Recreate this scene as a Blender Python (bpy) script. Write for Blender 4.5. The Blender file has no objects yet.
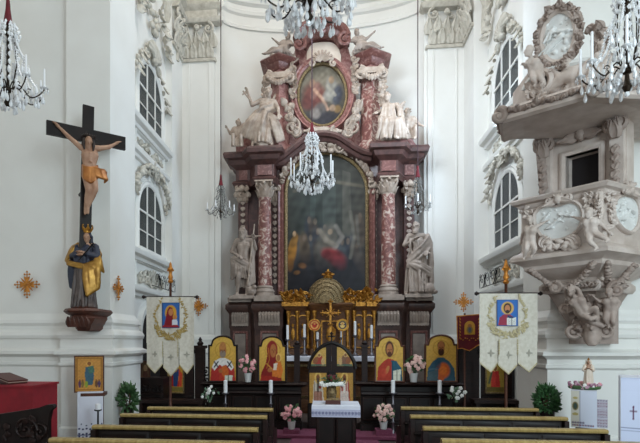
import bpy, bmesh, math, random
import numpy as np
from mathutils import Vector, Matrix, Euler, Quaternion
PI = math.pi
rnd = random.Random(7)
S = bpy.context.scene
COL = S.collection
F, EYE, CX, HY = 500.0, 1.8, 280.0, 340.5
TH = math.atan(0.1)
CT, ST = math.cos(TH), math.sin(TH)
def V(*a): return Vector(a)
def ray(px, py):
    a, b = (px-CX)/F, (HY-py)/F
    return Vector((a*CT-ST, a*ST+CT, b))
def P(px, py, Y):
    """point of the church at distance Y along the nave, seen at a pixel of the photograph"""
    r = ray(px, py); return Vector((0, 0, EYE)) + r*(Y/r.y)
def PX(px, X, py=HY):
    r = ray(px, py); return Vector((0, 0, EYE)) + r*(X/r.x)
def PP(px, py, p0, n):
    r = ray(px, py); o = Vector((0, 0, EYE)); return o + r*((p0-o).dot(n)/r.dot(n))
def XX(px, Y): return P(px, HY, Y).x
def ppm(px, Y): return F/Y*ray(px, HY).y
# ------------------------------------------------------------------ objects
def props(o, label=None, cat=None, group=None, kind=None):
    if label: o['label'] = label
    if cat: o['category'] = cat
    if group: o['group'] = group
    if kind: o['kind'] = kind
    return o
def empty(name, loc=(0, 0, 0), label=None, cat=None, group=None, kind=None, rz=0.0):
    o = bpy.data.objects.new(name, None); COL.objects.link(o)
    o.empty_display_size = 0.1
    o.location = loc; o.rotation_euler = (0, 0, rz)
    bpy.context.view_layer.update() if False else None
    return props(o, label, cat, group, kind)
def wmat(o):
    m = Matrix.LocRotScale(o.location, o.rotation_euler, o.scale)
    return wmat(o.parent) @ m if o.parent else m
def put(name, me, mat, parent=None, label=None, cat=None, group=None, kind=None, world=True, loc=None):
    """link a mesh as an object; world=True: mesh is in church coordinates and is re-based on its parent or own base point"""
    o = bpy.data.objects.new(name, me); COL.objects.link(o)
    if mat is not None:
        me.materials.clear(); me.materials.append(mat)
    if world:
        if parent is not None:
            me.transform(wmat(parent).inverted())
        else:
            if loc is None and len(me.vertices):
                co = np.empty(len(me.vertices)*3); me.vertices.foreach_get('co', co); co = co.reshape(-1, 3)
                lo, hi = co.min(0), co.max(0); loc = Vector(((lo[0]+hi[0])/2, (lo[1]+hi[1])/2, lo[2]))
            if loc is not None:
                me.transform(Matrix.Translation(-Vector(loc))); o.location = loc
    elif loc is not None: o.location = loc
    if parent is not None: o.parent = parent
    return props(o, label, cat, group, kind)
def struct(name, me, mat, label, cat, parent=None):
    if parent is not None: return put(name, me, mat, parent)
    return put(name, me, mat, None, label, cat, None, 'structure')
def copy_tree(o, parent=None):
    c = o.copy(); COL.objects.link(c)
    if parent is not None: c.parent = parent; c.matrix_parent_inverse = o.matrix_parent_inverse.copy()
    for ch in [x for x in KIDS.get(o.name, [])] if False else list(o.children): copy_tree(ch, c)
    return c
# ------------------------------------------------------------------ mesh builder
def icosphere(sub=1):
    bm = bmesh.new(); bmesh.ops.create_icosphere(bm, subdivisions=sub, radius=1.0)
    v = np.array([x.co[:] for x in bm.verts]); bm.verts.index_update()
    f = [tuple(q.index for q in x.verts) for x in bm.faces]; bm.free(); return v, f
ICO1, ICO2 = icosphere(1), icosphere(2)
def frame(d):
    d = Vector(d).normalized()
    u = d.cross(Vector((0, 0, 1)))
    if u.length < 1e-3: u = Vector((1, 0, 0))
    u.normalize(); return u, d.cross(u).normalized(), d
class MB:
    def __init__(s): s.v = []; s.f = []
    def add(s, vs, fs):
        n = len(s.v); s.v += [tuple(x) for x in vs]; s.f += [tuple(i+n for i in f) for f in fs]; return s
    def box(s, c, size, rot=None, taper=1.0):
        x, y, z = size[0]/2, size[1]/2, size[2]/2; c = Vector(c)
        vs = [(-x, -y, -z), (x, -y, -z), (x, y, -z), (-x, y, -z), (-x*taper, -y*taper, z), (x*taper, -y*taper, z), (x*taper, y*taper, z), (-x*taper, y*taper, z)]
        R = rot if rot is not None else Matrix.Identity(3)
        return s.add([c + R @ Vector(q) for q in vs], [(3, 2, 1, 0), (4, 5, 6, 7), (0, 1, 5, 4), (1, 2, 6, 5), (2, 3, 7, 6), (3, 0, 4, 7)])
    def ell(s, c, r, rot=None, hi=False):
        v, f = ICO2 if hi else ICO1
        if isinstance(r, (int, float)): r = (r, r, r)
        q = v*np.array(r)
        if rot is not None: q = q @ np.array(rot).T
        return s.add((q+np.array(c)).tolist(), f)
    def tube(s, pts, r, n=8, caps=True, closed=False):
        pts = [Vector(p) for p in pts]; m = len(pts)
        rr = r if isinstance(r, (list, tuple)) else [r]*m
        vs, fs = [], []
        u = None
        for i, p in enumerate(pts):
            if closed: d = pts[(i+1) % m]-pts[i-1]
            else: d = pts[min(i+1, m-1)]-pts[max(i-1, 0)]
            if d.length < 1e-9: d = Vector((0, 0, 1))
            d.normalize()
            if u is None: u = frame(d)[0]
            else:
                u = u-d*u.dot(d)
                if u.length < 1e-6: u = frame(d)[0]
                u.normalize()
            w = d.cross(u)
            for k in range(n):
                a = 2*PI*k/n; vs.append(p+(u*math.cos(a)+w*math.sin(a))*rr[i])
        for i in range(m if closed else m-1):
            j = (i+1) % m
            for k in range(n):
                k2 = (k+1) % n; fs.append((i*n+k, i*n+k2, j*n+k2, j*n+k))
        if caps and not closed:
            fs.append(tuple(range(n-1, -1, -1))); fs.append(tuple((m-1)*n+k for k in range(n)))
        return s.add(vs, fs)
    def lathe(s, c, prof, n=20, M=None):
        """prof: (radius, z)"""
        c = Vector(c); vs, fs = [], []
        for r, z in prof:
            for k in range(n):
                a = 2*PI*k/n; q = Vector((max(r, 1e-4)*math.cos(a), max(r, 1e-4)*math.sin(a), z))
                vs.append(c+(M @ q if M is not None else q))
        m = len(prof)
        for i in range(m-1):
            for k in range(n):
                k2 = (k+1) % n; fs.append((i*n+k, i*n+k2, (i+1)*n+k2, (i+1)*n+k))
        fs.append(tuple(range(n-1, -1, -1))); fs.append(tuple((m-1)*n+k for k in range(n)))
        return s.add(vs, fs)
    def prism(s, poly, ext):
        """poly: list of world points, extruded by vector ext"""
        poly = [Vector(p) for p in poly]; e = Vector(ext); n = len(poly)
        fs = [tuple(range(n)), tuple(range(2*n-1, n-1, -1))]
        for i in range(n): j = (i+1) % n; fs.append((j, i, n+i, n+j))
        return s.add(poly+[p+e for p in poly], fs)
    def mould(s, path, prof, closed=False, cap=True):
        """sweep (offset, z) profile along a plan path; offset goes to the right of the walking direction"""
        pts = [Vector((p[0], p[1], 0)) for p in path]; m = len(pts); ofs = []
        for i in range(m):
            a = pts[i-1] if (i > 0 or closed) else None
            b = pts[(i+1) % m] if (i < m-1 or closed) else None
            def nr(d): d = d.normalized(); return Vector((d.y, -d.x, 0))
            if a is None: o = nr(b-pts[i])
            elif b is None: o = nr(pts[i]-a)
            else:
                n1, n2 = nr(pts[i]-a), nr(b-pts[i]); q = n1+n2
                o = q/max(0.35, 1+n1.dot(n2)) if q.length > 1e-6 else n1
            ofs.append(o)
        k = len(prof); vs, fs = [], []
        for i in range(m):
            for (o, z) in prof: vs.append(pts[i]+ofs[i]*o+Vector((0, 0, z)))
        for i in range(m if closed else m-1):
            j = (i+1) % m
            for q in range(k-1): fs.append((i*k+q, i*k+q+1, j*k+q+1, j*k+q))
        if cap and not closed:
            fs.append(tuple(range(k))); fs.append(tuple((m-1)*k+q for q in range(k-1, -1, -1)))
        return s.add(vs, fs)
    def stroke(s, pts, prof, out, closed=False):
        """sweep a (sideways, outward) profile along a path lying in a plane whose outward normal is out"""
        pts = [Vector(p) for p in pts]; out = Vector(out).normalized(); m = len(pts); k = len(prof); vs, fs = [], []
        for i in range(m):
            a = pts[i-1] if (i > 0 or closed) else None
            b = pts[(i+1) % m] if (i < m-1 or closed) else None
            def nr(d): return d.cross(out).normalized()
            if a is None: o = nr(b-pts[i])
            elif b is None: o = nr(pts[i]-a)
            else:
                n1, n2 = nr(pts[i]-a), nr(b-pts[i]); q = n1+n2; o = q/max(0.35, 1+n1.dot(n2))
            for (u, w) in prof: vs.append(pts[i]+o*u+out*w)
        for i in range(m if closed else m-1):
            j = (i+1) % m
            for q in range(k): fs.append((i*k+q, i*k+(q+1) % k, j*k+(q+1) % k, j*k+q))
        if not closed:
            fs.append(tuple(range(k-1, -1, -1))); fs.append(tuple((m-1)*k+q for q in range(k)))
        return s.add(vs, fs)
    def scroll(s, c, r, u, w, turns=1.6, th=0.02, start=0.0, sgn=1, n=26, pop=None):
        """a spiral volute in the plane of unit vectors u, w"""
        c = Vector(c); u = Vector(u); w = Vector(w); pts, rr = [], []
        pv = pop or u.cross(w)*0
        for i in range(n):
            t = i/(n-1); a = start+sgn*turns*2*PI*t; q = r*(1-t)**1.1+r*0.08
            pts.append(c+u*math.cos(a)*q+w*math.sin(a)*q+pv*t); rr.append(th*(1-0.45*t))
        s.tube(pts, rr, 6); s.ell(pts[-1], th*1.2); return s
    def leaf(s, base, tip, width, th, out, curl=0.3):
        """a fleshy acanthus leaf from base to tip, tip curling outward"""
        b, t = Vector(base), Vector(tip); d = t-b; L = d.length; d = d.normalized(); out = Vector(out).normalized()
        out = (out-d*out.dot(d)).normalized(); sd = d.cross(out)
        n = 5; vs, fs = [], []
        for i in range(n):
            t_ = i/(n-1); wd = width*(0.55+0.75*math.sin(PI*min(1, t_*0.8+0.15)))*(1-0.75*t_**3)
            c = b+d*(L*(t_-0.22*curl*max(0, t_-0.6)))+out*(curl*L*t_**2.5+th*math.sin(PI*t_)*0.5)
            for k, (x, y) in enumerate(((-1, 0), (-0.5, 0.7), (0, 0.35), (0.5, 0.7), (1, 0), (0, -0.5))):
                vs.append(c+sd*(x*wd/2)+out*(y*th))
        for i in range(n-1):
            for k in range(6): fs.append((i*6+k, i*6+(k+1) % 6, (i+1)*6+(k+1) % 6, (i+1)*6+k))
        fs.append((5, 4, 3, 2, 1, 0)); fs.append(tuple((n-1)*6+k for k in range(6)))
        return s.add(vs, fs)
    def mesh(s, smooth=True, angle=40):
        me = bpy.data.meshes.new('m'); me.from_pydata([tuple(x) for x in s.v], [], s.f)
        bm = bmesh.new(); bm.from_mesh(me); bmesh.ops.recalc_face_normals(bm, faces=bm.faces)
        if smooth:
            ca = math.radians(angle)
            for f in bm.faces: f.smooth = True
            for e in bm.edges:
                if len(e.link_faces) == 2 and e.calc_face_angle(0) > ca: e.smooth = False
        bm.to_mesh(me); bm.free(); return me
# ------------------------------------------------------------------ sculpting (one continuous surface)
def cap(p0, p1, r0, r1=None): return ('c', Vector(p0), Vector(p1), r0, r0 if r1 is None else r1)
def el(c, r, rot=None): return ('e', Vector(c), r, rot)
def chain(pts, rs):
    return [cap(pts[i], pts[i+1], rs[i], rs[i+1]) for i in range(len(pts)-1)]
def sculpt(prims, voxel=0.018, smooth=2, M=None):
    b = MB()
    for p in prims:
        if p[0] == 'e':
            rot = p[3].to_matrix() if isinstance(p[3], Euler) else p[3]
            b.ell(p[1], p[2], rot, True)
        else:
            _, a, c, r0, r1 = p
            b.ell(a, r0); b.ell(c, r1)
            if (c-a).length > 1e-5: b.tube([a, c], [r0*0.99, r1*0.99], 10)
    me = bpy.data.meshes.new('s'); vs = [Vector(x) for x in b.v]
    if M is not None: vs = [M @ x for x in vs]
    me.from_pydata([tuple(x) for x in vs], [], b.f)
    o = bpy.data.objects.new('tmp', me); COL.objects.link(o)
    m = o.modifiers.new('r', 'REMESH'); m.mode = 'VOXEL'; m.voxel_size = voxel; m.use_smooth_shade = True
    if smooth:
        q = o.modifiers.new('s', 'SMOOTH'); q.factor = 0.5; q.iterations = smooth
    dg = bpy.context.evaluated_depsgraph_get()
    out = bpy.data.meshes.new_from_object(o.evaluated_get(dg))
    bpy.data.objects.remove(o); bpy.data.meshes.remove(me)
    for f in out.polygons: f.use_smooth = True
    return out
# ------------------------------------------------------------------ materials
def lin(h):
    h = h.lstrip('#'); c = [int(h[i:i+2], 16)/255 for i in (0, 2, 4)]
    return tuple(x/12.92 if x <= 0.04045 else ((x+0.055)/1.055)**2.4 for x in c)
def mat(name, col, rough=0.6, metal=0.0, spec=0.5, col2=None, nscale=4.0, contrast=(0.35, 0.65), bump=0.0, bscale=30.0, trans=0.0, detail=6.0, dist=0.0, col3=None, stretch=None, emit=None):
    m = bpy.data.materials.new(name); m.use_nodes = True; nt = m.node_tree; N = nt.nodes; L = nt.links
    b = N['Principled BSDF']
    b.inputs['Base Color'].default_value = (*lin(col), 1); b.inputs['Roughness'].default_value = rough
    b.inputs['Metallic'].default_value = metal; b.inputs['Specular IOR Level'].default_value = spec
    b.inputs['Transmission Weight'].default_value = trans
    tc = N.new('ShaderNodeTexCoord'); src = tc.outputs['Object']
    if stretch:
        mp = N.new('ShaderNodeMapping'); mp.inputs['Scale'].default_value = stretch; L.new(src, mp.inputs['Vector']); src = mp.outputs['Vector']
    if col2:
        n = N.new('ShaderNodeTexNoise'); n.inputs['Scale'].default_value = nscale; n.inputs['Detail'].default_value = detail; n.inputs['Distortion'].default_value = dist
        L.new(src, n.inputs['Vector'])
        r = N.new('ShaderNodeValToRGB'); e = r.color_ramp.elements
        e[0].position, e[1].position = contrast; e[0].color = (*lin(col), 1); e[1].color = (*lin(col2), 1)
        if col3:
            q = e.new((contrast[0]+contrast[1])/2); q.color = (*lin(col3), 1)
        L.new(n.outputs['Fac'], r.inputs['Fac']); L.new(r.outputs['Color'], b.inputs['Base Color'])
    if bump:
        n2 = N.new('ShaderNodeTexNoise'); n2.inputs['Scale'].default_value = bscale; n2.inputs['Detail'].default_value = 4
        L.new(src, n2.inputs['Vector']); bp = N.new('ShaderNodeBump'); bp.inputs['Strength'].default_value = bump; bp.inputs['Distance'].default_value = 0.02
        L.new(n2.outputs['Fac'], bp.inputs['Height']); L.new(bp.outputs['Normal'], b.inputs['Normal'])
    if emit:
        b.inputs['Emission Color'].default_value = (*lin(emit[0]), 1); b.inputs['Emission Strength'].default_value = emit[1]
    return m
def paint_mat(name, rough=0.5):
    m = bpy.data.materials.new(name); m.use_nodes = True; nt = m.node_tree
    a = nt.nodes.new('ShaderNodeAttribute'); a.attribute_name = 'Col'
    b = nt.nodes['Principled BSDF']; b.inputs['Roughness'].default_value = rough; b.inputs['Specular IOR Level'].default_value = 0.2
    nt.links.new(a.outputs['Color'], b.inputs['Base Color']); return m
M = dict(
 plaster=mat('plaster', '#e6e5e0', 0.75, col2='#dfddd7', nscale=1.2, contrast=(0.3, 0.7), bump=0.05, bscale=12),
 stucco=mat('stucco', '#cdc8bc', 0.7, col2='#aca597', nscale=9, contrast=(0.3, 0.75), bump=0.4, bscale=40),
 marble_dark=mat('dark_red_marble', '#46302d', 0.4, col2='#63433e', nscale=5, contrast=(0.35, 0.7), dist=1.5),
 marble_red=mat('red_marble', '#67403b', 0.4, col2='#957068', nscale=7, contrast=(0.38, 0.68), dist=2.0, col3='#744942'),
 marble_pink=mat('mottled_pink_marble', '#704640', 0.4, col2='#bcaa9c', nscale=6.5, contrast=(0.42, 0.62), dist=1.6, col3='#906058', detail=8),
 marble_brown=mat('brown_red_marble', '#3a2824', 0.45, col2='#54392f', nscale=5, contrast=(0.35, 0.7), dist=1.5),
 marble_attic=mat('pale_red_marble', '#86544f', 0.4, col2='#ae847b', nscale=8, contrast=(0.38, 0.66), dist=2.0),  # red marble of the upper tier, haze mixed into the lighter colour
 marble_pale=mat('pale_stone', '#877a70', 0.45, col2='#756860', nscale=6),
 cream=mat('cream_panel', '#d9cbbb', 0.6, col2='#cbb9a8', nscale=5),
 statue=mat('carved_stone', '#a6968a', 0.65, col2='#8a7b70', nscale=6, bump=0.25, bscale=35),
 statue_up=mat('pale_carved_stone', '#b5a495', 0.65, col2='#988576', nscale=7, bump=0.25, bscale=35),
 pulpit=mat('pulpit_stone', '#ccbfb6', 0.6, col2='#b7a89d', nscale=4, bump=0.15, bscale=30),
 pulpit_dark=mat('worn_pulpit_stone', '#a7978d', 0.65, col2='#8f7e74', nscale=5, bump=0.3, bscale=25),  # darker tone of the pulpit stone for corbel, garlands and foliage
 relief=mat('white_relief_stone', '#e2e2df', 0.55, col2='#d0d0cc', nscale=7),
 gold=mat('gilding', '#c08a38', 0.35, 0.65, col2='#85561d', nscale=14, bump=0.5, bscale=50),
 gold_pale=mat('old_pale_gilding', '#8f7a55', 0.45, 0.5, col2='#5c4a30', nscale=30, bump=0.6, bscale=60),
 gold_cross=mat('gilded_cross', '#cf8a38', 0.4, 0.55, col2='#a86a28', nscale=20, bump=0.3, bscale=60),
 wood=mat('dark_stained_wood', '#1a0f0d', 0.5, spec=0.25, col2='#271611', nscale=5, stretch=(1, 1, 8)),
 wood_black=mat('blackened_wood', '#130d0b', 0.5, spec=0.25, col2='#1d1310', nscale=6),
 wood_brown=mat('brown_wood', '#5a2f1c', 0.45, col2='#40200f', nscale=8, stretch=(1, 1, 6)),
 honey=mat('honey_wood', '#a38d58', 0.35, col2='#8a7140', nscale=5, stretch=(8, 1, 1)),
 altar_brown=mat('brown_tabernacle_wood', '#6a4528', 0.4, col2='#472b15', nscale=8, stretch=(1, 1, 5)),
 console=mat('red_brown_console', '#5c3528', 0.5, col2='#43251b', nscale=7, bump=0.2, bscale=30),
 silver=mat('grey_metal', '#77747a', 0.35, 0.8),
 iron=mat('black_iron', '#141313', 0.5, 0.5),
 bronze=mat('dark_bronze', '#33291f', 0.4, 0.7),
 crystal=mat('cut_crystal', '#f4f5f6', 0.15, 0.0, 0.8, trans=0.12),
 crystal_dark=mat('smoky_crystal', '#a9a9a6', 0.15, 0.2, 0.8, trans=0.2),
 candle=mat('candle_wax', '#e9e9ea', 0.5, spec=0.3),
 redcloth=mat('dark_red_velvet', '#6d1420', 0.85, col2='#561019', nscale=9),
 redbox=mat('red_cover', '#8c1220', 0.7, col2='#780e1b', nscale=5),
 carpet=mat('plum_carpet', '#7a3d56', 0.95, col2='#6a3147', nscale=40, bump=0.3, bscale=120),
 floor=mat('stone_floor', '#4b423f', 0.4, col2='#5b504b', nscale=3),
 white=mat('white_linen', '#dfe1ea', 0.8, col2='#cdd0dc', nscale=3, bump=0.15, bscale=14),
 banner=mat('cream_brocade', '#d3cdbf', 0.75, col2='#c9c2b2', nscale=22, contrast=(0.42, 0.62), bump=0.2, bscale=18),
 gold_thread=mat('gold_thread', '#b8a064', 0.55, 0.2, col2='#9a8044', nscale=30),
 gold_fade=mat('faded_gold_thread', '#c6bb98', 0.65, 0.1, col2='#b0a27a', nscale=30),
 cord=mat('dark_cord', '#3a2226', 0.8),
 thread=mat('grey_thread', '#a09b8c', 0.6),
 leaf=mat('green_leaves', '#2f4a2a', 0.55, col2='#45663a', nscale=8),
 leaf_pale=mat('grey_green_leaves', '#6f8a6e', 0.6, col2='#3f5a42', nscale=12),
 leaf_box=mat('boxwood_leaves', '#2d4f2c', 0.6, col2='#3f6a3a', nscale=10),
 pink=mat('pink_petals', '#d9848f', 0.6, col2='#e8b7b4', nscale=18),
 blush=mat('blush_petals', '#d8a79c', 0.6, col2='#e6c8bd', nscale=18),
 whitepetal=mat('white_petals', '#e6e6e0', 0.6),
 crimson=mat('crimson_petals', '#7d1a24', 0.6, col2='#4a0f16', nscale=12),
 purple=mat('mauve_petals', '#7d4a63', 0.6, col2='#c9a3b0', nscale=22, contrast=(0.4, 0.6)),
 pot=mat('white_pot', '#c9c9c6', 0.4),
 skin=mat('painted_skin', '#b08a70', 0.5, col2='#9a7259', nscale=7),
 hair=mat('painted_dark_hair', '#2a1c14', 0.6, bump=0.5, bscale=60),
 gilt_cloth=mat('gilt_orange_cloth', '#b5763a', 0.4, 0.45, col2='#8e5423', nscale=9),
 gilt_mantle=mat('gilt_mantle', '#b58a3f', 0.38, 0.55, col2='#8a6227', nscale=8),
 blue_robe=mat('dark_blue_robe', '#1d2438', 0.5, col2='#2c3040', nscale=7),
 grey_robe=mat('dark_grey_brown_robe', '#453b38', 0.5, col2='#5d504a', nscale=8),
 glass=mat('leaded_dark_glass', '#24282a', 0.35, 0.0, 0.4, col2='#3a4041', nscale=60, contrast=(0.4, 0.6), bump=0.4, bscale=90),
 darkvoid=mat('dark_interior', '#140c0d', 0.8),
 book=mat('brown_leather', '#4a231c', 0.5),
 paint=paint_mat('painted_picture', 0.45), paint_old=paint_mat('old_varnished_canvas', 0.4),
)
# ------------------------------------------------------------------ painted pictures (flat things of the place)
class Paint:
    def __init__(s, w, h, nx, ny, top=None, bot=None):
        s.w, s.h, s.nx, s.ny = w, h, nx, ny
        u = np.linspace(-0.5, 0.5, nx); t = np.array([top(x) for x in u]) if top else np.ones(nx); bt = np.array([bot(x) for x in u]) if bot else np.zeros(nx)
        s.U = np.repeat(u[:, None]+0.5, ny, 1); tt = np.linspace(0, 1, ny)[None, :]
        s.Z = bt[:, None]+(t-bt)[:, None]*tt            # 0 bottom .. 1 top
        s.x = s.U; s.y = 1-s.Z
        s.C = np.zeros((nx, ny, 3)); s.asp = w/h
    def fill(s, c): s.C[:] = lin(c); return s
    def grad(s, c1, c2):
        t = s.y[..., None]; s.C = np.array(lin(c1))*(1-t)+np.array(lin(c2))*t; return s
    def _mix(s, m, c, op=1.0): m = (np.clip(m, 0, 1)*op)[..., None]; s.C = s.C*(1-m)+np.array(lin(c))*m; return s
    def el(s, cx, cy, rx, ry, c, rot=0, soft=0.12, op=1.0):
        dx = (s.x-cx); dy = (s.y-cy)/s.asp; ry = ry/s.asp; a = math.radians(rot)
        X = dx*math.cos(a)+dy*math.sin(a); Y = -dx*math.sin(a)+dy*math.cos(a)
        q = np.sqrt((X/rx)**2+(Y/ry)**2); return s._mix((1+soft/2-q)/soft, c, op)
    def ring(s, cx, cy, r, wd, c, op=1.0):
        q = np.sqrt((s.x-cx)**2+((s.y-cy)/s.asp)**2); return s._mix(1-np.abs(q-r)/wd*1.0+0.3, c, op)
    def poly(s, pts, c, op=1.0):
        inside = np.zeros(s.x.shape, bool); n = len(pts)
        for i in range(n):
            (x1, y1), (x2, y2) = pts[i], pts[(i+1) % n]
            if y1 == y2: continue
            k = ((s.y >= min(y1, y2)) & (s.y < max(y1, y2)) & (s.x < (x2-x1)*(s.y-y1)/(y2-y1)+x1)); inside ^= k
        return s._mix(inside.astype(float), c, op)
    def line(s, pts, wd, c, op=1.0):
        for (x1, y1), (x2, y2) in zip(pts[:-1], pts[1:]):
            ax, ay, bx, by = x1, y1/s.asp, x2, y2/s.asp; dx, dy = bx-ax, by-ay; L = dx*dx+dy*dy+1e-9
            t = np.clip(((s.x-ax)*dx+(s.y/s.asp-ay)*dy)/L, 0, 1)
            q = np.hypot(s.x-ax-t*dx, s.y/s.asp-ay-t*dy); s._mix(1.5-q/wd, c, op)
        return s
    def noise(s, amt, k=9, seed=0):
        r = np.random.RandomState(seed); n = np.zeros(s.x.shape)
        for i in range(14):
            a, b, p = r.uniform(-k, k), r.uniform(-k, k), r.uniform(0, 6.28); n += np.sin(6.28*(a*s.x+b*s.y/s.asp)+p)
        s.C = np.clip(s.C*(1+amt*n[..., None]/4), 0, 1); return s
    def mesh(s, origin, u, w, th, nrm):
        """origin: lower left corner, u/w: unit axes, a board of thickness th facing nrm"""
        o, u, w, nr = Vector(origin), Vector(u), Vector(w), Vector(nrm)
        nx, ny = s.nx, s.ny; vs = []
        for i in range(nx):
            for j in range(ny): vs.append(o+u*(s.U[i, j]*s.w)+w*(s.Z[i, j]*s.h))
        fs = [(i*ny+j, (i+1)*ny+j, (i+1)*ny+j+1, i*ny+j+1) for i in range(nx-1) for j in range(ny-1)]
        rim = [i*ny for i in range(nx)]+[(nx-1)*ny+j for j in range(1, ny)]+[i*ny+ny-1 for i in range(nx-2, -1, -1)]+[j for j in range(ny-2, 0, -1)]
        n0 = len(vs)
        for r in rim: vs.append(vs[r]-nr*th)
        k = len(rim)
        for i in range(k): j = (i+1) % k; fs.append((rim[j], rim[i], n0+i, n0+j))
        fs.append(tuple(n0+i for i in range(k-1, -1, -1)))
        me = bpy.data.meshes.new('p'); me.from_pydata([tuple(v) for v in vs], [], fs)
        cols = np.ones((len(vs), 4)); cc = s.C.reshape(-1, 3); cols[:nx*ny, :3] = cc; cols[n0:, :3] = cc[rim]
        a = me.color_attributes.new('Col', 'FLOAT_COLOR', 'POINT'); a.data.foreach_set('color', cols.astype(np.float32).ravel())
        bm = bmesh.new(); bm.from_mesh(me); bmesh.ops.recalc_face_normals(bm, faces=bm.faces); bm.to_mesh(me); bm.free()
        return me
def arc(c, rx, rz, a0, a1, n, f):
    """points on an ellipse, f(dx, dz) -> world point"""
    return [f(c[0]+rx*math.cos(math.radians(a0+(a1-a0)*i/(n-1))), c[1]+rz*math.sin(math.radians(a0+(a1-a0)*i/(n-1)))) for i in range(n)]
# ================================================================== camera and view
cd = bpy.data.cameras.new('camera'); cam = bpy.data.objects.new('camera', cd); COL.objects.link(cam)
cam.location = (0, 0, EYE); cam.rotation_euler = (PI/2, 0, TH)
cd.sensor_width = 36; cd.sensor_fit = 'HORIZONTAL'; cd.lens = 36*F/640
cd.shift_x = (320-CX)/640; cd.shift_y = (HY-221.5)/640; cd.clip_end = 100
S.camera = cam
S.view_settings.view_transform = 'Standard'; S.view_settings.look = 'None'; S.view_settings.gamma = 1
S.view_settings.exposure = 0.0; S.view_settings.use_curve_mapping = False
S.cycles.use_denoising = True
S.cycles.max_bounces = 6; S.cycles.diffuse_bounces = 4; S.cycles.transmission_bounces = 6
# ================================================================== the setting
LX, RX = -3.67, 3.37            # inner faces of the nave piers
BLX, BRX = -4.0, 3.6            # side walls of the bay
PLX, PRX = -3.83, 3.28          # chancel pilasters
YP, YR, YW, YC = 8.06, 9.14, 11.85, 12.7
ZT = 13.4
AXC = -0.27
def wall_prism(path, thick, name, label):
    """solid wall: plan path (inner face) extruded to the ceiling"""
    b = MB(); b.mould(path, [(0, 0), (0, ZT), (-thick, ZT), (-thick, 0), (0, 0)]); return struct(name, b.mesh(True, 20), M['plaster'], label, 'wall')
NL, NR = -6.4, 6.1
xl_step = P(64, HY, YP).x; 
left_path = [(NL, -3), (NL, 8.26), (xl_step-.06, 8.26), (xl_step, 8.16), (xl_step+.04, YP), (LX, YP), (LX, YR), (BLX, YR), (BLX, YW), (PLX, YW), (PLX, YC)]
xr_step = P(622, HY, YP).x
right_path = [(PRX, YC), (PRX, YW), (BRX, YW), (BRX, YR), (RX, YR), (RX, YP), (xr_step-.04, YP), (xr_step, 8.16), (xr_step+.05, 8.2), (NR, 8.2), (NR, -3)]
wall_prism(left_path, 0.3, 'wall_left', 'grey white left nave pier and side wall with two tall windows')
wall_prism(right_path, 0.3, 'wall_right', 'bright white right nave pier and side wall behind the pulpit')
# chancel: pilaster fronts and the shallow curved apse
xl2, xr2 = XX(214, YC), XX(428, YC)
ap = [(PLX, YC), (xl2, YC), (xl2+.02, YC+.07)]
x0, x1 = XX(221, 12.78), XX(424, 12.78); xm = (x0+x1)/2
ap_c = [(xm+(x1-x0)/2*math.sin(math.radians(a)), 12.78+0.75*math.cos(math.radians(a))) for a in np.linspace(-90, 90, 25)]
b = MB(); b.mould(ap+[(x0, YC+.07)]+ap_c+[(x1, YC+.07), (xr2-.02, YC+.07), (xr2, YC), (PRX, YC)], [(0, 0), (0, ZT), (-.3, ZT), (-.3, 0), (0, 0)])
struct('wall_back', b.mesh(True, 25), M['plaster'], 'curved white apse wall behind the red marble altar', 'wall')
# floors
b = MB(); b.box((0, 5, -.1), (14, 17, .2)); struct('floor', b.mesh(), M['floor'], 'stone church floor under the pews', 'floor')
b = MB(); b.box((-.15, 11.45, .075), (7.6, 2.7, .15)); struct('floor_sanctuary', b.mesh(), M['floor'], 'raised sanctuary floor step before the high altar', 'floor')
b = MB(); b.box((0, 4.9, ZT+.1), (13.2, 17.5, .2)); struct('ceiling', b.mesh(), M['plaster'], 'white church ceiling far above the nave', 'ceiling')
# pier base mouldings
prof = [(0, 2.27), (.02, 2.22), (.07, 2.16), (.085, 2.10), (.05, 2.05), (.055, 1.99), (.11, 1.95), (.135, 1.89), (.12, 1.84), (.09, 1.82), (.09, 1.67), (.13, 1.645), (.18, 1.62), (.18, 1.57), (.13, 1.545), (.085, 1.51), (.085, 1.445), (.11, 1.425), (.11, 1.385), (.075, 1.35), (.075, .36), (.11, .33), (.11, 0), (0, 0)]
b = MB(); b.mould(left_path[1:8], prof); struct('baseboard_left', b.mesh(True, 25), M['plaster'], 'moulded white base of the left pier below the crucifix', 'baseboard')
b = MB(); b.mould(right_path[3:10], prof); struct('baseboard_right', b.mesh(True, 25), M['plaster'], 'moulded white base of the right pier below the pulpit', 'baseboard')
prof2 = [(0, 1.95), (.05, 1.9), (.07, 1.82), (.05, 1.76), (.06, 1.6), (.1, 1.55), (.1, 1.48), (.06, 1.44), (.06, .3), (.1, .28), (.1, 0), (0, 0)]
b = MB(); b.mould([(PLX, YW), (PLX, YC), (xl2, YC), (xl2, YC+.07)], prof2); struct('baseboard_back_left', b.mesh(True, 25), M['plaster'], 'moulded base of the chancel pilaster left of the altar', 'baseboard')
b = MB(); b.mould([(xr2, YC+.07), (xr2, YC), (PRX, YC), (PRX, YW)], prof2); struct('baseboard_back_right', b.mesh(True, 25), M['plaster'], 'moulded base of the chancel pilaster right of the altar', 'baseboard')
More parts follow.
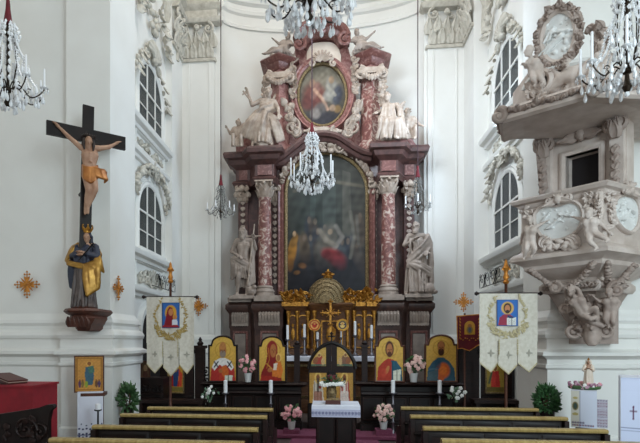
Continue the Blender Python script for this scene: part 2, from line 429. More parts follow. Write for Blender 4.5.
# capitals of the chancel pilasters, entablature above
def rc(a, c): return rnd.uniform(a, c)
def capital_block(b, x0, x1, y, z0, z1, out=(0, -1, 0)):
    """a stucco composite capital on a flat face between two points of the face"""
    A, Bv = Vector((x0[0], x0[1], 0)), Vector((x1[0], x1[1], 0)); u = (Bv-A); W = u.length; u.normalize(); o = Vector(out); up = Vector((0, 0, 1)); H = z1-z0
    n = max(2, int(round(W/.21)))
    for row, (f0, f1, k) in enumerate(((.05, .42, n), (.3, .68, n+1))):
        for i in range(k):
            t = (i+.5)/n if row == 0 else i/n
            base = A+u*(W*t)+up*(z0+H*f0)+o*(.04+.03*row); b.leaf(base, base+up*(H*(f1-f0)), W/n*.95, .05, o, .35)
    for t, sg in ((.14, 1), (.86, -1)):
        b.scroll(A+u*(W*t)+up*(z0+H*.78)+o*.15, H*.15, u*sg, up, 1.5, .035, PI/2, 1)
    for i in range(int(9*W/.5)):
        q = A+u*(W*rc(.05, .95))+up*(z0+H*rc(.25, .85))+o*rc(.08, .16); b.ell(q, (rc(.03, .06), rc(.03, .05), rc(.03, .06)))
    b.ell(A+u*(W/2)+up*(z0+H*.82)+o*.14, (.09, .07, .1))
ZC0, ZC1 = 9.06, 10.0
for nm, xa, xb, sx, lab in (('trim_1', PLX, xl2, -1, 'left'), ('trim_2', xr2, PRX, 1, 'right')):
    b = MB()
    capital_block(b, (xa, YC), (xb, YC), YC, ZC0, ZC1)
    if sx < 0: capital_block(b, (PLX, YW), (PLX, YC), 0, ZC0, ZC1, (1, 0, 0)); pth = [(PLX, YW), (PLX, YC), (xl2, YC), (xl2, YC+.1)]
    else: capital_block(b, (PRX, YC), (PRX, YW), 0, ZC0, ZC1, (-1, 0, 0)); pth = [(xr2, YC+.1), (xr2, YC), (PRX, YC), (PRX, YW)]
    b.mould(pth, [(0, ZC0-.04), (.05, ZC0-.04), (.06, ZC0), (.05, ZC0+.04), (0, ZC0+.04)])
    b.mould(pth, [(0, ZC1-.06), (.16, ZC1-.04), (.2, ZC1+.02), (.2, ZC1+.07), (.1, ZC1+.1), (.1, ZC1+.3), (.16, ZC1+.34), (.2, ZC1+.42), (.12, ZC1+.45), (.12, ZC1+.75), (.25, ZC1+.8), (.45, ZC1+1.0), (.5, ZC1+1.2), (0, ZC1+1.25)])
    struct(nm, b.mesh(True, 35), M['stucco'], f'stucco composite capital and entablature of the chancel pilaster {lab} of the altar', 'capital')
# apse cornice following the curve
pth = [(x0, YC+.07)]+ap_c+[(x1, YC+.07)]
b = MB(); b.mould(pth, [(0, 10.12), (.05, 10.12), (.06, 10.2), (.02, 10.24), (.02, 10.46), (.08, 10.5), (.1, 10.58), (.06, 10.62), (.06, 10.72), (.16, 10.76), (.2, 10.84), (.12, 10.86), (.3, 10.96), (.36, 11.06), (.42, 11.1), (.42, 11.3), (0, 11.35)])
struct('trim_3', b.mesh(True, 30), M['plaster'], 'curved white cornice running around the apse above the altar', 'cornice')
# ------------------------------------------------------------------ side bay windows and their stucco
def bay(side):
    X = BLX if side < 0 else BRX; o = Vector((-side, 0, 0)); Yc = 10.8 if side < 0 else 10.6; up = Vector((0, 0, 1)); yv = Vector((0, 1, 0))
    wd = 'left' if side < 0 else 'right'; f = lambda dy, z: Vector((X, Yc+dy, z)); hw = .72
    for k, (z0, zs, z1, lv) in enumerate(((3.72, 4.55, 5.22, 'lower'), (6.42, 7.2, 7.88, 'upper'))):
        n = k+1 if side < 0 else k+3
        w = empty(f'window_{n}', f(0, z0), f'arched dark leaded window, {lv} of the two in the {wd} wall', 'window', None, 'structure')
        arch = [f(-hw, z0)]+arc((0, zs), hw, z1-zs, 180, 0, 19, f)+[f(hw, z0)]
        b = MB(); b.prism([p+o*.005 for p in arch], -o*.0 + o*.02); put('pane', b.mesh(), M['glass'], w)
        b = MB(); b.stroke(arch, [(-.03, 0), (-.03, .04), (.02, .06), (.06, .04), (.1, .06), (.13, .02), (.13, 0)] if side > 0 else [(.03, 0), (.03, .04), (-.02, .06), (-.06, .04), (-.1, .06), (-.13, .02), (-.13, 0)], o)
        b.box(f(0, z0)+o*.06, (.12, hw*2+.2, .08))
        put('window_frame', b.mesh(True, 30), M['plaster'], w)
        for dy in (-hw*.34, hw*.34):
            b = MB(); zt = zs+(z1-zs)*math.sqrt(1-(dy/hw)**2); b.box(f(dy, (z0+zt)/2)+o*.03, (.035, .04, zt-z0)); put('mullion', b.mesh(), M['plaster'], w)
        b = MB(); b.box(f(0, zs)+o*.035, (.035, hw*2, .04)); b.box(f(0, z0+(zs-z0)*.5)+o*.028, (.035, hw*2, .022)); put('transom', b.mesh(), M['plaster'], w)
    # horizontal sills, relief panels, hoods
    b = MB()
    ya, yb = YR+.02, YW-.0
    pth = [(X, ya), (X, yb)] if side > 0 else [(X, ya), (X, yb)]
    if side > 0: pth = pth[::-1]
    for z, pr in ((3.6, .22), (6.3, .22), (5.72, .14), (2.86, .2)):
        b.mould(pth, [(0, z-.16), (pr*.4, z-.14), (pr*.5, z-.08), (pr*.9, z-.05), (pr, z), (pr, z+.05), (0, z+.07)])
    for z0, z1 in ((2.92, 3.42), (5.82, 6.12)):
        b.stroke([f(-.85, z0), f(.85, z0), f(.85, z1), f(-.85, z1)], [(0, 0), (.02, .05), (.05, .05), (.07, 0)], o, True)
    struct(f'trim_{4 if side < 0 else 7}', b.mesh(True, 30), M['plaster'], f'white window sills and cornices on the {wd} side wall', 'moulding')
    b = MB()
    def acanth(c, s, n):
        for i in range(n):
            a = rc(0, 2*PI); d = yv*math.cos(a)+up*math.sin(a); q = c+d*s*rc(.0, .5); b.leaf(q+o*.02, q+d*s*rc(.4, .8)+o*.03, s*.45, .035, o, .3)
    for z0, z1 in ((2.92, 3.42), (5.82, 6.12)):
        zc = (z0+z1)/2; r = (z1-z0)*.32
        for sg in (-1, 1):
            for dy in (.28, .62): b.scroll(f(sg*dy, zc)+o*.05, r, yv*sg, up, 1.4, .03, 0, 1 if dy < .5 else -1)
            for i in range(7): q = f(sg*rc(.1, .8), zc+rc(-.6, .6)*(z1-z0)/2)+o*.03; b.ell(q, (.04, .06, .05))
        acanth(f(0, zc), .28, 8)
    # garlands over the lower window, shell over the upper window
    for sg in (-1, 1):
        for i in range(14):
            t = i/13; q = f(sg*(.1+.9*t), 5.62-.6*t**2+.0)+o*rc(.08, .14); b.ell(q, (rc(.05, .08), rc(.06, .1), rc(.05, .09)))
            if i % 2: b.leaf(q, q+yv*rc(-.16, .16)+up*rc(-.14, .1)+o*.04, .11, .04, o, .3)
        b.scroll(f(sg*.22, 5.5)+o*.1, .14, yv*sg, up, 1.5, .035, PI/2)
        b.scroll(f(sg*.85, 4.95)+o*.08, .13, yv*sg, up, 1.5, .03, -PI/2)
    acanth(f(0, 5.55)+o*.08, .24, 9)
    for i in range(9):                                      # shell
        a = math.radians(20+17.5*i); d = yv*math.cos(a)+up*math.sin(a); b.tube([f(0, 8.02)+o*.1, f(0, 8.02)+d*.22+o*.17, f(0, 8.02)+d*.4+o*.1], [.03, .05, .045], 6)
    b.ell(f(0, 8.0)+o*.12, (.08, .14, .1))
    for sg in (-1, 1):
        b.scroll(f(sg*.4, 8.0)+o*.08, .16, yv*sg, up, 1.4, .04, PI/2)
        for i in range(8):
            t = i/7; q = f(sg*(.52+.46*t**.7), 7.95-.62*t)+o*rc(.05, .1)
            if i % 2 == 0: b.leaf(q, q+yv*rc(-.12, .12)-up*.2+o*.05, .12, .04, o, .35)
            else: b.ell(q, (rc(.04, .06), rc(.04, .08), rc(.04, .08)))
        for i in range(12):                                # trophies and leaf drops in the lunette
            t = i/11; q = f(sg*(.95-.5*t), 8.6+.9*t)+o*rc(.05, .12); b.leaf(q, q+yv*rc(-.2, .2)+up*rc(-.2, .05)+o*.06, .16, .05, o, .35)
    for i in range(10): q = f(rc(-.25, .25), rc(8.75, 9.5))+o*rc(.05, .12); b.ell(q, (.07, rc(.06, .12), rc(.06, .12)))
    struct(f'trim_{5 if side < 0 else 8}', b.mesh(True, 60), M['stucco'], f'stucco scrollwork, shell and garlands around the windows of the {wd} wall', 'stucco ornament')
    # wall arch
    b = MB(); ar = arc((0, 8.75), 1.2, 1.75, 178, 2, 31, f)
    pr = [(-.02, 0), (-.02, .1), (.05, .16), (.12, .1), (.2, .2), (.3, .22), (.32, 0)] if side > 0 else [(.02, 0), (.02, .1), (-.05, .16), (-.12, .1), (-.2, .2), (-.3, .22), (-.32, 0)]
    b.stroke(ar, pr, o); struct(f'trim_{6 if side < 0 else 9}', b.mesh(True, 30), M['stucco'], f'moulded wall arch above the windows of the {wd} wall', 'wall arch')
    # dark doorway arch at ground level
    arch = [f(-.62, .16)]+arc((0, 2.0), .62, .5, 180, 0, 15, f)+[f(.62, .16)]
    d = empty(f'door_{1 if side < 0 else 2}', f(0, .16), f'dark arched doorway low in the {wd} side wall beside the stall', 'doorway', None, 'structure')
    b = MB(); b.prism([p+o*.01 for p in arch], o*.02); put('door_panel', b.mesh(), M['darkvoid'], d)  # near-black sheet on the wall, the opening's shade put into its colour
    b = MB(); b.stroke(arch, [(.0, 0), (.0, .08), (.14, .1), (.16, 0)] if side > 0 else [(.0, 0), (.0, .08), (-.14, .1), (-.16, 0)], o); put('door_frame', b.mesh(True, 30), M['plaster'], d)
    # wrought iron bracket scrolls on the sill
    b = MB()
    base = f(.95, 2.98)+o*.22
    for k in range(4):
        c = base+yv*(-.36*k)+up*.17; b.scroll(c, .16, yv, up, 1.5, .009, -PI/2, 1 if k % 2 else -1); b.scroll(c+yv*.15+up*.08, .08, -yv, up, 1.3, .007, -PI/2); b.tube([c-up*.17+yv*.18, c-up*.02+yv*.2, c+up*.1+yv*.14], .007, 5)
    b.tube([base-yv*1.4, base+yv*.1], .01, 5)
    put('window_railing', b.mesh(), M['iron'], None, f'thin wrought iron scroll railing on the ledge under the {wd} wall windows', 'railing')
bay(-1); bay(1)
# pilaster edges beside the chancel (narrow vertical fillets)
b = MB()
for x in (PLX+.18, xl2-.12): b.box((x, YC-.012, 5.5), (.03, .03, 7.0))
struct('trim_10', b.mesh(), M['plaster'], 'thin raised fillets on the left chancel pilaster', 'moulding')
b = MB()
for x in (PRX-.18, xr2+.12): b.box((x, YC-.012, 5.5), (.03, .03, 7.0))
struct('trim_11', b.mesh(), M['plaster'], 'thin raised fillets on the right chancel pilaster', 'moulding')
# ================================================================== light
W = bpy.data.worlds.new('world'); S.world = W; W.use_nodes = True
W.node_tree.nodes['Background'].inputs['Color'].default_value = (1.0, 0.985, 0.985, 1); W.node_tree.nodes['Background'].inputs['Strength'].default_value = 0.66
def area(name, loc, target, sx, sy, power, col):
    l = bpy.data.lights.new(name, 'AREA'); l.shape = 'RECTANGLE'; l.size = sx; l.size_y = sy; l.energy = power; l.color = col
    o = bpy.data.objects.new(name, l); COL.objects.link(o); o.location = loc
    o.rotation_euler = (Vector(target)-Vector(loc)).to_track_quat('-Z', 'Y').to_euler(); return o
area('vault_light', (-.8, 8.2, 13.2), (-1.4, 12.0, 6.0), 4.0, 4.0, 360, (1.0, 0.95, 0.90))  # added lamp under the ceiling, brightens the upper walls and apse
area('west_window_light', (4.6, -2.0, 4.5), (3.4, 9.0, 3.0), 3.0, 5.0, 600, (0.72, 0.90, 1.0))  # added lamp behind the camera, no window there; brightens the right pier
fill_lamp = area('lunette_light', (-1.5, 7.4, 8.4), (3.3, 12.5, 6.2), 2.0, 2.0, 90, (0.74, 0.87, 1.0)); fill_lamp.data.spread = math.radians(85)  # added lamp in mid nave, out of view; brightens the right chancel pilaster
area('bay_window_light_right', (3.3, 10.4, 7.0), (-4, 8.6, 5.0), 1.2, 2.4, 240, (0.62, 0.80, 1.0))
# ================================================================== the high altar retable
YA = 12.45
UP = Vector((0, 0, 1)); FR = Vector((0, -1, 0))
def za(py): return P(262, py, 12.1).z
def q(px, py, Y=YA): return P(px, py, Y)
def slab(poly, Y, depth, mb=None):
    """outline traced on the plane at distance Y, made solid towards the apse"""
    b = mb or MB(); b.prism([P(x, y, Y) for x, y in poly], (0, depth, 0)); return b
alt = empty('altar_retable', P(326, 430, 12.4)*1.0, 'tall red marble baroque altar with columns and dark painting filling the apse', 'altar')
alt.location.z = 0.15
def ap_(name, b, m, parent=None, smooth=True, ang=35): return put(name, b.mesh(smooth, ang), M[m], parent or alt)
# back wall of the lower order
b = slab([(240, 345), (240, 160), (262, 152), (372, 150), (414, 158), (416, 345)], 12.55, .32)
ap_('back_wall', b, 'marble_dark')
xs = dict(ol=XX(236, 12.4), o2=XX(251, 12.4), c1=XX(253, 12.05), c2=XX(277, 12.05), i1=XX(283, 12.45),
          r0=XX(369, 12.45), d1=XX(374, 12.05), d2=XX(400, 12.05), p1=XX(402, 12.4), pr=XX(416, 12.4))
plan_l = [(xs['ol'], 12.85), (xs['ol'], 12.38), (xs['o2'], 12.38), (xs['c1'], 12.02), (xs['c2'], 12.02), (xs['i1'], 12.4)]
plan_r = [(xs['r0'], 12.4), (xs['d1'], 12.02), (xs['d2'], 12.02), (xs['p1'], 12.38), (xs['pr'], 12.38), (xs['pr'], 12.85)]
def prof_px(items): return [(o, za(y)) for o, y in items]
ent = prof_px([(-.25, 149), (.06, 149), (.24, 150.5), (.27, 153), (.25, 156.5), (.17, 158), (.13, 162), (.05, 164), (0, 166), (0, 177), (.05, 178), (.08, 180), (.05, 182.5), (.03, 185), (-.25, 185)])
plan_e_l = [(xs['ol'], 12.9), (xs['ol'], 12.35), (XX(250, 12.35), 12.35), (XX(255, 12.02), 12.02), (XX(274, 12.02), 12.02), (XX(277, 12.3), 12.35), (XX(283, 12.4), 12.4)]
plan_e_r = [(XX(369, 12.4), 12.4), (XX(378, 12.3), 12.35), (XX(380, 12.02), 12.02), (XX(398, 12.02), 12.02), (XX(403, 12.35), 12.35), (xs['pr'], 12.35), (xs['pr'], 12.9)]
for pl in (plan_e_l, plan_e_r):
    b = MB(); b.mould(pl, ent); ap_('entablature', b, 'marble_dark')
for c0, c1, Y in ((257.5, 272, 11.99), (239, 247.5, 12.33), (381.5, 396, 11.99), (404.5, 414, 12.33)):
    b = MB(); A = P(c0, 260, Y); Bq = P(c1, 260, Y); b.box(((A.x+Bq.x)/2, Y+.02, (za(166)+za(177))/2), (Bq.x-A.x, .06, za(166.5)-za(176.5))); ap_('frieze_panel', b, 'marble_red')
# pedestals
ped = prof_px([(-.3, 302), (.02, 302), (.05, 303), (.1, 305), (.1, 309), (.05, 312), (.02, 314), (.02, 327), (.0, 330), (0, 348)])+[(0, .55), (.06, .5), (.1, .4), (.1, .15), (-.3, .15)]
pp_l = [(XX(230, 12.2), 12.9), (XX(230, 12.1), 12.1), (XX(251, 12.1), 12.1), (XX(255, 11.9), 11.86), (XX(282, 11.86), 11.86), (XX(287, 12.3), 12.4)]
pp_r = [(XX(367, 12.3), 12.4), (XX(373, 11.86), 11.86), (XX(401, 11.86), 11.86), (XX(406, 12.1), 12.1), (XX(430, 12.1), 12.1), (XX(430, 12.2), 12.9)]
for pl in (pp_l, pp_r):
    b = MB(); b.mould(pl, ped); ap_('pedestal', b, 'marble_brown')
for c0, c1, Y in ((230, 251, 12.1), (256, 283, 11.86), (374, 402, 11.86), (406.5, 431, 12.1)):
    x_0, x_1 = XX(c0, Y), XX(c1, Y); w = x_1-x_0; xc = (x_0+x_1)/2
    b = MB(); b.box((xc, Y+.1, za(300)+.0), (w+.06, .5, .11)); b.box((xc, Y+.1, za(297.8)), (w-.02, .44, .05)); ap_('pedestal_slab', b, 'statue')
    b = MB()                                                # fluted console block
    for i in range(7):
        x = xc-w*.34+w*.68*i/6; b.tube([(x, Y-.03, za(313)), (x, Y-.11, za(316)), (x, Y-.09, za(321)), (x, Y-.02, za(326))], [.03, .036, .034, .02], 6)
    b.box((xc, Y-.03, za(319.5)), (w*.78, .1, za(313)-za(326)))
    ap_('fluted_console', b, 'statue')
    b = MB(); b.box((xc, Y-.02, (za(334)+.75)/2), (w*.5, .05, za(334)-.75)); ap_('inlaid_panel', b, 'marble_pale')
    b = MB(); z0, z1 = .72, za(333); b.stroke([(xc-w*.27, Y, z0), (xc+w*.27, Y, z0), (xc+w*.27, Y, z1), (xc-w*.27, Y, z1)], [(0, 0), (0, .04), (.04, .05), (.05, 0)], FR, True); ap_('panel_moulding', b, 'marble_red')
# columns: base, shaft and capital
def corinth(cx, cy, z0, z1, r, n=8):
    b = MB(); H = z1-z0; b.lathe((cx, cy, z0), [(r*1.02, -.02), (r*1.1, 0), (r*.98, .03), (r*1.0, H*.4), (r*1.25, H*.85), (r*1.3, H*.88)], 16)
    for row, (f0, f1, off) in enumerate(((.05, .5, 0), (.3, .8, .5))):
        for i in range(n):
            a = 2*PI*(i+off)/n; o = Vector((math.cos(a), math.sin(a), 0)); p = Vector((cx, cy, z0+H*f0))+o*r*1.02; b.leaf(p, p+UP*H*(f1-f0)+o*.01, r*.75, .03, o, .35)
    for i in range(4):
        a = PI/4+i*PI/2; o = Vector((math.cos(a), math.sin(a), 0)); b.scroll(Vector((cx, cy, z0+H*.78))+o*r*1.35, r*.38, o, UP, 1.5, .028, PI/2, -1)
        a2 = i*PI/2; o2 = Vector((math.cos(a2), math.sin(a2), 0)); b.ell(Vector((cx, cy, z0+H*.85))+o2*r*1.3, (.045, .045, .055))
    b.box((cx, cy, z1-H*.05), (r*2.9, r*2.9, H*.1)); return b
for c, py0 in ((264.8, 197), (388.4, 197)):
    p = P(c, 250, 12.1); r = .172; zb, zt = za(296), za(198)
    col = bpy.data.objects.new('x', None) if False else None
    b = MB(); H = zt-zb; b.lathe((p.x, p.y, zb), [(r*1.05, .0), (r*1.03, .12), (r, .5), (r*.99, H*.4), (r*.93, H*.75), (r*.86, H-.06), (r*.9, H-.04), (r*.9, H)], 28); shaft = ap_('column', b, 'marble_pink')
    b = MB(); b.lathe((p.x, p.y, zb), [(r*1.4, -.02), (r*1.4, .05), (r*1.3, .06), (r*1.4, .1), (r*1.3, .15), (r*1.12, .17), (r*1.2, .2), (r*1.08, .24)], 24); put('column_base', b.mesh(), M['statue'], shaft)
    put('column_capital', corinth(p.x, p.y, zt, za(182.5), r*.88).mesh(True, 50), M['statue_up'], shaft)
# pilasters (outer with husks, inner strips with husks) and their capitals
def husks(b, px, y0, y1, Y, n, w):
    for i in range(n):
        y = y0+(y1-y0)*(i+.5)/n; c = P(px, y, Y); h = (P(px, y0, Y).z-P(px, y1, Y).z)/n
        if w > .16:
            b.ell(c, (w*.25, .06, h*.3))
            for k in range(6): d = Vector((rc(-1, 1), 0, rc(-1, .8))).normalized(); b.leaf(c+d*.02, c+d*w*rc(.5, .8)+FR*.03, w*.45, .035, FR, .35)
        else: b.ell(c+UP*h*.2, (w*.33, .045, h*.2)); b.leaf(c+UP*h*.3+FR*.01, c-UP*h*.42, w*.8, .03, FR, .25)
for c, w, Y, y0 in ((243, 9.5, 12.42, 196), (275, 8, 12.47, 190), (374, 7, 12.47, 190), (409, 9.5, 12.42, 193)):
    x_0, x_1 = XX(c-w/2, Y), XX(c+w/2, Y); xc = (x_0+x_1)/2
    b = MB(); b.box((xc, Y+.06, (za(300)+za(184))/2), (x_1-x_0, .14, za(184)-za(300))); pil = ap_('pilaster', b, 'marble_dark')
    b = MB(); husks(b, c, y0+4, 285, Y-.03, 14, .13); put('husk_garland', b.mesh(True, 60), M['statue'], pil)
    b = MB(); W_ = (x_1-x_0); capital_block(b, (x_0-.02, Y-.02), (x_1+.02, Y-.02), Y, za(199), za(183), (0, -1, 0)); b.box((xc, Y, (za(199)+za(183))/2), (W_, .1, za(183)-za(199))); put('pilaster_capital', b.mesh(True, 60), M['statue_up'], pil)
# painting in the arched frame
L0, R0, SPR, TOPA, BOT = 286.5, 366.5, 192, 154, 293
fp = P((L0+R0)/2, BOT, 12.42); wL, wR = XX(L0, 12.42), XX(R0, 12.42); hP = P(326, TOPA, 12.42).z-fp.z; spz = (P(326, SPR, 12.42).z-fp.z)/hP
Wd = wR-wL
pt = Paint(Wd, hP, 110, 190, top=lambda u: spz+(1-spz)*math.sqrt(max(0, 1-(2*u)**2)))
pt.grad('#3c3934', '#141317')
pt.el(.5, .1, .6, .5, '#48443a', 0, 1.5, .7); pt.el(.75, .35, .3, .45, '#3c3b36', 0, 1.4, .7); pt.el(.35, .4, .35, .35, '#2b3532', 0, 1.2, .7)
pt.poly([(.45, .2), (.62, .18), (.62, .55), (.45, .55)], '#3f4440', .8); pt.poly([(.7, .12), (.8, .14), (.82, .6), (.7, .6)], '#55524a', .6); pt.poly([(.3, .16), (.38, .17), (.36, .5), (.3, .5)], '#3b4340', .6)
pt.line([(.1, .26), (.5, .19), (.95, .24)], .02, '#6a6152', .5)
for i in range(26):                                        # the crowd of figures in half shadow
    rr = random.Random(i); x, y = rr.uniform(.08, .95), rr.uniform(.46, .68); c = rr.choice(['#4a4038', '#3a3f44', '#55483a', '#2c3038', '#4d4a47'])
    pt.el(x, y+.08, .06, .12, c, rr.uniform(-20, 20), .5, .8); pt.el(x, y-.01, .022, .024, rr.choice(['#63554a', '#55493f', '#6f6256']), 0, .5, .8)
pt.el(.5, .66, .12, .16, '#5a564e', 15, .5, .8); pt.el(.55, .56, .03, .02, '#7d6d5c', 0, .4); pt.line([(.42, .55), (.5, .62), (.62, .66)], .03, '#7d7468', .8); pt.line([(.62, .52), (.7, .6), (.6, .68)], .025, '#77716a', .7)
pt.el(.6, .74, .16, .05, '#7d2a2c', 28, .6, .95); pt.el(.66, .79, .1, .04, '#8a3034', 35, .5, .9); pt.el(.5, .72, .06, .03, '#6f2428', -20, .5, .8)
pt.el(.07, .7, .055, .1, '#9a6a2a', 8, .4, .95); pt.el(.1, .62, .04, .05, '#7d5a2c', 20, .5, .9); pt.el(.05, .79, .04, .05, '#8a5a22', 0, .5, .8); pt.el(.1, .57, .02, .02, '#a98a6a', 0, .4)
pt.el(.3, .85, .3, .14, '#17161c', 0, .8, .8); pt.el(.75, .88, .3, .14, '#191920', 0, .8, .8); pt.el(.2, .8, .05, .02, '#6f4a2a', 15, .6, .7); pt.el(.13, .85, .04, .015, '#7a542c', -10, .6, .7)
pt.line([(.8, .42), (.85, .6), (.8, .75)], .02, '#6a665c', .6); pt.line([(.88, .45), (.9, .65)], .018, '#5f5c55', .6)
pt.noise(.22, 11, 3)
put('altar_painting', pt.mesh((fp.x+0*Wd, 12.42, fp.z) if False else ((wL), 12.42, fp.z), (1, 0, 0), (0, 0, 1), .04, (0, -1, 0)), M['paint_old'], alt)
fo = [q(L0, 298, 12.42)]+[q(L0+(R0-L0)*(.5-.5*math.cos(math.radians(a))), SPR-(SPR-TOPA)*math.sin(math.radians(a)), 12.42) for a in np.linspace(0, 180, 27)]+[q(R0, 298, 12.42)]
for pr, m, nm in (([(.03, -.06), (.03, .05), (-.02, .08), (-.05, .06), (-.06, -.06)], 'gold_pale', 'frame_fillet'), ([(-.06, -.1), (-.06, .06), (-.1, .12), (-.15, .1), (-.19, .13), (-.22, .08), (-.23, -.1)], 'marble_red', 'painting_frame')):
    b = MB(); b.stroke(fo, [(u, w) for u, w in pr], FR); ap_(nm, b, m)
b = MB(); A = q(L0, 297, 12.4); b.box(((wL+wR)/2, 12.36, za(295)), (Wd+.3, .2, .16)); ap_('frame_sill', b, 'marble_pale')
# stucco crest and sprays around the arch of the frame
b = MB()
for sg in (-1, 1):
    for i in range(22):
        t = i/21; a = math.radians(90-sg*(4+72*t)); c = P(326.5+46*math.cos(a), SPR-44*math.sin(a), 12.3); b.leaf(c, c+Vector((rc(-.14, .14), -.05, rc(-.12, .14))), .13, .04, FR, .3)
        if i % 3 == 0: b.ell(c, (.08, .06, .08))
for i in range(16):
    c = P(rc(310, 342), rc(141, 152), 12.25); b.ell(c, (rc(.05, .12), .07, rc(.04, .08)))
for sg in (-1, 1): b.scroll(P(326+sg*14, 148, 12.2), .14, Vector((sg, 0, 0)), UP, 1.5, .035, PI/2)
ap_('arch_garland', b, 'statue_up', None, True, 60)
# curved pediment
cpts = [(276, 158), (281, 156.5), (288, 151), (296, 144.5), (304, 138.5), (312, 134.5), (321, 133), (330, 133.5), (339, 136), (347, 141), (356, 147), (364, 151), (372, 152.5)]
def smooth_px(pts, k=4):
    out = []
    for i in range(len(pts)-1):
        p0 = pts[max(i-1, 0)]; p1 = pts[i]; p2 = pts[i+1]; p3 = pts[min(i+2, len(pts)-1)]
        for j in range(k):
            t = j/k; out.append(tuple(.5*((2*p1[d])+(-p0[d]+p2[d])*t+(2*p0[d]-5*p1[d]+4*p2[d]-p3[d])*t*t+(-p0[d]+3*p1[d]-3*p2[d]+p3[d])*t**3) for d in (0, 1)))
    return out+[pts[-1]]
b = MB(); b.stroke([P(x, y+2, 12.3) for x, y in smooth_px(cpts)], [(.0, -.25), (.0, .28), (-.0+.06, .3), (.12, .26), (.13, .18), (.2, .14), (.24, .05), (.24, -.25)], FR); ap_('curved_pediment', b, 'marble_dark')
# attic: body, piers, oval picture, crown
b = slab([(283, 158), (287, 120), (290, 92), (292, 62), (296, 46), (346, 40), (351, 58), (355, 90), (359, 118), (364, 152)], 12.5, .5); ap_('attic_wall', b, 'marble_attic')
for sg, pts, ys in ((-1, (262, 270, 288, 294), (52, 62, 75, 85, 153)), (1, (358, 362, 381, 385), (47, 57, 70, 80, 150))):
    zz = [P((pts[1]+pts[2])/2, y, 12.0 if i_ < 2 else 12.2).z for i_, y in enumerate(ys)]; xa, xb = XX(pts[1], 12.2), XX(pts[2], 12.2); xc = (xa+xb)/2
    pl = [(xa-.02, 12.9), (xa-.02, 12.4), (xc, 12.24), (xb+.02, 12.4), (xb+.02, 12.9)]
    b = MB(); b.mould(pl, [(-.2, zz[0]+.06), (.05, zz[0]+.06), (.2, zz[0]), (.24, zz[0]-.05), (.2, zz[0]-.09), (.1, zz[0]-.13), (.06, zz[0]-.2), (.0, zz[1]-.02), (-.2, zz[1]-.02)]); ap_('attic_cornice', b, 'marble_red')
    b = MB(); b.mould(pl, [(-.2, zz[1]), (-.03, zz[1]), (-.03, zz[1]-.1), (.03, zz[1]-.13), (-.03, zz[1]-.16), (-.03, zz[2]), (-.2, zz[2])]); ap_('attic_frieze', b, 'marble_attic')
    b = MB(); b.mould([(xa, 12.9), (xa, 12.36), (xc, 12.16), (xb, 12.36), (xb, 12.9)], [(-.2, zz[2]), (0, zz[2]), (0, zz[4]+.3), (.06, zz[4]+.2), (.06, zz[4]-.1), (-.2, zz[4]-.1)]); ap_('attic_pier', b, 'marble_pink' if sg > 0 else 'marble_attic')
    b = MB()                                                # ionic volutes with a swag
    for s2 in (-1, 1): b.scroll(Vector((xc+s2*.27, 12.12, zz[2]-.1)), .15, Vector((s2, 0, 0)), UP, 1.7, .045, PI/2)
    for i in range(9): t = i/8; b.ell((xc-.26+.52*t, 12.06, zz[2]-.12-.12*math.sin(PI*t)), (.06, .06, .06+.03*math.sin(PI*t)))
    b.box((xc, 12.2, zz[2]-.05), (.6, .24, .14)); ap_('ionic_capital', b, 'statue_up')
    b = MB(); px0 = 264.5 if sg < 0 else 382.5
    husks(b, px0, ys[3]-4, ys[3]+36, 12.2, 5, .22); ap_('side_garland', b, 'statue_up', None, True, 60)
    b = MB(); px1 = 293 if sg < 0 else 355
    husks(b, px1, 58 if sg < 0 else 52, 98 if sg < 0 else 94, 12.3, 7, .2); ap_('inner_garland', b, 'statue_up', None, True, 60)
# outer scroll buttresses of the attic
for pts in ([(236, 152), (236, 140), (240, 132), (247, 134), (254, 140), (266, 136), (266, 152)], [(383, 148), (383, 136), (394, 135), (402, 130), (409, 133), (414, 142), (415, 148)]):
    b = slab(smooth_px(pts+[pts[0]], 3)[:-1], 12.4, .3); ap_('scroll_buttress', b, 'marble_attic')
oc = (322.4, 95.5); fo = arc((0, 0), 1, 1, 0, 360, 49, lambda x, y: P(oc[0]+24*x, oc[1]-31*y, 12.4))[:-1]
ow, oh = XX(oc[0]+25, 12.4)-XX(oc[0]-25, 12.4), P(322, oc[1]-32, 12.4).z-P(322, oc[1]+32, 12.4).z
po = Paint(ow, oh, 70, 90, top=lambda u: .5+.5*math.sqrt(max(0, 1-(2*u)**2)), bot=lambda u: .5-.5*math.sqrt(max(0, 1-(2*u)**2)))
po.grad('#6f6657', '#2c2929'); po.el(.5, .15, .5, .25, '#7a7060', 0, 1.0, .8); po.el(.35, .5, .22, .2, '#6a3a33', -25, .5, .9); po.el(.22, .6, .14, .12, '#5c322d', 20, .5, .9); po.el(.3, .3, .06, .07, '#8f705c', 0, .4); po.el(.36, .42, .08, .14, '#7d5a50', 20, .4, .9); po.line([(.34, .4), (.5, .55), (.6, .72)], .03, '#b08a72', .9)
po.el(.7, .42, .12, .2, '#827d74', -10, .5, .9); po.el(.68, .26, .055, .06, '#927860', 0, .4); po.el(.8, .5, .1, .16, '#363842', 10, .5, .9); po.el(.62, .5, .1, .1, '#8f8a80', 40, .5, .8); po.line([(.6, .35), (.75, .5)], .03, '#8f887b', .8)
po.el(.45, .72, .12, .12, '#5a5450', 30, .5, .9); po.el(.5, .85, .35, .1, '#2b2930', 0, .7, .8); po.el(.8, .72, .07, .06, '#7d623f', 0, .5, .9); po.el(.36, .78, .1, .08, '#8a8078', 10, .6, .7); po.el(.7, .7, .06, .05, '#9a7f68', 0, .5, .8); po.noise(.15, 9, 5)
c0 = P(oc[0], oc[1]+32, 12.42); put('oval_painting', po.mesh((c0.x-ow/2, 12.42, c0.z), (1, 0, 0), (0, 0, 1), .03, (0, -1, 0)), M['paint_old'], alt)
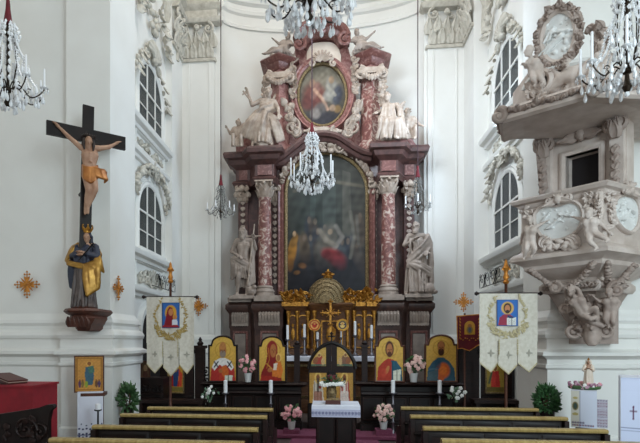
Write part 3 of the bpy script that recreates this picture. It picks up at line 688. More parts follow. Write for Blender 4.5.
for pr, m, nm in (([(.03, -.05), (.03, .06), (-.02, .08), (-.04, .05), (-.04, -.05)], 'gold_pale', 'oval_fillet'), ([(-.04, -.08), (-.04, .08), (-.08, .13), (-.13, .09), (-.17, .12), (-.19, .06), (-.19, -.08)], 'marble_attic', 'oval_frame')):
    b = MB(); b.stroke(fo, [(-u, w) for u, w in pr], FR, True); ap_(nm, b, m)
# crown cornice
crown = smooth_px([(296.5, 44), (299, 37), (304, 31.5), (312, 28), (321, 26.5), (330, 27), (338, 29.5), (344, 34), (347.5, 41)], 4)
b = MB(); b.stroke([P(x, y, 12.3) for x, y in crown], [(-.06, -.3), (-.08, .25), (.0, .3), (.06, .26), (.1, .16), (.2, .12), (.24, .02), (.24, -.3)], FR); ap_('crown_cornice', b, 'marble_red')
for sg, c in ((-1, (299, 44)), (1, (345.5, 39))): b = MB(); b.scroll(P(c[0], c[1], 12.05), .16, Vector((sg, 0, 0)), UP, 1.6, .05, PI/2); ap_('crown_scroll', b, 'marble_red')
b = MB()
b.leaf(P(321, 33, 12.0), P(321, 26, 12.0), .2, .05, FR, .3); b.ell(P(321, 24.5, 12.1), (.2, .1, .1)); ap_('crown_keystone', b, 'marble_red')
b = slab(smooth_px([(307, 64), (307, 52), (312, 44), (318, 42.5), (326, 42), (333, 43), (339, 49), (341, 62), (330, 60), (322, 57), (314, 60)], 2), 12.44, .1); ap_('cream_panel', b, 'cream')
b = MB()
for i in range(9): a = math.radians(15+18.75*i); c = P(322.3, 62, 12.22); d = Vector((math.cos(a), 0, math.sin(a))); b.tube([c+d*.04, c+d*.16+FR*.05, c+d*.28], [.02, .035, .03], 6)
for sg in (-1, 1): b.scroll(P(322.3+sg*11, 63, 12.2), .09, Vector((sg, 0, 0)), UP, 1.4, .03, PI/2)
ap_('shell_crest', b, 'statue_up')
# scrolls under the oval
for sg, c in ((-1, 0), (1, 0)):
    b = MB(); mx = lambda x: 322+sg*(x-322) if False else (x if sg > 0 else 645-x)
    for (x, y, r) in ((353, 127, .2), (349, 133, .12), (357, 117, .1)): b.scroll(P(mx(x), y, 12.15), r, Vector((sg, 0, 0)), UP, 1.6, .045, PI/2)
    for i in range(12): t = i/11; c = P(mx(346+13*t), 135-30*t**1.2, 12.18); b.leaf(c, c+Vector((rc(-.1, .16)*sg, -.04, rc(0, .2))), .15, .05, FR, .35)
    for i in range(5): c = P(mx(rc(352, 359)), rc(104, 118), 12.16); b.ell(c, (.06, .06, .09))
    ap_('oval_scroll', b, 'statue_up', None, True, 60)
b = MB()
for i in range(14): t = i/13; c = P(306+33*t, 131.5-2*math.sin(PI*t), 12.15); b.ell(c, (.1, .07, rc(.05, .09)))
for sg in (-1, 1): b.scroll(P(322.5+sg*12, 131, 12.1), .1, Vector((sg, 0, 0)), UP, 1.4, .04, PI/2)
ap_('oval_base_scroll', b, 'statue_up')
# ------------------------------------------------------------------ figures
def unit(v): v = Vector(v); return v.normalized() if v.length > 0 else v
def hand(w, d, side, s=1.0, curl=.35, up=(0, 0, 1)):
    """palm, four bent fingers of unequal length and a thumb leaving the side of the palm"""
    d = unit(d); n = unit(Vector(up)-d*Vector(up).dot(d)); x = d.cross(n)*side; w = Vector(w); r = []
    r += [cap(w, w+d*.05*s, .026*s, .034*s), cap(w+d*.05*s+x*.02*s, w+d*.085*s+x*.024*s, .022*s), cap(w+d*.05*s-x*.02*s, w+d*.085*s-x*.024*s, .022*s)]
    for k, (o, L) in enumerate(((.034, .07), (.012, .082), (-.011, .078), (-.033, .06))):
        b = w+d*.085*s+x*o*s; m = b+(d*(1-curl*.4)-n*curl*.5)*L*.55*s; t = m+(d*(1-curl)-n*curl)*L*.5*s
        r += [cap(b, m, .0125*s, .0115*s), cap(m, t, .0115*s, .0095*s)]
    b = w+d*.03*s+x*.03*s; m = b+(d*.5+x*.75-n*.2)*.045*s; t = m+(d*.85+x*.2-n*.3)*.04*s; r += [cap(b, m, .016*s, .0135*s), cap(m, t, .0135*s, .011*s)]
    return r
def head(c, face, s=1.0, hair='short', beard=False, up=(0, 0, 1), child=False):
    f = unit(face); u = unit(Vector(up)-f*Vector(up).dot(f)); x = f.cross(u); c = Vector(c); R = Matrix((x, f, u)).transposed(); r = []
    W_ = lambda a, b_, d_: c+x*a*s+f*b_*s+u*d_*s
    r += [el(c, (.075*s, .09*s, .105*s), R), el(W_(0, .03, -.05), (.055*s, .06*s, .065*s), R), cap(W_(0, .09, .01), W_(0, .108, -.022), .011*s, .017*s), cap(W_(-.045, .08, .03), W_(.045, .08, .03), .012*s)]
    r += [cap(W_(-.02, .084, -.055), W_(.02, .084, -.055), .009*s), el(W_(0, .075, -.09), .022*s), el(W_(-.034, .075, .008), .014*s), el(W_(.034, .075, .008), .014*s), el(W_(-.077, -.005, -.005), (.012*s, .022*s, .03*s), R), el(W_(.077, -.005, -.005), (.012*s, .022*s, .03*s), R)]
    if hair:
        g = random.Random(int(abs(c.x*977+c.z*131)*10) % 9999)
        for i in range(34 if hair != 'cap' else 16):
            a = g.uniform(-PI, PI); e = g.uniform(.1, 1.3); d = Vector((math.cos(a)*math.cos(e), math.sin(a)*math.cos(e), math.sin(e)))
            if d.y > .62 and d.z < .7: continue
            r.append(el(W_(d.x*.078, d.y*.09-.008, d.z*.105+.01), g.uniform(.02, .032)*s))
        if hair == 'long':
            for k in range(9): a = PI*(k/8); r += chain([W_(.08*math.cos(a), -.03-.06*math.sin(a), .03), W_(.09*math.cos(a), -.03-.07*math.sin(a), -.08), W_(.085*math.cos(a), -.02-.08*math.sin(a), -.19)], [.03*s, .03*s, .018*s])
    if beard:
        for k in range(-3, 4): r += chain([W_(.02*k, .06-.006*k*k, -.06), W_(.016*k, .085-.006*k*k, -.12), W_(.008*k, .08, -.165)], [.024*s, .022*s, .012*s])
    return r
def person(J, s=1.0, face=(0, -1, 0), hair='short', beard=False, child=False, hands=True, headup=(0, 0, 1)):
    """one continuous body from joints; J keys: pel chest neck head sl sr el er hl hr kl kr fl fr hipl hipr"""
    k = 1.25 if child else 1.0; J = {a: Vector(v) for a, v in J.items()}; r = []
    ax = unit(J['sr']-J['sl']); hx = unit(J['hipr']-J['hipl'])
    w_ = J['pel'].lerp(J['chest'], .5)
    for o in (-1, 1): r += [cap(J['pel']+hx*o*.055*s*k, w_+ax*o*.045*s*k, .105*s*k, .092*s*k), cap(w_+ax*o*.045*s*k, J['chest']+ax*o*.075*s*k, .092*s*k, .112*s*k)]
    r += [cap(J['chest'], J['neck'], .1*s, .065*s), cap(J['sl'], J['sr'], .07*s*k), cap(J['neck'], J['head'], .058*s, .05*s)]
    r += head(J['head'], face, s*(1.3 if child else 1.0), hair, beard, headup)
    for a in 'lr':
        r += [cap(J['s'+a], J['e'+a], .062*s*k, .048*s*k), cap(J['e'+a], J['h'+a], .048*s*k, .03*s*k)]
        if hands: r += hand(J['h'+a], J['h'+a]-J['e'+a], 1 if a == 'l' else -1, s*(1.1 if child else 1.15))
        r += [cap(J['hip'+a], J['k'+a], .092*s*k, .064*s*k), cap(J['k'+a], J['k'+a].lerp(J['f'+a], .35), .06*s*k, .06*s*k), cap(J['k'+a].lerp(J['f'+a], .35), J['f'+a], .06*s*k, .036*s*k)]
        if ('t'+a) in J: t = J['t'+a]
        else: t = J['f'+a]+(unit(face)*.8+Vector((0, 0, -.35)))*.15*s
        r += [cap(J['f'+a], t, .036*s*k, .026*s*k)]
    return r
def stand(s=1.0, lean=0.0, **kw):
    J = dict(pel=(0, 0, .92), chest=(lean, 0, 1.26), neck=(lean, -.01, 1.44), head=(lean, -.04, 1.57), sl=(-.18+lean, 0, 1.38), sr=(.18+lean, 0, 1.38), el=(-.26, 0, 1.1), er=(.26, 0, 1.1), hl=(-.22, -.12, .88), hr=(.22, -.12, .88),
             hipl=(-.09, 0, .9), hipr=(.09, 0, .9), kl=(-.1, -.04, .5), kr=(.11, -.03, .5), fl=(-.11, 0, .07), fr=(.13, 0, .07))
    J.update(kw); return {a: Vector(v)*s for a, v in J.items()}
def drape(g, a0, a1, b0, b1, n, r0, r1, sag=.05, jit=.03):
    """n cloth folds running between the edge a0-a1 and the edge b0-b1"""
    r = []; a0, a1, b0, b1 = map(Vector, (a0, a1, b0, b1))
    for i in range(n):
        t = (i+.5)/n; p = a0.lerp(a1, t); e = b0.lerp(b1, t); m = p.lerp(e, .5)+Vector((g.uniform(-jit, jit), -sag*g.uniform(.4, 1.2), g.uniform(-jit, jit))); k = g.uniform(.6, 1.05)
        r += chain([p, p.lerp(m, .6)+Vector((0, -.02, 0)), m, m.lerp(e, .6), e], [r0*k, r0*k, r1*k, r1*k, r1*.8*k])
    return r
def skirt(g, w, h, rw, rh, n=16, r=.035, spread=1.0):
    w, h = Vector(w), Vector(h); out = [('c', w, h, rw*.85, rh*.82)]
    for i in range(n):
        a = 2*PI*(i+g.uniform(-.3, .3))/n; d = Vector((math.cos(a)*spread, math.sin(a), 0)); p = w+d*rw*.9; e = h+d*rh*g.uniform(.85, 1.05); m = p.lerp(e, .5)+Vector((g.uniform(-.04, .04), g.uniform(-.03, .03), 0)); out += chain([p, m, e], [r*.6, r*g.uniform(.6, 1.0), r*g.uniform(.6, 1.0)])
    return out
def place(prims, loc, s, rz=0, vox=.017, sm=1, name='statue', m='statue', parent=None, **kw):
    me = sculpt(prims, vox, sm, Matrix.Scale(s, 4))
    if parent is not None:
        o = put(name, me, M[m] if isinstance(m, str) else m, None, world=False, loc=loc); o.parent = parent; o.location = Vector(loc); o.rotation_euler = (0, 0, rz); return o
    o = put(name, me, M[m], None, world=False, loc=loc, **kw); o.rotation_euler = (0, 0, rz); return o
# the saint with the cross staff, left of the altar
g = random.Random(3)
J = stand(lean=.02, head=(.0, -.05, 1.57), el=(-.3, .02, 1.12), hl=(-.08, -.18, .98), er=(.32, -.02, 1.16), hr=(.3, -.16, 1.36), kl=(-.08, -.14, .52), fl=(-.14, -.02, .08), fr=(.1, -.04, .08), kr=(.13, -.03, .5))
pr = person(J, 1, (-.15, -1, -.15), 'long', True)
pr += drape(g, (.22, -.04, 1.42), (.3, .06, 1.2), (.3, 0, .35), (.14, -.1, .25), 6, .045, .055, .05)
pr += drape(g, (-.24, -.06, 1.0), (-.2, -.12, .84), (.2, -.14, .8), (.22, -.1, .56), 6, .03, .034, .09)+drape(g, (-.16, -.1, .85), (.18, -.12, .8), (-.2, -.12, .5), (.2, -.12, .4), 7, .03, .032, .06)
pr += drape(g, (-.3, .0, .95), (-.1, -.1, .9), (-.3, .02, .42), (-.16, -.08, .5), 6, .05, .05, .02)
pr += drape(g, (-.25, .08, 1.35), (.25, .08, 1.35), (-.22, .08, .3), (.25, .08, .2), 5, .06, .07, -.03)
pr += [el((.22, -.08, .12), (.13, .1, .12)), el((.3, -.12, .22), (.06, .08, .06)), cap((.22, -.05, 0), (-.2, -.02, 0), .06)]
zs_ = za(300)+.05
bp = P(243, 298, 11.98); root = empty('stone_statue', (bp.x, bp.y, zs_), 'pale stone bearded saint holding a tall thin cross left of the altar', 'statue', 'life size saints beside the altar columns')
place(pr, (0, 0, .03), .98, 0, .012, 1, 'figure', 'statue', root)
b = MB(); t0, t1 = P(247.5, 285, 11.8), P(254.5, 224, 11.8); d = (t1-t0); b.tube([t0, t1], .016, 6); c = t0+d*.78; b.tube([c-Vector((.17, 0, -.03)), c+Vector((.19, 0, .03))], .016, 6); put('cross_staff', b.mesh(), M['statue_up'], root)
b = MB(); b.box((bp.x, bp.y, zs_), (.6, .42, .08)); put('plinth', b.mesh(), M['statue'], root)
# the draped saint on the right
g = random.Random(5)
J = stand(lean=-.02, head=(-.04, -.04, 1.58), el=(-.3, -.02, 1.16), hl=(-.1, -.2, 1.26), er=(.3, 0, 1.12), hr=(.2, -.18, .98), kl=(-.12, -.12, .5), kr=(.12, -.03, .5))
pr = person(J, 1, (-.5, -1, .1), 'short', True)
pr += skirt(g, (0, 0, 1.0), (.0, 0, .06), .2, .27, 16, .04)
pr += drape(g, (.26, -.06, 1.4), (.28, .0, 1.1), (-.22, -.14, .85), (-.24, -.14, .6), 6, .05, .055, .14)
pr += drape(g, (-.2, -.12, 1.3), (.1, -.14, 1.25), (-.18, -.16, .9), (.15, -.16, .9), 6, .035, .035, .04)
pr += drape(g, (-.24, -.1, .8), (-.2, -.16, .7), (.28, -.1, .62), (.3, -.05, .4), 5, .05, .05, .12)
pr += drape(g, (.24, 0, 1.42), (.34, .02, 1.2), (.36, 0, .3), (.3, -.05, .12), 5, .05, .055, .02)
pr += [el((.26, -.14, .13), (.12, .1, .14)), el((.36, -.1, .06), (.1, .1, .06)), cap((-.25, 0, .02), (.3, 0, .02), .06)]
bp = P(417, 297, 11.98); root = empty('stone_statue', (bp.x, bp.y, zs_), 'pale stone draped saint with hand on chest right of the altar', 'statue', 'life size saints beside the altar columns')
place(pr, (0, 0, .03), 1.0, 0, .012, 1, 'figure', 'statue', root)
b = MB(); b.box((bp.x, bp.y, zs_), (.6, .42, .08)); put('plinth', b.mesh(), M['statue'], root)
# seated and standing angels on the entablature
def sit(**kw):
    J = dict(pel=(0, 0, .35), chest=(0, -.04, .7), neck=(0, -.05, .88), head=(0, -.08, 1.02), sl=(-.18, -.03, .82), sr=(.18, -.03, .82), el=(-.32, -.06, .6), er=(.32, -.06, .6), hl=(-.28, -.26, .5), hr=(.28, -.26, .5),
             hipl=(-.1, -.05, .33), hipr=(.1, -.05, .33), kl=(-.14, -.42, .42), kr=(.16, -.42, .38), fl=(-.14, -.4, .02), fr=(.16, -.36, .0))
    J.update(kw); return {a: Vector(v) for a, v in J.items()}
def lap(g, n=11):
    r = []
    for i in range(n):
        t = -1+2*i/(n-1); w = g.uniform(.85, 1.1); kx = t*.27+g.uniform(-.02, .02); r += chain([(t*.18, -.06, .5), (kx, -.34*w, .47+.03*math.cos(t*6)), (kx*1.05, -.44*w, .36), (kx*1.2+g.uniform(-.04, .04), -.4*w, .17), (kx*1.4+g.uniform(-.05, .05), -.36*w, .0)], [.05, .055, .05, .042, .045])
    return r
def wing(base, tip, s=1.0):
    b, t = Vector(base), Vector(tip); r = []
    for i in range(6): f = i/5; e = b.lerp(t, .5+.5*f)+Vector((0, .03, -.28*s*(1-f))); r.append(cap(b.lerp(t, f*.7), e, .05*s, .03*s))
    return r
g = random.Random(8); zc = za(149)
bp = P(261, 150, 12.1); root = empty('angel_group', (bp.x, bp.y, zc+.0), 'beige stone angel with raised cross and putto on the cornice left of the oval painting', 'statue', 'angel groups on the altar cornice')
J = stand(lean=.06, pel=(0, 0, .72), chest=(.04, -.02, 1.02), neck=(.08, -.04, 1.18), head=(.1, -.08, 1.3), sl=(-.12, -.02, 1.14), sr=(.24, -.02, 1.1), el=(-.3, -.08, 1.02), hl=(-.38, -.14, 1.26), er=(.34, -.1, .9), hr=(.36, -.2, .72), hipl=(-.09, 0, .7), hipr=(.09, 0, .7), kl=(-.2, -.18, .44), kr=(.1, -.1, .36), fl=(-.3, -.06, .08), fr=(.16, -.04, .05))
pr = person(J, 1, (.2, -1, -.3), 'short'); pr += skirt(g, (0, 0, .78), (-.06, -.02, .08), .17, .24, 14, .045); pr += drape(g, (-.2, -.12, .86), (.1, -.14, .9), (-.62, -.1, .3), (-.05, -.16, .08), 9, .05, .06, .12)+drape(g, (-.3, 0, .7), (-.2, 0, .8), (-.75, .02, .5), (-.6, .0, .15), 5, .05, .06, .05); pr += drape(g, (.2, -.06, 1.1), (.3, 0, .9), (-.3, -.12, .7), (-.4, -.05, .5), 6, .04, .045, .14)+drape(g, (.1, -.1, .8), (.28, .0, .75), (.3, -.08, .1), (.48, .0, .2), 6, .04, .05, .06); pr += wing((.1, .12, 1.05), (.26, .18, 1.42), .8)
place(pr, (.1, -.05, .0), 1.0, 0, .013, 1, 'angel', 'statue_up', root)
b = MB(); h = Vector((bp.x-.33, bp.y-.2, zc+1.2)); b.tube([h+Vector((.1, 0, -.1)), h+Vector((-.08, 0, .14))], .02, 6); b.tube([h+Vector((-.1, 0, .05)), h+Vector((.04, 0, .12))], .018, 6); put('small_cross', b.mesh(), M['statue_up'], root)
pr = person(sit(head=(.02, -.1, 1.0), hl=(-.4, -.2, .75), hr=(.3, -.3, .62)), 1, (.4, -1, 0), 'cap', False, True); pr += drape(g, (-.2, -.2, .4), (.2, -.2, .4), (-.25, -.3, .02), (.25, -.3, .02), 6, .06, .06, .06)
place(pr, (-.56, .02, .02), .62, 0, .013, 1, 'putto', 'statue_up', root)
bp = P(389, 148, 12.1); root = empty('angel_group', (bp.x, bp.y, zc), 'beige stone seated draped angel with putto on the cornice right of the oval painting', 'statue', 'angel groups on the altar cornice')
pr = person(sit(pel=(0, 0, .45), chest=(-.04, -.04, .8), neck=(-.06, -.06, .98), head=(-.08, -.1, 1.11), hl=(-.36, -.2, .7), el=(-.34, -.06, .76), hr=(.38, -.2, .66)), 1, (-.4, -1, 0), 'short'); pr += lap(g, 11)+drape(g, (-.3, -.2, .62), (-.1, -.25, .5), (.3, -.35, .3), (.42, -.3, .1), 6, .045, .05, .12); pr += [('c', Vector((0, -.05, .35)), Vector((0, -.05, .08)), .2, .26)]; pr += drape(g, (-.2, -.1, .95), (.2, -.1, .95), (-.3, -.2, .5), (.35, -.2, .5), 7, .045, .05, .08); pr += wing((.12, .1, .85), (.4, .16, 1.12), .9)
place(pr, (.02, -.02, .0), .95, 0, .013, 1, 'angel', 'statue_up', root)
pr = person(sit(head=(-.06, -.1, 1.0), hl=(-.34, -.3, .7), hr=(.4, -.2, .5)), 1, (-.6, -1, 0), 'cap', False, True); pr += drape(g, (-.2, -.2, .4), (.2, -.2, .4), (-.25, -.3, .02), (.3, -.3, .02), 6, .06, .06, .06)
place(pr, (.46, .0, .02), .68, 0, .013, 1, 'putto', 'statue_up', root)
# putti on the attic piers
zl, zr = P(277, 52, 12.0).z+.1, P(371, 47, 12.0).z+.1
J = dict(pel=(0, 0, .2), chest=(.14, -.04, .42), neck=(.18, -.05, .54), head=(.2, -.08, .67), sl=(.02, -.04, .52), sr=(.3, -.04, .48), el=(-.12, -.08, .42), hl=(-.28, -.1, .56), er=(.38, -.1, .34), hr=(.3, -.22, .3), hipl=(-.08, -.04, .2), hipr=(.02, -.08, .16), kl=(-.34, -.1, .26), kr=(-.2, -.26, .12), fl=(-.62, -.06, .1), fr=(-.5, -.22, .02), tl=(-.74, -.06, .12), tr=(-.62, -.24, .04))
pr = person(J, .92, (-.2, -1, 0), 'cap', False, True); pr += [cap((-.4, 0, .04), (.3, 0, .04), .09), cap((-.1, 0, .08), (.2, 0, .12), .12)]; pr += drape(g, (-.1, -.16, .3), (.15, -.18, .28), (-.3, -.16, .02), (.35, -.16, .02), 6, .05, .05, .05)
bp = P(282.5, 52, 12.25); place(pr, (bp.x, bp.y, zl-.08), .68, 0, .016, 2, 'stone_putto', 'statue', None, label='reclining stone putto on the left attic pier, legs stretched to the left', cat='statue', group='putti on the attic piers')
Jm = {k: Vector((-v[0], v[1], v[2])) for k, v in J.items()}; sw = {}
for k, v in Jm.items(): sw[{'l': k[:-1]+'r', 'r': k[:-1]+'l'}[k[-1]] if k not in ('pel', 'chest', 'neck', 'head') else k] = v
sw['hr'] = Vector((.36, -.1, .62)); sw['hl'] = Vector((-.45, -.15, .42)); sw['el'] = Vector((-.4, -.1, .36))
pr = person(sw, .92, (.2, -1, 0), 'cap', False, True); pr += [cap((.4, 0, .04), (-.3, 0, .04), .09), cap((.1, 0, .08), (-.2, 0, .12), .12)]; pr += drape(g, (-.15, -.18, .28), (.1, -.16, .3), (-.35, -.16, .02), (.3, -.16, .02), 6, .05, .05, .05)
bp = P(362.5, 47, 12.25); place(pr, (bp.x, bp.y, zr-.08), .68, 0, .016, 2, 'stone_putto', 'statue', None, label='reclining stone putto on the right attic pier, one arm raised', cat='statue', group='putti on the attic piers')
# ================================================================== altar table, tabernacle and what stands on them
Ym = 11.35
xa, xb = XX(284, Ym), XX(378, Ym); zt = P(330, 357, Ym).z
t = empty('altar_table', ((xa+xb)/2, Ym+.3, .15), 'dark brown high altar table under the gilded tabernacle', 'altar table')
b = MB(); b.mould([(xa, 12.0), (xa, Ym), (xb, Ym), (xb, 12.0)], [(-.3, zt), (.06, zt), (.08, zt-.06), (.02, zt-.12), (0, zt-.16), (0, .5), (.05, .42), (.05, .15), (-.3, .15)]); put('altar_body', b.mesh(), M['altar_brown'], t)
b = MB(); b.box(((xa+xb)/2, Ym+.32, zt-.03), (xb-xa, .7, .06)); put('table_top', b.mesh(), M['altar_brown'], t)
for i in range(3):
    b = MB(); w = (xb-xa)/3; xc = xa+w*(i+.5); z0, z1 = .55, zt-.22; b.stroke([(xc-w*.4, Ym, z0), (xc+w*.4, Ym, z0), (xc+w*.4, Ym, z1), (xc-w*.4, Ym, z1)], [(0, 0), (0, .03), (.05, .03), (.06, 0)], FR, True); put('panel_moulding', b.mesh(), M['gold_pale'], t)
b = MB(); b.mould([(xa-.03, 11.95), (xa-.03, Ym-.03), (xb+.03, Ym-.03), (xb+.03, 11.95)], [(-.32, zt+.02), (.07, zt+.02), (.09, zt), (.095, zt-.09), (.085, zt-.09), (.08, zt-.005), (-.32, zt+.005)])
put('altar_cloth', b.mesh(), M['white'], None, 'white linen cloth with short drop on the high altar table', 'altar cloth')
# tabernacle
Yt = 11.75; zb = zt+.025; x0_, x1_ = XX(287, Yt), XX(376, Yt); xc = (x0_+x1_)/2
tb = empty('tabernacle', (xc, Yt, zb), 'brown and gilt tabernacle shelf with round dome behind the altar candles', 'tabernacle')
zy = lambda y: P(330, y, Yt).z
def tp(name, b, m, ang=35): return put(name, b.mesh(True, ang), M[m], tb)
b = MB(); b.mould([(x0_, 12.25), (x0_, Yt), (XX(309, Yt), Yt), (XX(312, Yt), Yt-.12), (XX(350, Yt), Yt-.12), (XX(353, Yt), Yt), (x1_, Yt), (x1_, 12.25)], [(-.3, zy(303)), (.05, zy(303)), (.1, zy(305)), (.07, zy(308)), (.02, zy(310)), (0, zy(312)), (0, zb+.16), (.04, zb+.12), (.04, zb), (-.3, zb)]); tp('tabernacle_body', b, 'altar_brown')
for px in (288.5, 297.5, 308, 314.5, 347.5, 354, 364.5, 374):
    y_ = Yt-.13 if 311 < px < 351 else Yt-.02; x = XX(px, y_); b = MB(); H = zy(311)-zb-.16
    b.lathe((x, y_-.02, zb+.16), [(.045, 0), (.05, .05), (.03, .08), (.035, H*.2), (.028, H*.5), (.033, H*.8), (.045, H*.88), (.06, H-.02), (.06, H)], 10); tp('gilded_colonnette', b, 'gold')
for px, w in ((293, .1), (303, .12), (359, .12), (369, .1)):
    b = MB(); x = XX(px, Yt); b.stroke([(x-w, Yt-.0, zb+.2), (x+w, Yt, zb+.2), (x+w, Yt, zy(320))]+arc((x, zy(320)), w, .1, 0, 180, 9, lambda a, c: Vector((a, Yt, c)))[1:-1]+[(x-w, Yt, zy(320))], [(0, 0), (0, .03), (.025, .03), (.025, 0)], FR, True); b.ell((x, Yt-.02, zb+.5), (.05, .03, .16)); b.ell((x, Yt-.03, zb+.7), (.04, .04, .05)); tp('gilded_niche', b, 'gold')
b = MB(); x = XX(331, Yt-.15); b.stroke([(x-.2, Yt-.12, zb+.2), (x+.2, Yt-.12, zb+.2), (x+.2, Yt-.12, zy(322)), (x-.2, Yt-.12, zy(322))], [(0, 0), (0, .03), (.03, .03), (.03, 0)], FR, True); b.ell((x, Yt-.13, zb+.5), (.13, .03, .22)); tp('tabernacle_door', b, 'gold')
# dome with beaded rings
dc = P(326.5, 303, Yt+.05); R = (XX(346.5, Yt+.05)-XX(306.5, Yt+.05))/2; hD = zy(277.5)-zy(303)
b = MB(); b.lathe(dc, [(R*1.04, -.02), (R*1.04, .05)]+[(R*math.cos(a), .05+(hD-.05)*math.sin(a)) for a in np.linspace(0, PI/2, 12)], 28, Matrix.Diagonal((1, .6, 1)))
for k, rr in enumerate((.95, .78, .6, .4)):
    for i in range(int(34*rr)):
        a = PI*i/(int(34*rr)-1); p = dc+Vector((R*rr*math.cos(a), -R*.6*math.sqrt(max(.02, 1-rr*rr))*.9-.03, .04+(hD-.05)*rr*math.sin(a))); b.ell(p, .022)
tp('dome', b, 'gold_pale')
b = MB(); p = P(328, 277, Yt+.05); b.lathe(p, [(.1, -.05), (.12, 0), (.05, .04), (.06, .08), (.09, .1), (.03, .14), (.02, .18)], 12); b.ell(p+Vector((-.1, 0, .06)), (.06, .04, .04)); b.ell(p+Vector((.1, 0, .06)), (.06, .04, .04)); tp('dome_finial', b, 'gold')
for sg, (xa_, xb_, y0, y1) in ((-1, (282, 309, 293, 304)), (1, (344, 377, 290, 304))):   # gilded sprays and cherubs
    for k in range(3):
        b = MB()
        for i in range(16):
            px = xa_+(xb_-xa_)*(k+rnd.random())/3; p = P(px, rc(y0, y1), Yt-.1); dd = Vector((rc(-.16, .16), rc(-.06, .02), rc(-.02, .17))); b.leaf(p, p+dd, .08, .03, FR, .3)
            if i % 3 == 0: b.ell(p, (rc(.03, .06), .04, rc(.03, .06)))
        p = P(xa_+(xb_-xa_)*(k+.5)/3, y1+1, Yt-.1); b.box(p+UP*(.02), (.22, .1, .1)); b.tube([p, p+UP*.2], .03, 6); tp('gilded_spray', b, 'gold', 60)
# standing gold cross
cr = P(330.5, 345, 11.2)
def ornate_cross(name, top, mid, arm, bot, Y, th, label, cat, m='gold_cross', group=None, pole=None, rot=None, base=True, key=None):
    """a trefoil-ended metal cross: mid = centre pixel, arm = half width in px"""
    c = P(mid[0], mid[1], Y); s = 1/ppm(mid[0], Y); A = arm*s; up = (mid[1]-top)*s; dn = (bot-mid[1])*s
    R = Matrix.Rotation(rot, 3, 'Z') if rot else Matrix.Identity(3); u = R @ Vector((1, 0, 0)); o = R @ FR
    rt = empty(name, c-UP*dn, label, cat, group); b = MB()
    b.stroke([c-UP*dn, c+UP*up*.8], [(-th, -th*.6), (-th, th*.6), (th, th*.6), (th, -th*.6)], o); b.stroke([c-u*A*.8, c+u*A*.8], [(-th, -th*.6), (-th, th*.6), (th, th*.6), (th, -th*.6)], o)
    for d, L in ((UP, up), (u, A), (-u, A), (-UP, min(dn, up))):
        sd = d.cross(o); e = c+d*L*.82
        for k in (d*.16*A*1.2, sd*.2*A, -sd*.2*A): b.ell(e+k, (th*1.1, th*.8, th*1.1))
        b.ell(e, th*1.5)
    put('cross_body', b.mesh(True, 60), M[m], rt); b = MB()
    for i in range(12):
        a = 2*PI*i/12+PI/12; d = u*math.cos(a)+UP*math.sin(a); L = A*(.62 if i % 3 else .48); b.tube([c+d*A*.2, c+d*L], [th*.5, th*.25], 5)
    b.ell(c+o*th*.5, (th*2, th, th*2)); put('rays', b.mesh(), M[m], rt); return rt
r = ornate_cross('altar_cross', 299, (330.5, 313), 9.5, 352, 11.3, .022, 'tall gilded standing cross in the middle of the high altar', 'cross', 'gold')
b = MB(); b.lathe((r.location.x, r.location.y, zb), [(.1, 0), (.1, .03), (.05, .06), (.03, .12), (.02, .2)], 12); put('cross_foot', b.mesh(), M['gold'], r); r.location.z = r.location.z
# liturgical fans
for px, c1, c2, lab in ((314.5, '#b3352a', '#e0b060', 'red and gold round fan on a staff left of the altar cross'), (342.5, '#c9a040', '#35304a', 'gold round fan with dark centre on a staff right of the altar cross')):
    c = P(px, 325, 11.15); rr = 5.3/ppm(px, 11.15); rt = empty('liturgical_fan', (c.x, c.y, zb), lab, 'fan', 'round fans on the high altar')
    p = Paint(rr*2, rr*2, 24, 24, top=lambda u: .5+.5*math.sqrt(max(0, 1-4*u*u)), bot=lambda u: .5-.5*math.sqrt(max(0, 1-4*u*u))); p.fill(c1); p.el(.5, .5, .38, .38, c2, 0, .15); p.el(.5, .5, .24, .28, c1 if px < 320 else '#e0c070', 0, .2); p.el(.5, .38, .1, .1, '#c98a50'); p.el(.3, .45, .12, .06, '#8a2a20' if px < 320 else c2, 30); p.el(.7, .45, .12, .06, '#8a2a20' if px < 320 else c2, -30)
    put('fan_disc', p.mesh((c.x-rr, c.y, c.z-rr), (1, 0, 0), UP, .015, FR), M['paint'], rt)
    b = MB(); b.stroke(arc((0, 0), rr, rr, 0, 360, 25, lambda a, d: c+Vector((a, 0, d)))[:-1], [(-.005, -.02), (-.005, .02), (.02, .02), (.02, -.02)], FR, True); put('fan_rim', b.mesh(), M['gold'], rt)
    b = MB(); b.tube([(c.x, c.y+.005, zb), (c.x, c.y+.005, c.z-rr)], .014, 6); b.lathe((c.x, c.y, zb), [(.06, 0), (.06, .02), (.02, .05)], 10); put('staff', b.mesh(), M['gold'], rt)
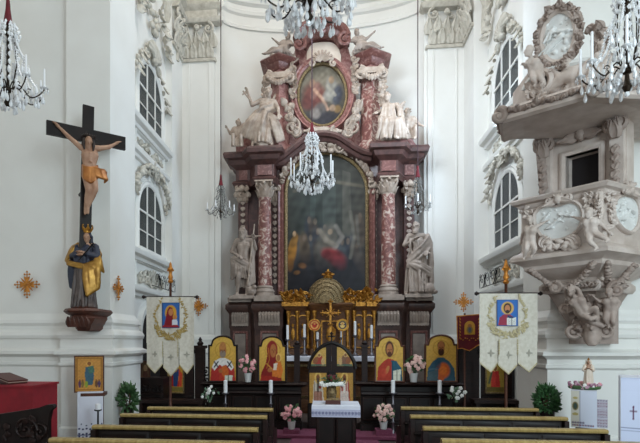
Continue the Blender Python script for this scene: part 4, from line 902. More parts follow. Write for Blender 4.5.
# altar candles
lbls = ['first candle from the left on the high altar, tall white', 'second candle from the left on the high altar, before the gilt niche', 'short white candle under the red fan on the high altar', 'short white candle under the gold fan on the high altar', 'second candle from the right on the high altar, tall white', 'first candle from the right on the high altar, tall white']
for (px, y0, y1), lb in zip(((287.5, 325, 339), (304.5, 324, 337), (317.5, 332, 339), (341.5, 329, 337), (355, 321, 335), (371.5, 325, 338)), lbls):
    a, c = P(px, y0, 11.4), P(px, y1, 11.4); rt = empty('altar_candlestick', (c.x, c.y, zb), lb, 'candlestick', 'candlesticks on the high altar')
    b = MB(); b.lathe((c.x, c.y, c.z), [(.03, 0), (.03, a.z-c.z-.01), (.008, a.z-c.z)], 10); put('candle', b.mesh(), M['candle'], rt)
    H = c.z-zb; b = MB(); b.lathe((c.x, c.y, zb), [(.09, 0), (.09, .02), (.04, .05), (.02, .1), (.035, H*.4), (.018, H*.5), (.03, H*.7), (.018, H*.85), (.06, H-.02), (.06, H)], 12); put('candlestick_body', b.mesh(), M['silver'], rt)
# ================================================================== the low dark icon screen
YS = 9.85
def pan(b, x_0, x_1, z0, z1, y, d=.025):                    # a raised panel frame
    b.stroke([(x_0, y, z0), (x_1, y, z0), (x_1, y, z1), (x_0, y, z1)], [(0, 0), (0, d), (.03, d), (.05, 0)], FR, True)
zled = P(208.5, 382.2, 9.76).z
for pa, pb, lb in ((208, 301, 'dark wooden icon screen left of the royal doors carrying two gold icons'), (361, 456, 'dark wooden icon screen right of the royal doors carrying two gold icons')):
    zled = P(208.5 if pa < 250 else 374.5, 382.2, 9.76).z; x_0, x_1 = XX(pa, YS), XX(pb, YS); rt = empty('icon_screen', ((x_0+x_1)/2, YS, 0), lb, 'icon screen', 'halves of the icon screen')
    b = MB(); b.box(((x_0+x_1)/2, YS+.06, zled/2), (x_1-x_0, .12, zled)); b.box(((x_0+x_1)/2, YS-.02, .1), (x_1-x_0+.04, .3, .2)); put('screen_panel', b.mesh(), M['wood_black'], rt)
    b = MB(); b.mould([(x_0, YS+.16), (x_0, YS), (x_1, YS), (x_1, YS+.16)], [(-.16, zled), (.1, zled), (.13, zled-.03), (.1, zled-.06), (.03, zled-.09), (-.02, zled-.1)]); put('ledge', b.mesh(), M['wood'], rt)
    b = MB(); zz = P(290, 392, YS).z; b.mould([(x_0, YS), (x_1, YS)], [(0, zz+.03), (.09, zz+.02), (.1, zz-.02), (0, zz-.06)]); put('rail', b.mesh(), M['wood'], rt)
    for i in range(4):
        w = (x_1-x_0)/4; b = MB(); pan(b, x_0+w*i+.06, x_0+w*(i+1)-.06, .28, zz-.12, YS); put('panel_frame', b.mesh(), M['wood'], rt)
    for px in ((297,) if pa < 250 else (364.5,)):
        p = P(px, 346, YS+.05); b = MB(); b.box((p.x, p.y, (zled+p.z)/2), (.11, .11, p.z-zled)); b.box((p.x, p.y, p.z), (.15, .15, .05)); b.lathe((p.x, p.y, p.z+.02), [(.04, 0), (.06, .04), (.02, .09)], 10); put('post', b.mesh(), M['wood'], rt)
# royal doors
x_0, x_1 = XX(308, YS), XX(356, YS); xm_ = XX(331.5, YS)
rd = empty('royal_doors', (xm_, YS, 0), 'arched dark wooden royal doors with four painted icon panels in the screen centre', 'doors')
outl = smooth_px([(308.5, 369), (310, 362), (314, 354), (320, 347.5), (326, 344), (331.5, 342.5), (337, 344), (343, 347), (349, 353), (354, 361), (355.5, 369)], 3)
for sg in (-1, 1):
    half = [p for p in outl if (p[0] <= 331.5 if sg < 0 else p[0] >= 331.5)]; half = half if sg > 0 else half
    poly = [P(x, y, YS) for x, y in half]; zf = .04
    if sg < 0: pl = [Vector((poly[0].x, YS, zf))]+poly+[Vector((poly[-1].x-.005, YS, zf))]
    else: pl = [Vector((poly[0].x+.005, YS, zf))]+poly+[Vector((poly[-1].x, YS, zf))]
    b = MB(); b.prism(pl, (0, .06, 0)); leaf_ = put('door_leaf', b.mesh(), M['wood'], rd)
    b = MB(); b.stroke(poly, [(-.03, -.02), (-.03, .04), (.015, .05), (.03, .02), (.03, -.02)], FR); pan(b, min(p.x for p in pl)+.03, max(p.x for p in pl)-.03, .12, P(331, 403.5, YS).z-.05, YS); b.box((xm_+sg*.025, YS-.02, P(331, 380, YS).z*.62), (.05, .05, P(331, 380, YS).z*1.1)); put('door_frame_moulding', b.mesh(), M['wood_black'], leaf_)
    # upper quarter panel with a painted figure
    qp = [(311, 366), (312.5, 361), (316, 355), (320.5, 350.5), (326, 347.5), (326, 366)] if sg < 0 else [(337, 347), (342, 350), (347, 354.5), (351, 361), (352.5, 366), (337, 366)]
    w3 = [P(x, y, YS-.02) for x, y in qp]; xl, xr = min(p.x for p in w3), max(p.x for p in w3); zl_, zh = min(p.z for p in w3), max(p.z for p in w3)
    tf = (lambda u: .12+.88*math.sin(PI/2*min(1, max(0, u+.5)))**.8) if sg < 0 else (lambda u: .12+.88*math.sin(PI/2*min(1, max(0, .5-u)))**.8)
    p = Paint(xr-xl, zh-zl_, 30, 36, top=tf); p.fill('#c9a256'); p.el(.55, .75, .25, .35, '#a34438' if sg < 0 else '#7d5a48', 10 if sg < 0 else -10); p.el(.55, .4, .13, .13, '#d8b878'); p.el(.55, .42, .08, .08, '#8a5a3a'); p.el(.3 if sg < 0 else .75, .7, .16, .2, '#8f5a3c', 25); p.poly([(0, .9), (1, .9), (1, 1), (0, 1)], '#4c6a5a'); p.el(.8 if sg < 0 else .22, .75, .12, .2, '#c0a070'); p.noise(.12, 8, 4)
    put('upper_icon', p.mesh((xl, YS-.02, zl_), (1, 0, 0), UP, .03, FR), M['paint'], leaf_)
    a_, b_ = (309.5, 326.5) if sg < 0 else (336, 353); A, B_ = P(a_, 403, YS-.02), P(b_, 373, YS-.02)
    p = Paint(B_.x-A.x, B_.z-A.z, 30, 50); p.fill('#b58a42'); p.poly([(.25, .25), (.75, .25), (.85, .97), (.2, .97)], '#c9c0b0' if sg < 0 else '#a33a30')
    for i in range(3): p.line([(.3+.18*i, .3), (.28+.2*i, .95)], .03, '#7a6a5c' if sg < 0 else '#e0d8c8', .7)
    p.poly([(.28, .6), (.72, .6), (.78, .97), (.24, .97)], '#8f4a30' if sg < 0 else '#e0d8cc', .75); p.el(.5, .16, .2, .2, '#d9b462'); p.el(.5, .17, .11, .13, '#7d4e30'); p.el(.5, .24, .08, .08, '#5a4638' if sg < 0 else '#4a2c1c'); p.el(.62 if sg < 0 else .38, .45, .1, .08, '#7d3024', 0); p.line([(.5, .3), (.5, .6)], .07, '#3a302c' if sg < 0 else '#f0e8dc', .9); p.noise(.12, 8, 7)
    put('lower_icon', p.mesh((A.x, YS-.02, A.z), (1, 0, 0), UP, .03, FR), M['paint'], leaf_)
b = MB(); p = P(331.5, 343, YS+.02); b.box(p+UP*.1, (.035, .03, .24)); b.box(p+UP*.13, (.14, .03, .03)); b.box(p+UP*.18, (.08, .03, .025)); put('door_cross', b.mesh(), M['wood'], rd)
# ------------------------------------------------------------------ the four large icons
def icon_top(u):
    a = abs(u); return .80 if a > .40 else .825+.175*math.sqrt(max(0, 1-(a/.40)**2))
def gold_icon(pxa, pxb, ya, yb, Y, kind, label, seed):
    A, B_ = P(pxa, yb, Y), P(pxb, ya, Y); w, h = B_.x-A.x, B_.z-A.z; xc = A.x+w/2
    rt = empty('gold_icon', (xc, Y, A.z), label, 'icon', 'large icons on the icon screen')
    ol = [Vector((A.x+w*(u+.5), Y, A.z+h*(icon_top(u)))) for u in list(np.linspace(-.5, -.41, 3))+list(np.linspace(-.4, .4, 23))+list(np.linspace(.41, .5, 3))]
    b = MB(); b.prism([Vector((A.x, Y, A.z))]+ol+[Vector((B_.x, Y, A.z))], (0, .05, 0)); put('icon_board', b.mesh(), M['wood'], rt)
    loop = [Vector((A.x, Y, A.z))]+ol+[Vector((B_.x, Y, A.z))]
    b = MB(); b.stroke(loop, [(-.03, -.01), (-.03, .022), (-.012, .03), (.004, .02), (.004, -.01)] if False else [(-.004, -.01), (-.004, .02), (.012, .03), (.03, .022), (.03, -.01)], FR, True); put('icon_frame', b.mesh(), M['wood_brown'] if kind in 'cb' else M['wood'], rt)
    p = Paint(w-.03, h-.03, 56, 84, top=icon_top); k = p.asp
    p.grad('#d6ac50', '#ba903c'); 
    hy, hx = .3, .5
    if kind == 'n':      # bishop: bald head, grey beard, white stole with dark crosses over red
        p.ring(.5, .3, .27, .014, '#a8752a', .8); p.poly([(.04, 1), (.08, .72), (.22, .56), (.4, .5), (.6, .5), (.78, .56), (.92, .72), (.96, 1)], '#a8322c'); p.poly([(.1, .68), (.22, .54), (.4, .48), (.6, .48), (.78, .54), (.9, .68), (.8, .76), (.62, .62), (.5, .68), (.38, .62), (.2, .76)], '#e0dcd6')
        for x in (.26, .74): p.line([(x-.07, .56), (x+.07, .68)], .022, '#20202c'); p.line([(x+.07, .56), (x-.07, .68)], .022, '#20202c')
        p.poly([(.38, .66), (.62, .66), (.62, 1), (.38, 1)], '#b5402c', .7); p.el(.58, .78, .13, .14, '#c0622c', -10); p.el(.42, .76, .07, .05, '#a5683c', -30); p.poly([(.58, .86), (.86, .86), (.84, 1), (.56, 1)], '#ccd0c0'); p.line([(.7, .86), (.7, 1)], .02, '#6a7060')
        p.el(.5, .29, .13, .17, '#a5683a'); p.el(.5, .22, .12, .09, '#b87a46'); p.el(.5, .39, .11, .08, '#8a7a6c'); p.line([(.44, .3), (.44, .31)], .015, '#3a2014'); p.line([(.56, .3), (.56, .31)], .015, '#3a2014'); p.line([(.5, .3), (.5, .35)], .014, '#7a4424')
    elif kind == 'm':    # mother and child
        p.ring(.52, .3, .28, .014, '#a8752a', .8); p.poly([(.06, 1), (.1, .8), (.26, .6), (.34, .35), (.36, .2), (.5, .12), (.64, .18), (.7, .35), (.72, .55), (.8, .75), (.86, 1)], '#7d1f1c'); p.el(.5, .28, .2, .2, '#86241e'); p.el(.54, .31, .115, .15, '#a8683a'); p.line([(.55, .3), (.56, .36)], .014, '#7a4020'); p.line([(.5, .29), (.51, .295)], .014, '#2a140c'); p.line([(.6, .29), (.61, .295)], .014, '#2a140c')
        p.el(.74, .46, .1, .1, '#d8b060'); p.el(.73, .47, .07, .075, '#a8703c'); p.poly([(.62, .56), (.82, .54), (.9, .75), (.84, .92), (.5, .88), (.5, .76)], '#c9702c'); p.poly([(.56, .6), (.7, .58), (.66, .74), (.54, .74)], '#d6c8b4'); p.el(.42, .74, .09, .05, '#a8683a', -20); p.line([(.3, .6), (.5, .72)], .02, '#c08a3a'); p.line([(.36, .25), (.4, .5), (.3, .7)], .012, '#b8802c', .8); p.poly([(.1, .86), (.5, .88), (.8, .94), (.86, 1), (.06, 1)], '#96281f')
    elif kind == 'c':    # bearded man with open book, red tunic and blue mantle
        p.ring(.5, .28, .26, .016, '#b07f2c', .8); p.line([(.5, .06), (.5, .2)], .02, '#b98a3a', .6); p.poly([(.06, 1), (.1, .68), (.3, .54), (.45, .48), (.6, .5), (.76, .56), (.9, .72), (.94, 1)], '#a5321f'); p.poly([(.56, .52), (.74, .54), (.92, .7), (.96, 1), (.56, 1), (.58, .74)], '#1f5468'); p.line([(.6, .56), (.62, .95)], .02, '#123a4c'); p.poly([(.62, .76), (.9, .72), (.88, .98), (.64, 1)], '#d0d2c0'); p.line([(.76, .74), (.76, .98)], .016, '#7a7a6a'); p.el(.5, .27, .15, .18, '#4a2412'); p.el(.5, .29, .105, .14, '#b07040'); p.el(.5, .39, .085, .06, '#54290f'); p.line([(.45, .28), (.46, .285)], .014, '#2a140c'); p.line([(.55, .28), (.56, .285)], .014, '#2a140c'); p.line([(.5, .28), (.5, .335)], .013, '#7a4020'); p.el(.42, .74, .06, .1, '#b5703c', 20); p.el(.3, .8, .1, .1, '#b8412a', 0, .5, .7)
    else:                # bearded saint in blue with glowing orange book
        p.ring(.5, .27, .25, .016, '#b07f2c', .8); p.poly([(.04, 1), (.08, .72), (.24, .56), (.42, .48), (.58, .48), (.76, .56), (.92, .72), (.96, 1)], '#2f5568'); p.el(.56, .76, .22, .17, '#c9602a', 0, .3); p.el(.56, .76, .12, .1, '#d9762f', 0, .4); p.line([(.14, .74), (.4, .72)], .03, '#4a6c7c'); p.poly([(.1, .8), (.4, .74), (.42, 1), (.06, 1)], '#476068'); p.el(.5, .22, .12, .1, '#3a2014'); p.el(.5, .27, .11, .15, '#a5683c'); p.el(.5, .36, .1, .08, '#3f2414'); p.line([(.45, .26), (.46, .265)], .014, '#2a140c'); p.line([(.55, .26), (.56, .265)], .014, '#2a140c'); p.line([(.5, .26), (.5, .315)], .013, '#7a4020'); p.el(.5, .92, .1, .07, '#c05a28'); p.el(.4, .6, .1, .12, '#24485c', 0, .5, .8)
    p.noise(.08, 10, seed)
    put('icon_painting', p.mesh((A.x+.015, Y-.015, A.z+.012), (1, 0, 0), UP, .02, FR), M['paint'], rt); return rt
gold_icon(208.5, 237.5, 335.5, 382, 9.76, 'n', 'gold icon of a bearded bishop in red with a white stole', 1)
gold_icon(258, 286.5, 336, 382, 9.76, 'm', 'gold icon of a mother in dark red holding a child', 2)
gold_icon(374.5, 404.5, 336, 382, 9.76, 'c', 'gold icon of a bearded man in red and blue with a white open book', 3)
gold_icon(424.5, 457.5, 334.5, 382, 9.76, 'b', 'gold icon of a bearded saint in blue with a glowing orange book', 4)
# side doors with small icons
for pa, pb, yt, (ia, ib, ja, jb), post, lb, cols in ((160, 193, 350, (168.5, 183, 366, 392), (195, 204), 'dark wooden panelled side door with a red and blue icon behind the left banner', ('#b8862f', '#a52a24', '#28406a')), (481, 512, 352, (486.5, 504, 362, 392), (459, 481), 'dark wooden panelled side door with a red robed icon behind the right banner', ('#a58a3c', '#c23a30', '#b5302a'))):
    Y = 9.9; x_0, x_1 = XX(pa, Y), XX(pb, Y); zt_ = P(pa, yt, Y).z; rt = empty('side_door', ((x_0+x_1)/2, Y, 0), lb, 'side door')
    b = MB(); b.box(((x_0+x_1)/2, Y+.05, zt_/2), (x_1-x_0, .1, zt_)); put('door_board', b.mesh(), M['wood'], rt)
    b = MB(); b.mould([(x_0, Y+.1), (x_0, Y), (x_1, Y), (x_1, Y+.1)], [(0, zt_-.08), (.03, zt_-.05), (.07, zt_), (.04, zt_+.04), (-.1, zt_+.05)]); pan(b, x_0+.04, x_1-.04, .2, P(pa, 395, Y).z-.05, Y); put('door_cornice', b.mesh(), M['wood_black'], rt)
    A, B_ = P(ia, jb, Y-.03), P(ib, ja, Y-.03); p = Paint(B_.x-A.x, B_.z-A.z, 30, 46); p.fill(cols[0])
    if pa < 300: p.poly([(.1, .2), (.55, .1), (.75, .8), (.1, .8)], cols[1]); p.poly([(.3, .25), (.75, .1), (.6, .8), (.35, .8)], cols[2]); p.poly([(.7, .1), (.95, .3), (.9, .8), (.7, .8)], '#c8452c'); p.poly([(.0, .82), (1, .82), (1, 1), (0, 1)], '#7a6a34'); p.el(.5, .14, .12, .1, '#9a6038')
    else: p.poly([(.3, .3), (.7, .3), (.8, .85), (.25, .85)], cols[1]); p.el(.5, .2, .16, .12, '#d0b060'); p.el(.5, .2, .1, .1, '#8a5a38'); p.poly([(.5, .3), (.72, .32), (.7, .8), (.55, .8)], cols[2]); p.poly([(0, .84), (1, .84), (1, 1), (0, 1)], '#6a5a2c'); p.line([(.3, .35), (.15, .7)], .06, '#4a5a40')
    p.noise(.12, 9, 2); ic = put('icon_panel', p.mesh((A.x, Y-.03, A.z), (1, 0, 0), UP, .03, FR), M['paint'], rt)
    b = MB(); b.stroke([(A.x, Y-.03, A.z), (B_.x, Y-.03, A.z), (B_.x, Y-.03, B_.z), (A.x, Y-.03, B_.z)], [(0, -.02), (0, .015), (.025, .015), (.025, -.02)], FR, True); put('icon_frame', b.mesh(), M['gold_pale'], ic)
    pA, pB = XX(post[0], Y), XX(post[1], Y); zp = P(post[0], 347, Y).z; b = MB(); b.box(((pA+pB)/2, Y+.06, zp/2), (pB-pA, .14, zp)); b.box(((pA+pB)/2, Y+.06, zp), (pB-pA+.06, .2, .06)); b.lathe(((pA+pB)/2, Y+.06, zp+.03), [(.05, 0), (.07, .05), (.03, .09), (.04, .12), (.01, .17)], 10); put('door_post', b.mesh(), M['wood'], rt)
    b = MB()                                                # openwork carving beside the post
    cx0, sg = (206, 1) if pa < 300 else (527, 1)
    for i in range(3 if pa < 300 else 4):
        for sx in ((0,) if pa < 300 else (-5, 5)): b.scroll(P(cx0+sx, 372+i*8, Y+.02), .09, Vector((1 if sx >= 0 else -1, 0, 0)), UP, 1.5, .02, PI/2, 1 if i % 2 else -1)
    p0 = P(cx0, 405, Y); b.box((p0.x, Y+.03, p0.z/2), (.16 if pa < 300 else .5, .1, p0.z)); put('carved_openwork', b.mesh(), M['wood_black'], rt)
# dark low stall in front of the left arch, with a small picture
Y = 9.45; x_0, x_1 = XX(139, Y), XX(163, Y); z1 = P(150, 379, Y).z
rt = empty('carved_stall', ((x_0+x_1)/2, Y, 0), 'dark carved wooden stall with a small picture on top, behind the left banner', 'stall')
b = MB(); b.box(((x_0+x_1)/2, Y+.2, z1/2), (x_1-x_0, .4, z1)); b.box(((x_0+x_1)/2, Y+.18, z1), (x_1-x_0+.06, .5, .05)); put('stall_body', b.mesh(), M['wood'], rt)
b = MB()
for i in range(4): b.scroll(((x_0+.08+i*.12), Y-.02, z1-.2), .07, (1, 0, 0), UP, 1.4, .018, PI/2, 1 if i % 2 else -1)
pan(b, x_0+.04, x_1-.04, .1, z1-.35, Y); put('stall_carving', b.mesh(), M['wood_black'], rt)
A, B_ = P(142, 377, Y+.1), P(149, 362, Y+.1); p = Paint(B_.x-A.x, B_.z-A.z, 20, 30); p.fill('#6f5a45'); p.el(.5, .4, .25, .22, '#a98a68'); p.poly([(.2, .6), (.8, .6), (.9, 1), (.1, 1)], '#5a3a30'); p.noise(.15, 8, 1)
rt2 = empty('small_picture', (A.x, Y+.1, z1+.025), 'small brown framed picture standing on the carved stall at left', 'picture')
put('picture_image', p.mesh((A.x, Y+.09, z1+.03), (1, 0, 0), UP, .02, FR), M['paint'], rt2); b = MB(); b.stroke([(A.x, Y+.1, z1+.03), (B_.x, Y+.1, z1+.03), (B_.x, Y+.1, z1+.03+B_.z-A.z), (A.x, Y+.1, z1+.03+B_.z-A.z)], [(0, -.02), (0, .02), (.02, .02), (.02, -.02)], FR, True); put('picture_frame', b.mesh(), M['wood_brown'], rt2)
# low dark kneeling bench bases on both sides
for pa, pb, lb in ((140, 205, 'long low dark bench behind the left pews'), (472, 517, 'long low dark bench behind the right pews')):
    Y = 9.3; x_0, x_1 = XX(pa, Y), XX(pb, Y); zt_ = P(pa, 399, Y).z; rt = empty('low_bench', ((x_0+x_1)/2, Y, 0), lb, 'bench')
    b = MB(); b.box(((x_0+x_1)/2, Y, zt_-.03), (x_1-x_0, .34, .06)); put('bench_top', b.mesh(), M['wood'], rt)
    b = MB(); b.box(((x_0+x_1)/2, Y+.1, zt_/2-.03), (x_1-x_0-.1, .06, zt_-.06)); put('bench_board', b.mesh(), M['wood_black'], rt)
    for x in (x_0+.06, x_1-.06): b = MB(); b.box((x, Y, zt_/2-.03), (.06, .3, zt_-.06)); put('bench_end', b.mesh(), M['wood'], rt)
# ------------------------------------------------------------------ candle stands below the icons
for px, lb in ((225.5, 'grey candle stand with white candle below the bishop icon'), (270.8, 'grey candle stand with white candle below the mother and child icon'), (393, 'grey candle stand with white candle below the icon with the open book'), (439.7, 'grey candle stand with white candle below the icon of the blue robed saint')):
    a, c = P(px, 380.5, 9.5), P(px, 392.5, 9.5); rt = empty('candle_stand', (c.x, c.y, 0), lb, 'candle stand', 'candle stands below the large icons')
    b = MB(); b.lathe((c.x, c.y, c.z), [(.038, 0), (.038, a.z-c.z), (.006, a.z-c.z+.01)], 12); put('candle', b.mesh(), M['candle'], rt)
    H = c.z; b = MB(); b.lathe((c.x, c.y, 0), [(.17, 0), (.17, .02), (.06, .05), (.03, .1), (.022, H*.3), (.04, H*.33), (.022, H*.36), (.02, H*.7), (.035, H*.73), (.02, H*.76), (.02, H*.93), (.075, H-.02), (.075, H)], 14); put('stand_body', b.mesh(), M['silver'], rt)
# ------------------------------------------------------------------ flowers and plants
def flowerpot(name, px, ya, yb, yp, hw, Y, petal, label, cat, group, n=26, leafm='leaf', pot='pot', blooms=True, potw=None, zbase=None):
    base = P(px, yp, Y); top = P(px, ya, Y); mid = P(px, yb, Y); W_ = hw/ppm(px, Y); pw = (potw or hw*.38)/ppm(px, Y)
    rt = empty(name, base, label, cat, group); ph = mid.z-base.z; b = MB(); b.lathe(base, [(pw*.75, 0), (pw*.8, .01), (pw, ph*.85), (pw*1.08, ph*.88), (pw*1.08, ph), (pw*.9, ph), (pw*.85, ph*.9)], 14); put('pot', b.mesh(), M[pot], rt)
    H = top.z-mid.z; b = MB(); c = mid+UP*H*.45
    for i in range(int(n*2.2)):
        d = unit((rnd.gauss(0, 1), rnd.gauss(0, .8), rnd.gauss(.1, 1))); p = c+Vector((d.x*W_, d.y*W_*.8, d.z*H*.5))*rc(.45, 1.0); q_ = p+Vector((rc(-1, 1), rc(-1, .4), rc(-.4, .8)))*.07*max(.6, W_/.2); b.leaf(p, q_, .05*max(.6, W_/.2), .01, (0, -1, .4), .3)
    for i in range(6): b.tube([mid+Vector((rc(-.3, .3)*pw, rc(-.3, .3)*pw, -.02)), c+Vector((rc(-.6, .6)*W_, rc(-.5, .5)*W_, H*.2))], .006, 5)
    put('leaves', b.mesh(True, 60), M[leafm], rt)
    if blooms:
        for i in range(n):
            a = rnd.uniform(0, 2*PI); r_ = math.sqrt(rnd.random())*.95; p = c+Vector((math.cos(a)*r_*W_, -W_*.75*math.sqrt(max(0, 1-r_*r_))+rc(-.03, .03), math.sin(a)*r_*H*.5+H*.06)); s_ = rc(.028, .042)*max(.8, W_/.2); b = MB()
            for k in range(5): a2 = 2*PI*k/5+i; b.ell(p+Vector((math.cos(a2)*s_*.6, rc(-.01, .01), math.sin(a2)*s_*.6)), (s_*.6, s_*.4, s_*.6))
            b.ell(p+FR*s_*.2, s_*.5); put('blossom', b.mesh(), M[petal], rt)
    return rt
zl2 = lambda px, Y: P(px, 382.5, Y).z
for px, pt_, lb in ((248, 'pink', 'pink flowers in a white pot between the two left icons'), (413.5, 'blush', 'pale pink flowers in a white pot between the two right icons')):
    r = flowerpot('potted_flowers', px, 355.5, 373, 382, 9.5 if px < 300 else 11, 9.78, pt_, lb, 'potted flowers', 'flower pots on the icon screen', 26)
for px, pt_, lb in ((291.5, 'pink', 'pink flowers in a white pot on the carpet left of the royal doors'), (383.5, 'blush', 'pale pink flowers in a white pot on the carpet right of the royal doors')):
    st = P(px, 429, 9.35)
    r = flowerpot('potted_flowers', px, 404, 421, 429, 10.5, 9.35, pt_, lb, 'potted flowers', 'flower pots before the icon screen', 26)
    b = MB(); b.box((st.x, st.y, st.z/2), (.3, .26, st.z)); put('flower_step', b.mesh(), M['carpet'], None, 'low plum covered step under the '+('left' if px < 330 else 'right')+' flower pot before the screen', 'step')
for px, lb in ((209.5, 'grey green leafy plant in a dark pot below the bishop icon'), (456, 'pale green leafy plant with white blossoms below the blue robed saint icon')):
    r = flowerpot('potted_plant', px, 384.5, 402, 408, 9.5, 9.25, 'whitepetal', lb, 'potted plant', None, 6 if px < 300 else 10, 'leaf_pale', 'wood_black'); z = P(px, 408, 9.25).z
    b = MB(); b.lathe((r.location.x, r.location.y, 0), [(.14, 0), (.14, .02), (.03, .05), (.03, z-.05), (.15, z-.03), (.15, z-.002)], 14); put('plant_stand', b.mesh(), M['wood'], None, 'small round dark stand under the plant below the '+('bishop icon' if px < 300 else 'blue robed saint icon'), 'plant stand')
# ================================================================== the small table in the aisle
Y = 7.25; xa, xb = XX(313, Y), XX(359, Y); zt = P(336, 406, Y).z; xc = (xa+xb)/2
rt = empty('aisle_table', (xc, Y+.25, 0), 'dark wooden square table under white lace cloth before the royal doors', 'table')
b = MB(); b.box((xc, Y+.25, zt-.03), (xb-xa-.03, .5, .06)); put('table_top', b.mesh(), M['wood'], rt)
b = MB(); b.box((xc, Y+.25, (zt-.1)/2), (xb-xa-.1, .42, zt-.1)); put('table_body', b.mesh(), M['wood_black'], rt)
b = MB(); pan(b, xa+.09, xc-.02, .12, zt-.2, Y+.04); pan(b, xc+.02, xb-.09, .12, zt-.2, Y+.04); put('table_panels', b.mesh(), M['wood'], rt)
dr = (417-406)/ppm(336, Y)
cl = empty('lace_tablecloth', (xc, Y+.25, zt), 'white tablecloth with blue patterned lace border on the aisle table', 'tablecloth')
b = MB(); lp = [(xa, Y), (xb, Y), (xb, Y+.5), (xa, Y+.5)]
b.mould(lp, [(-.25, zt+.012), (.01, zt+.012), (.018, zt+.004), (.02, zt-.3*dr), (.012, zt-.3*dr), (.005, zt+.002), (-.25, zt+.002)], True); put('cloth', b.mesh(), M['white'], cl)
w = xb-xa+.04; p = Paint(w, dr*.72, 150, 16); p.fill('#c9cbdd')
for i in range(34):
    x = (i+.5)/34; p.el(x, .5, .010, .26, '#4a4f78', 0, .3)
    p.line([(x-.012, .9), (x, .75), (x+.012, .9)], .003, '#5a5f86')
p.line([(0, .15), (1, .15)], .003, '#6a6f94'); put('lace_border', p.mesh((xa-.02, Y-.022, zt-dr), (1, 0, 0), UP, .006, FR), M['paint'], cl)
# bouquet in a gilt vase, small chest
bp = P(331.5, 403, 7.5); rt = empty('flower_vase', (bp.x, bp.y, zt+.014), 'gilt vase with white and dark red flowers on the aisle table', 'vase of flowers')
H = P(331, 386, 7.5).z-zt-.014; b = MB(); b.lathe((bp.x, bp.y, zt+.014), [(.06, 0), (.06, .015), (.025, .04), (.075, H*.45), (.08, H*.7), (.05, H*.92), (.07, H)], 16); put('vase', b.mesh(), M['gold_pale'], rt)
b = MB(); c = Vector((bp.x, bp.y, zt+H))
for i in range(70): a = rc(0, 2*PI); r_ = rc(.03, .17); p = c+Vector((math.cos(a)*r_, math.sin(a)*r_*.7, rc(.0, .13))); b.leaf(p, p+Vector((math.cos(a)*.06, math.sin(a)*.05, rc(-.03, .06))), .035, .008, UP, .3)
put('leaves', b.mesh(True, 60), M['leaf'], rt)
for i in range(34):
    wh = i < 22; a = 2*PI*i/22 if wh else rc(0, 6.28); r_ = .16 if wh else rc(0, .1); p = c+Vector((math.cos(a)*r_, math.sin(a)*r_*.7-.02, .04+rc(-.01, .02) if wh else rc(.1, .16))); b = MB()
    for k in range(5): b.ell(p+Vector((math.cos(k*1.26)*.016, -.004, math.sin(k*1.26)*.016)), (.016, .012, .016))
    b.ell(p+FR*.008, .012); put('blossom', b.mesh(), M['whitepetal'] if wh else M['crimson'], rt)
bp = P(333, 405, 7.36); rt = empty('small_chest', (bp.x, bp.y, zt+.014), 'small dark red and gold chest lying on the aisle table before the vase', 'chest')
b = MB(); b.box((bp.x, bp.y, zt+.014+.03), (.22, .1, .06)); put('chest_body', b.mesh(), M['book'], rt); b = MB(); b.box((bp.x, bp.y, zt+.014+.075), (.2, .09, .03), None, .8); put('chest_lid', b.mesh(), M['gold_pale'], rt)
# carpet
b = MB(); b.box((XX(335, 8), 7.6, .01), (1.55, 4.5, .02)); put('aisle_carpet', b.mesh(), M['carpet'], None, 'plum carpet laid along the aisle to the royal doors', 'carpet')
b = MB(); b.box((XX(335, 9.6), 9.45, .045), (3.4, .75, .05)); b.v = b.v; put('step_carpet', b.mesh(), M['carpet'], None, 'plum carpeted low step in front of the icon screen', 'carpet')
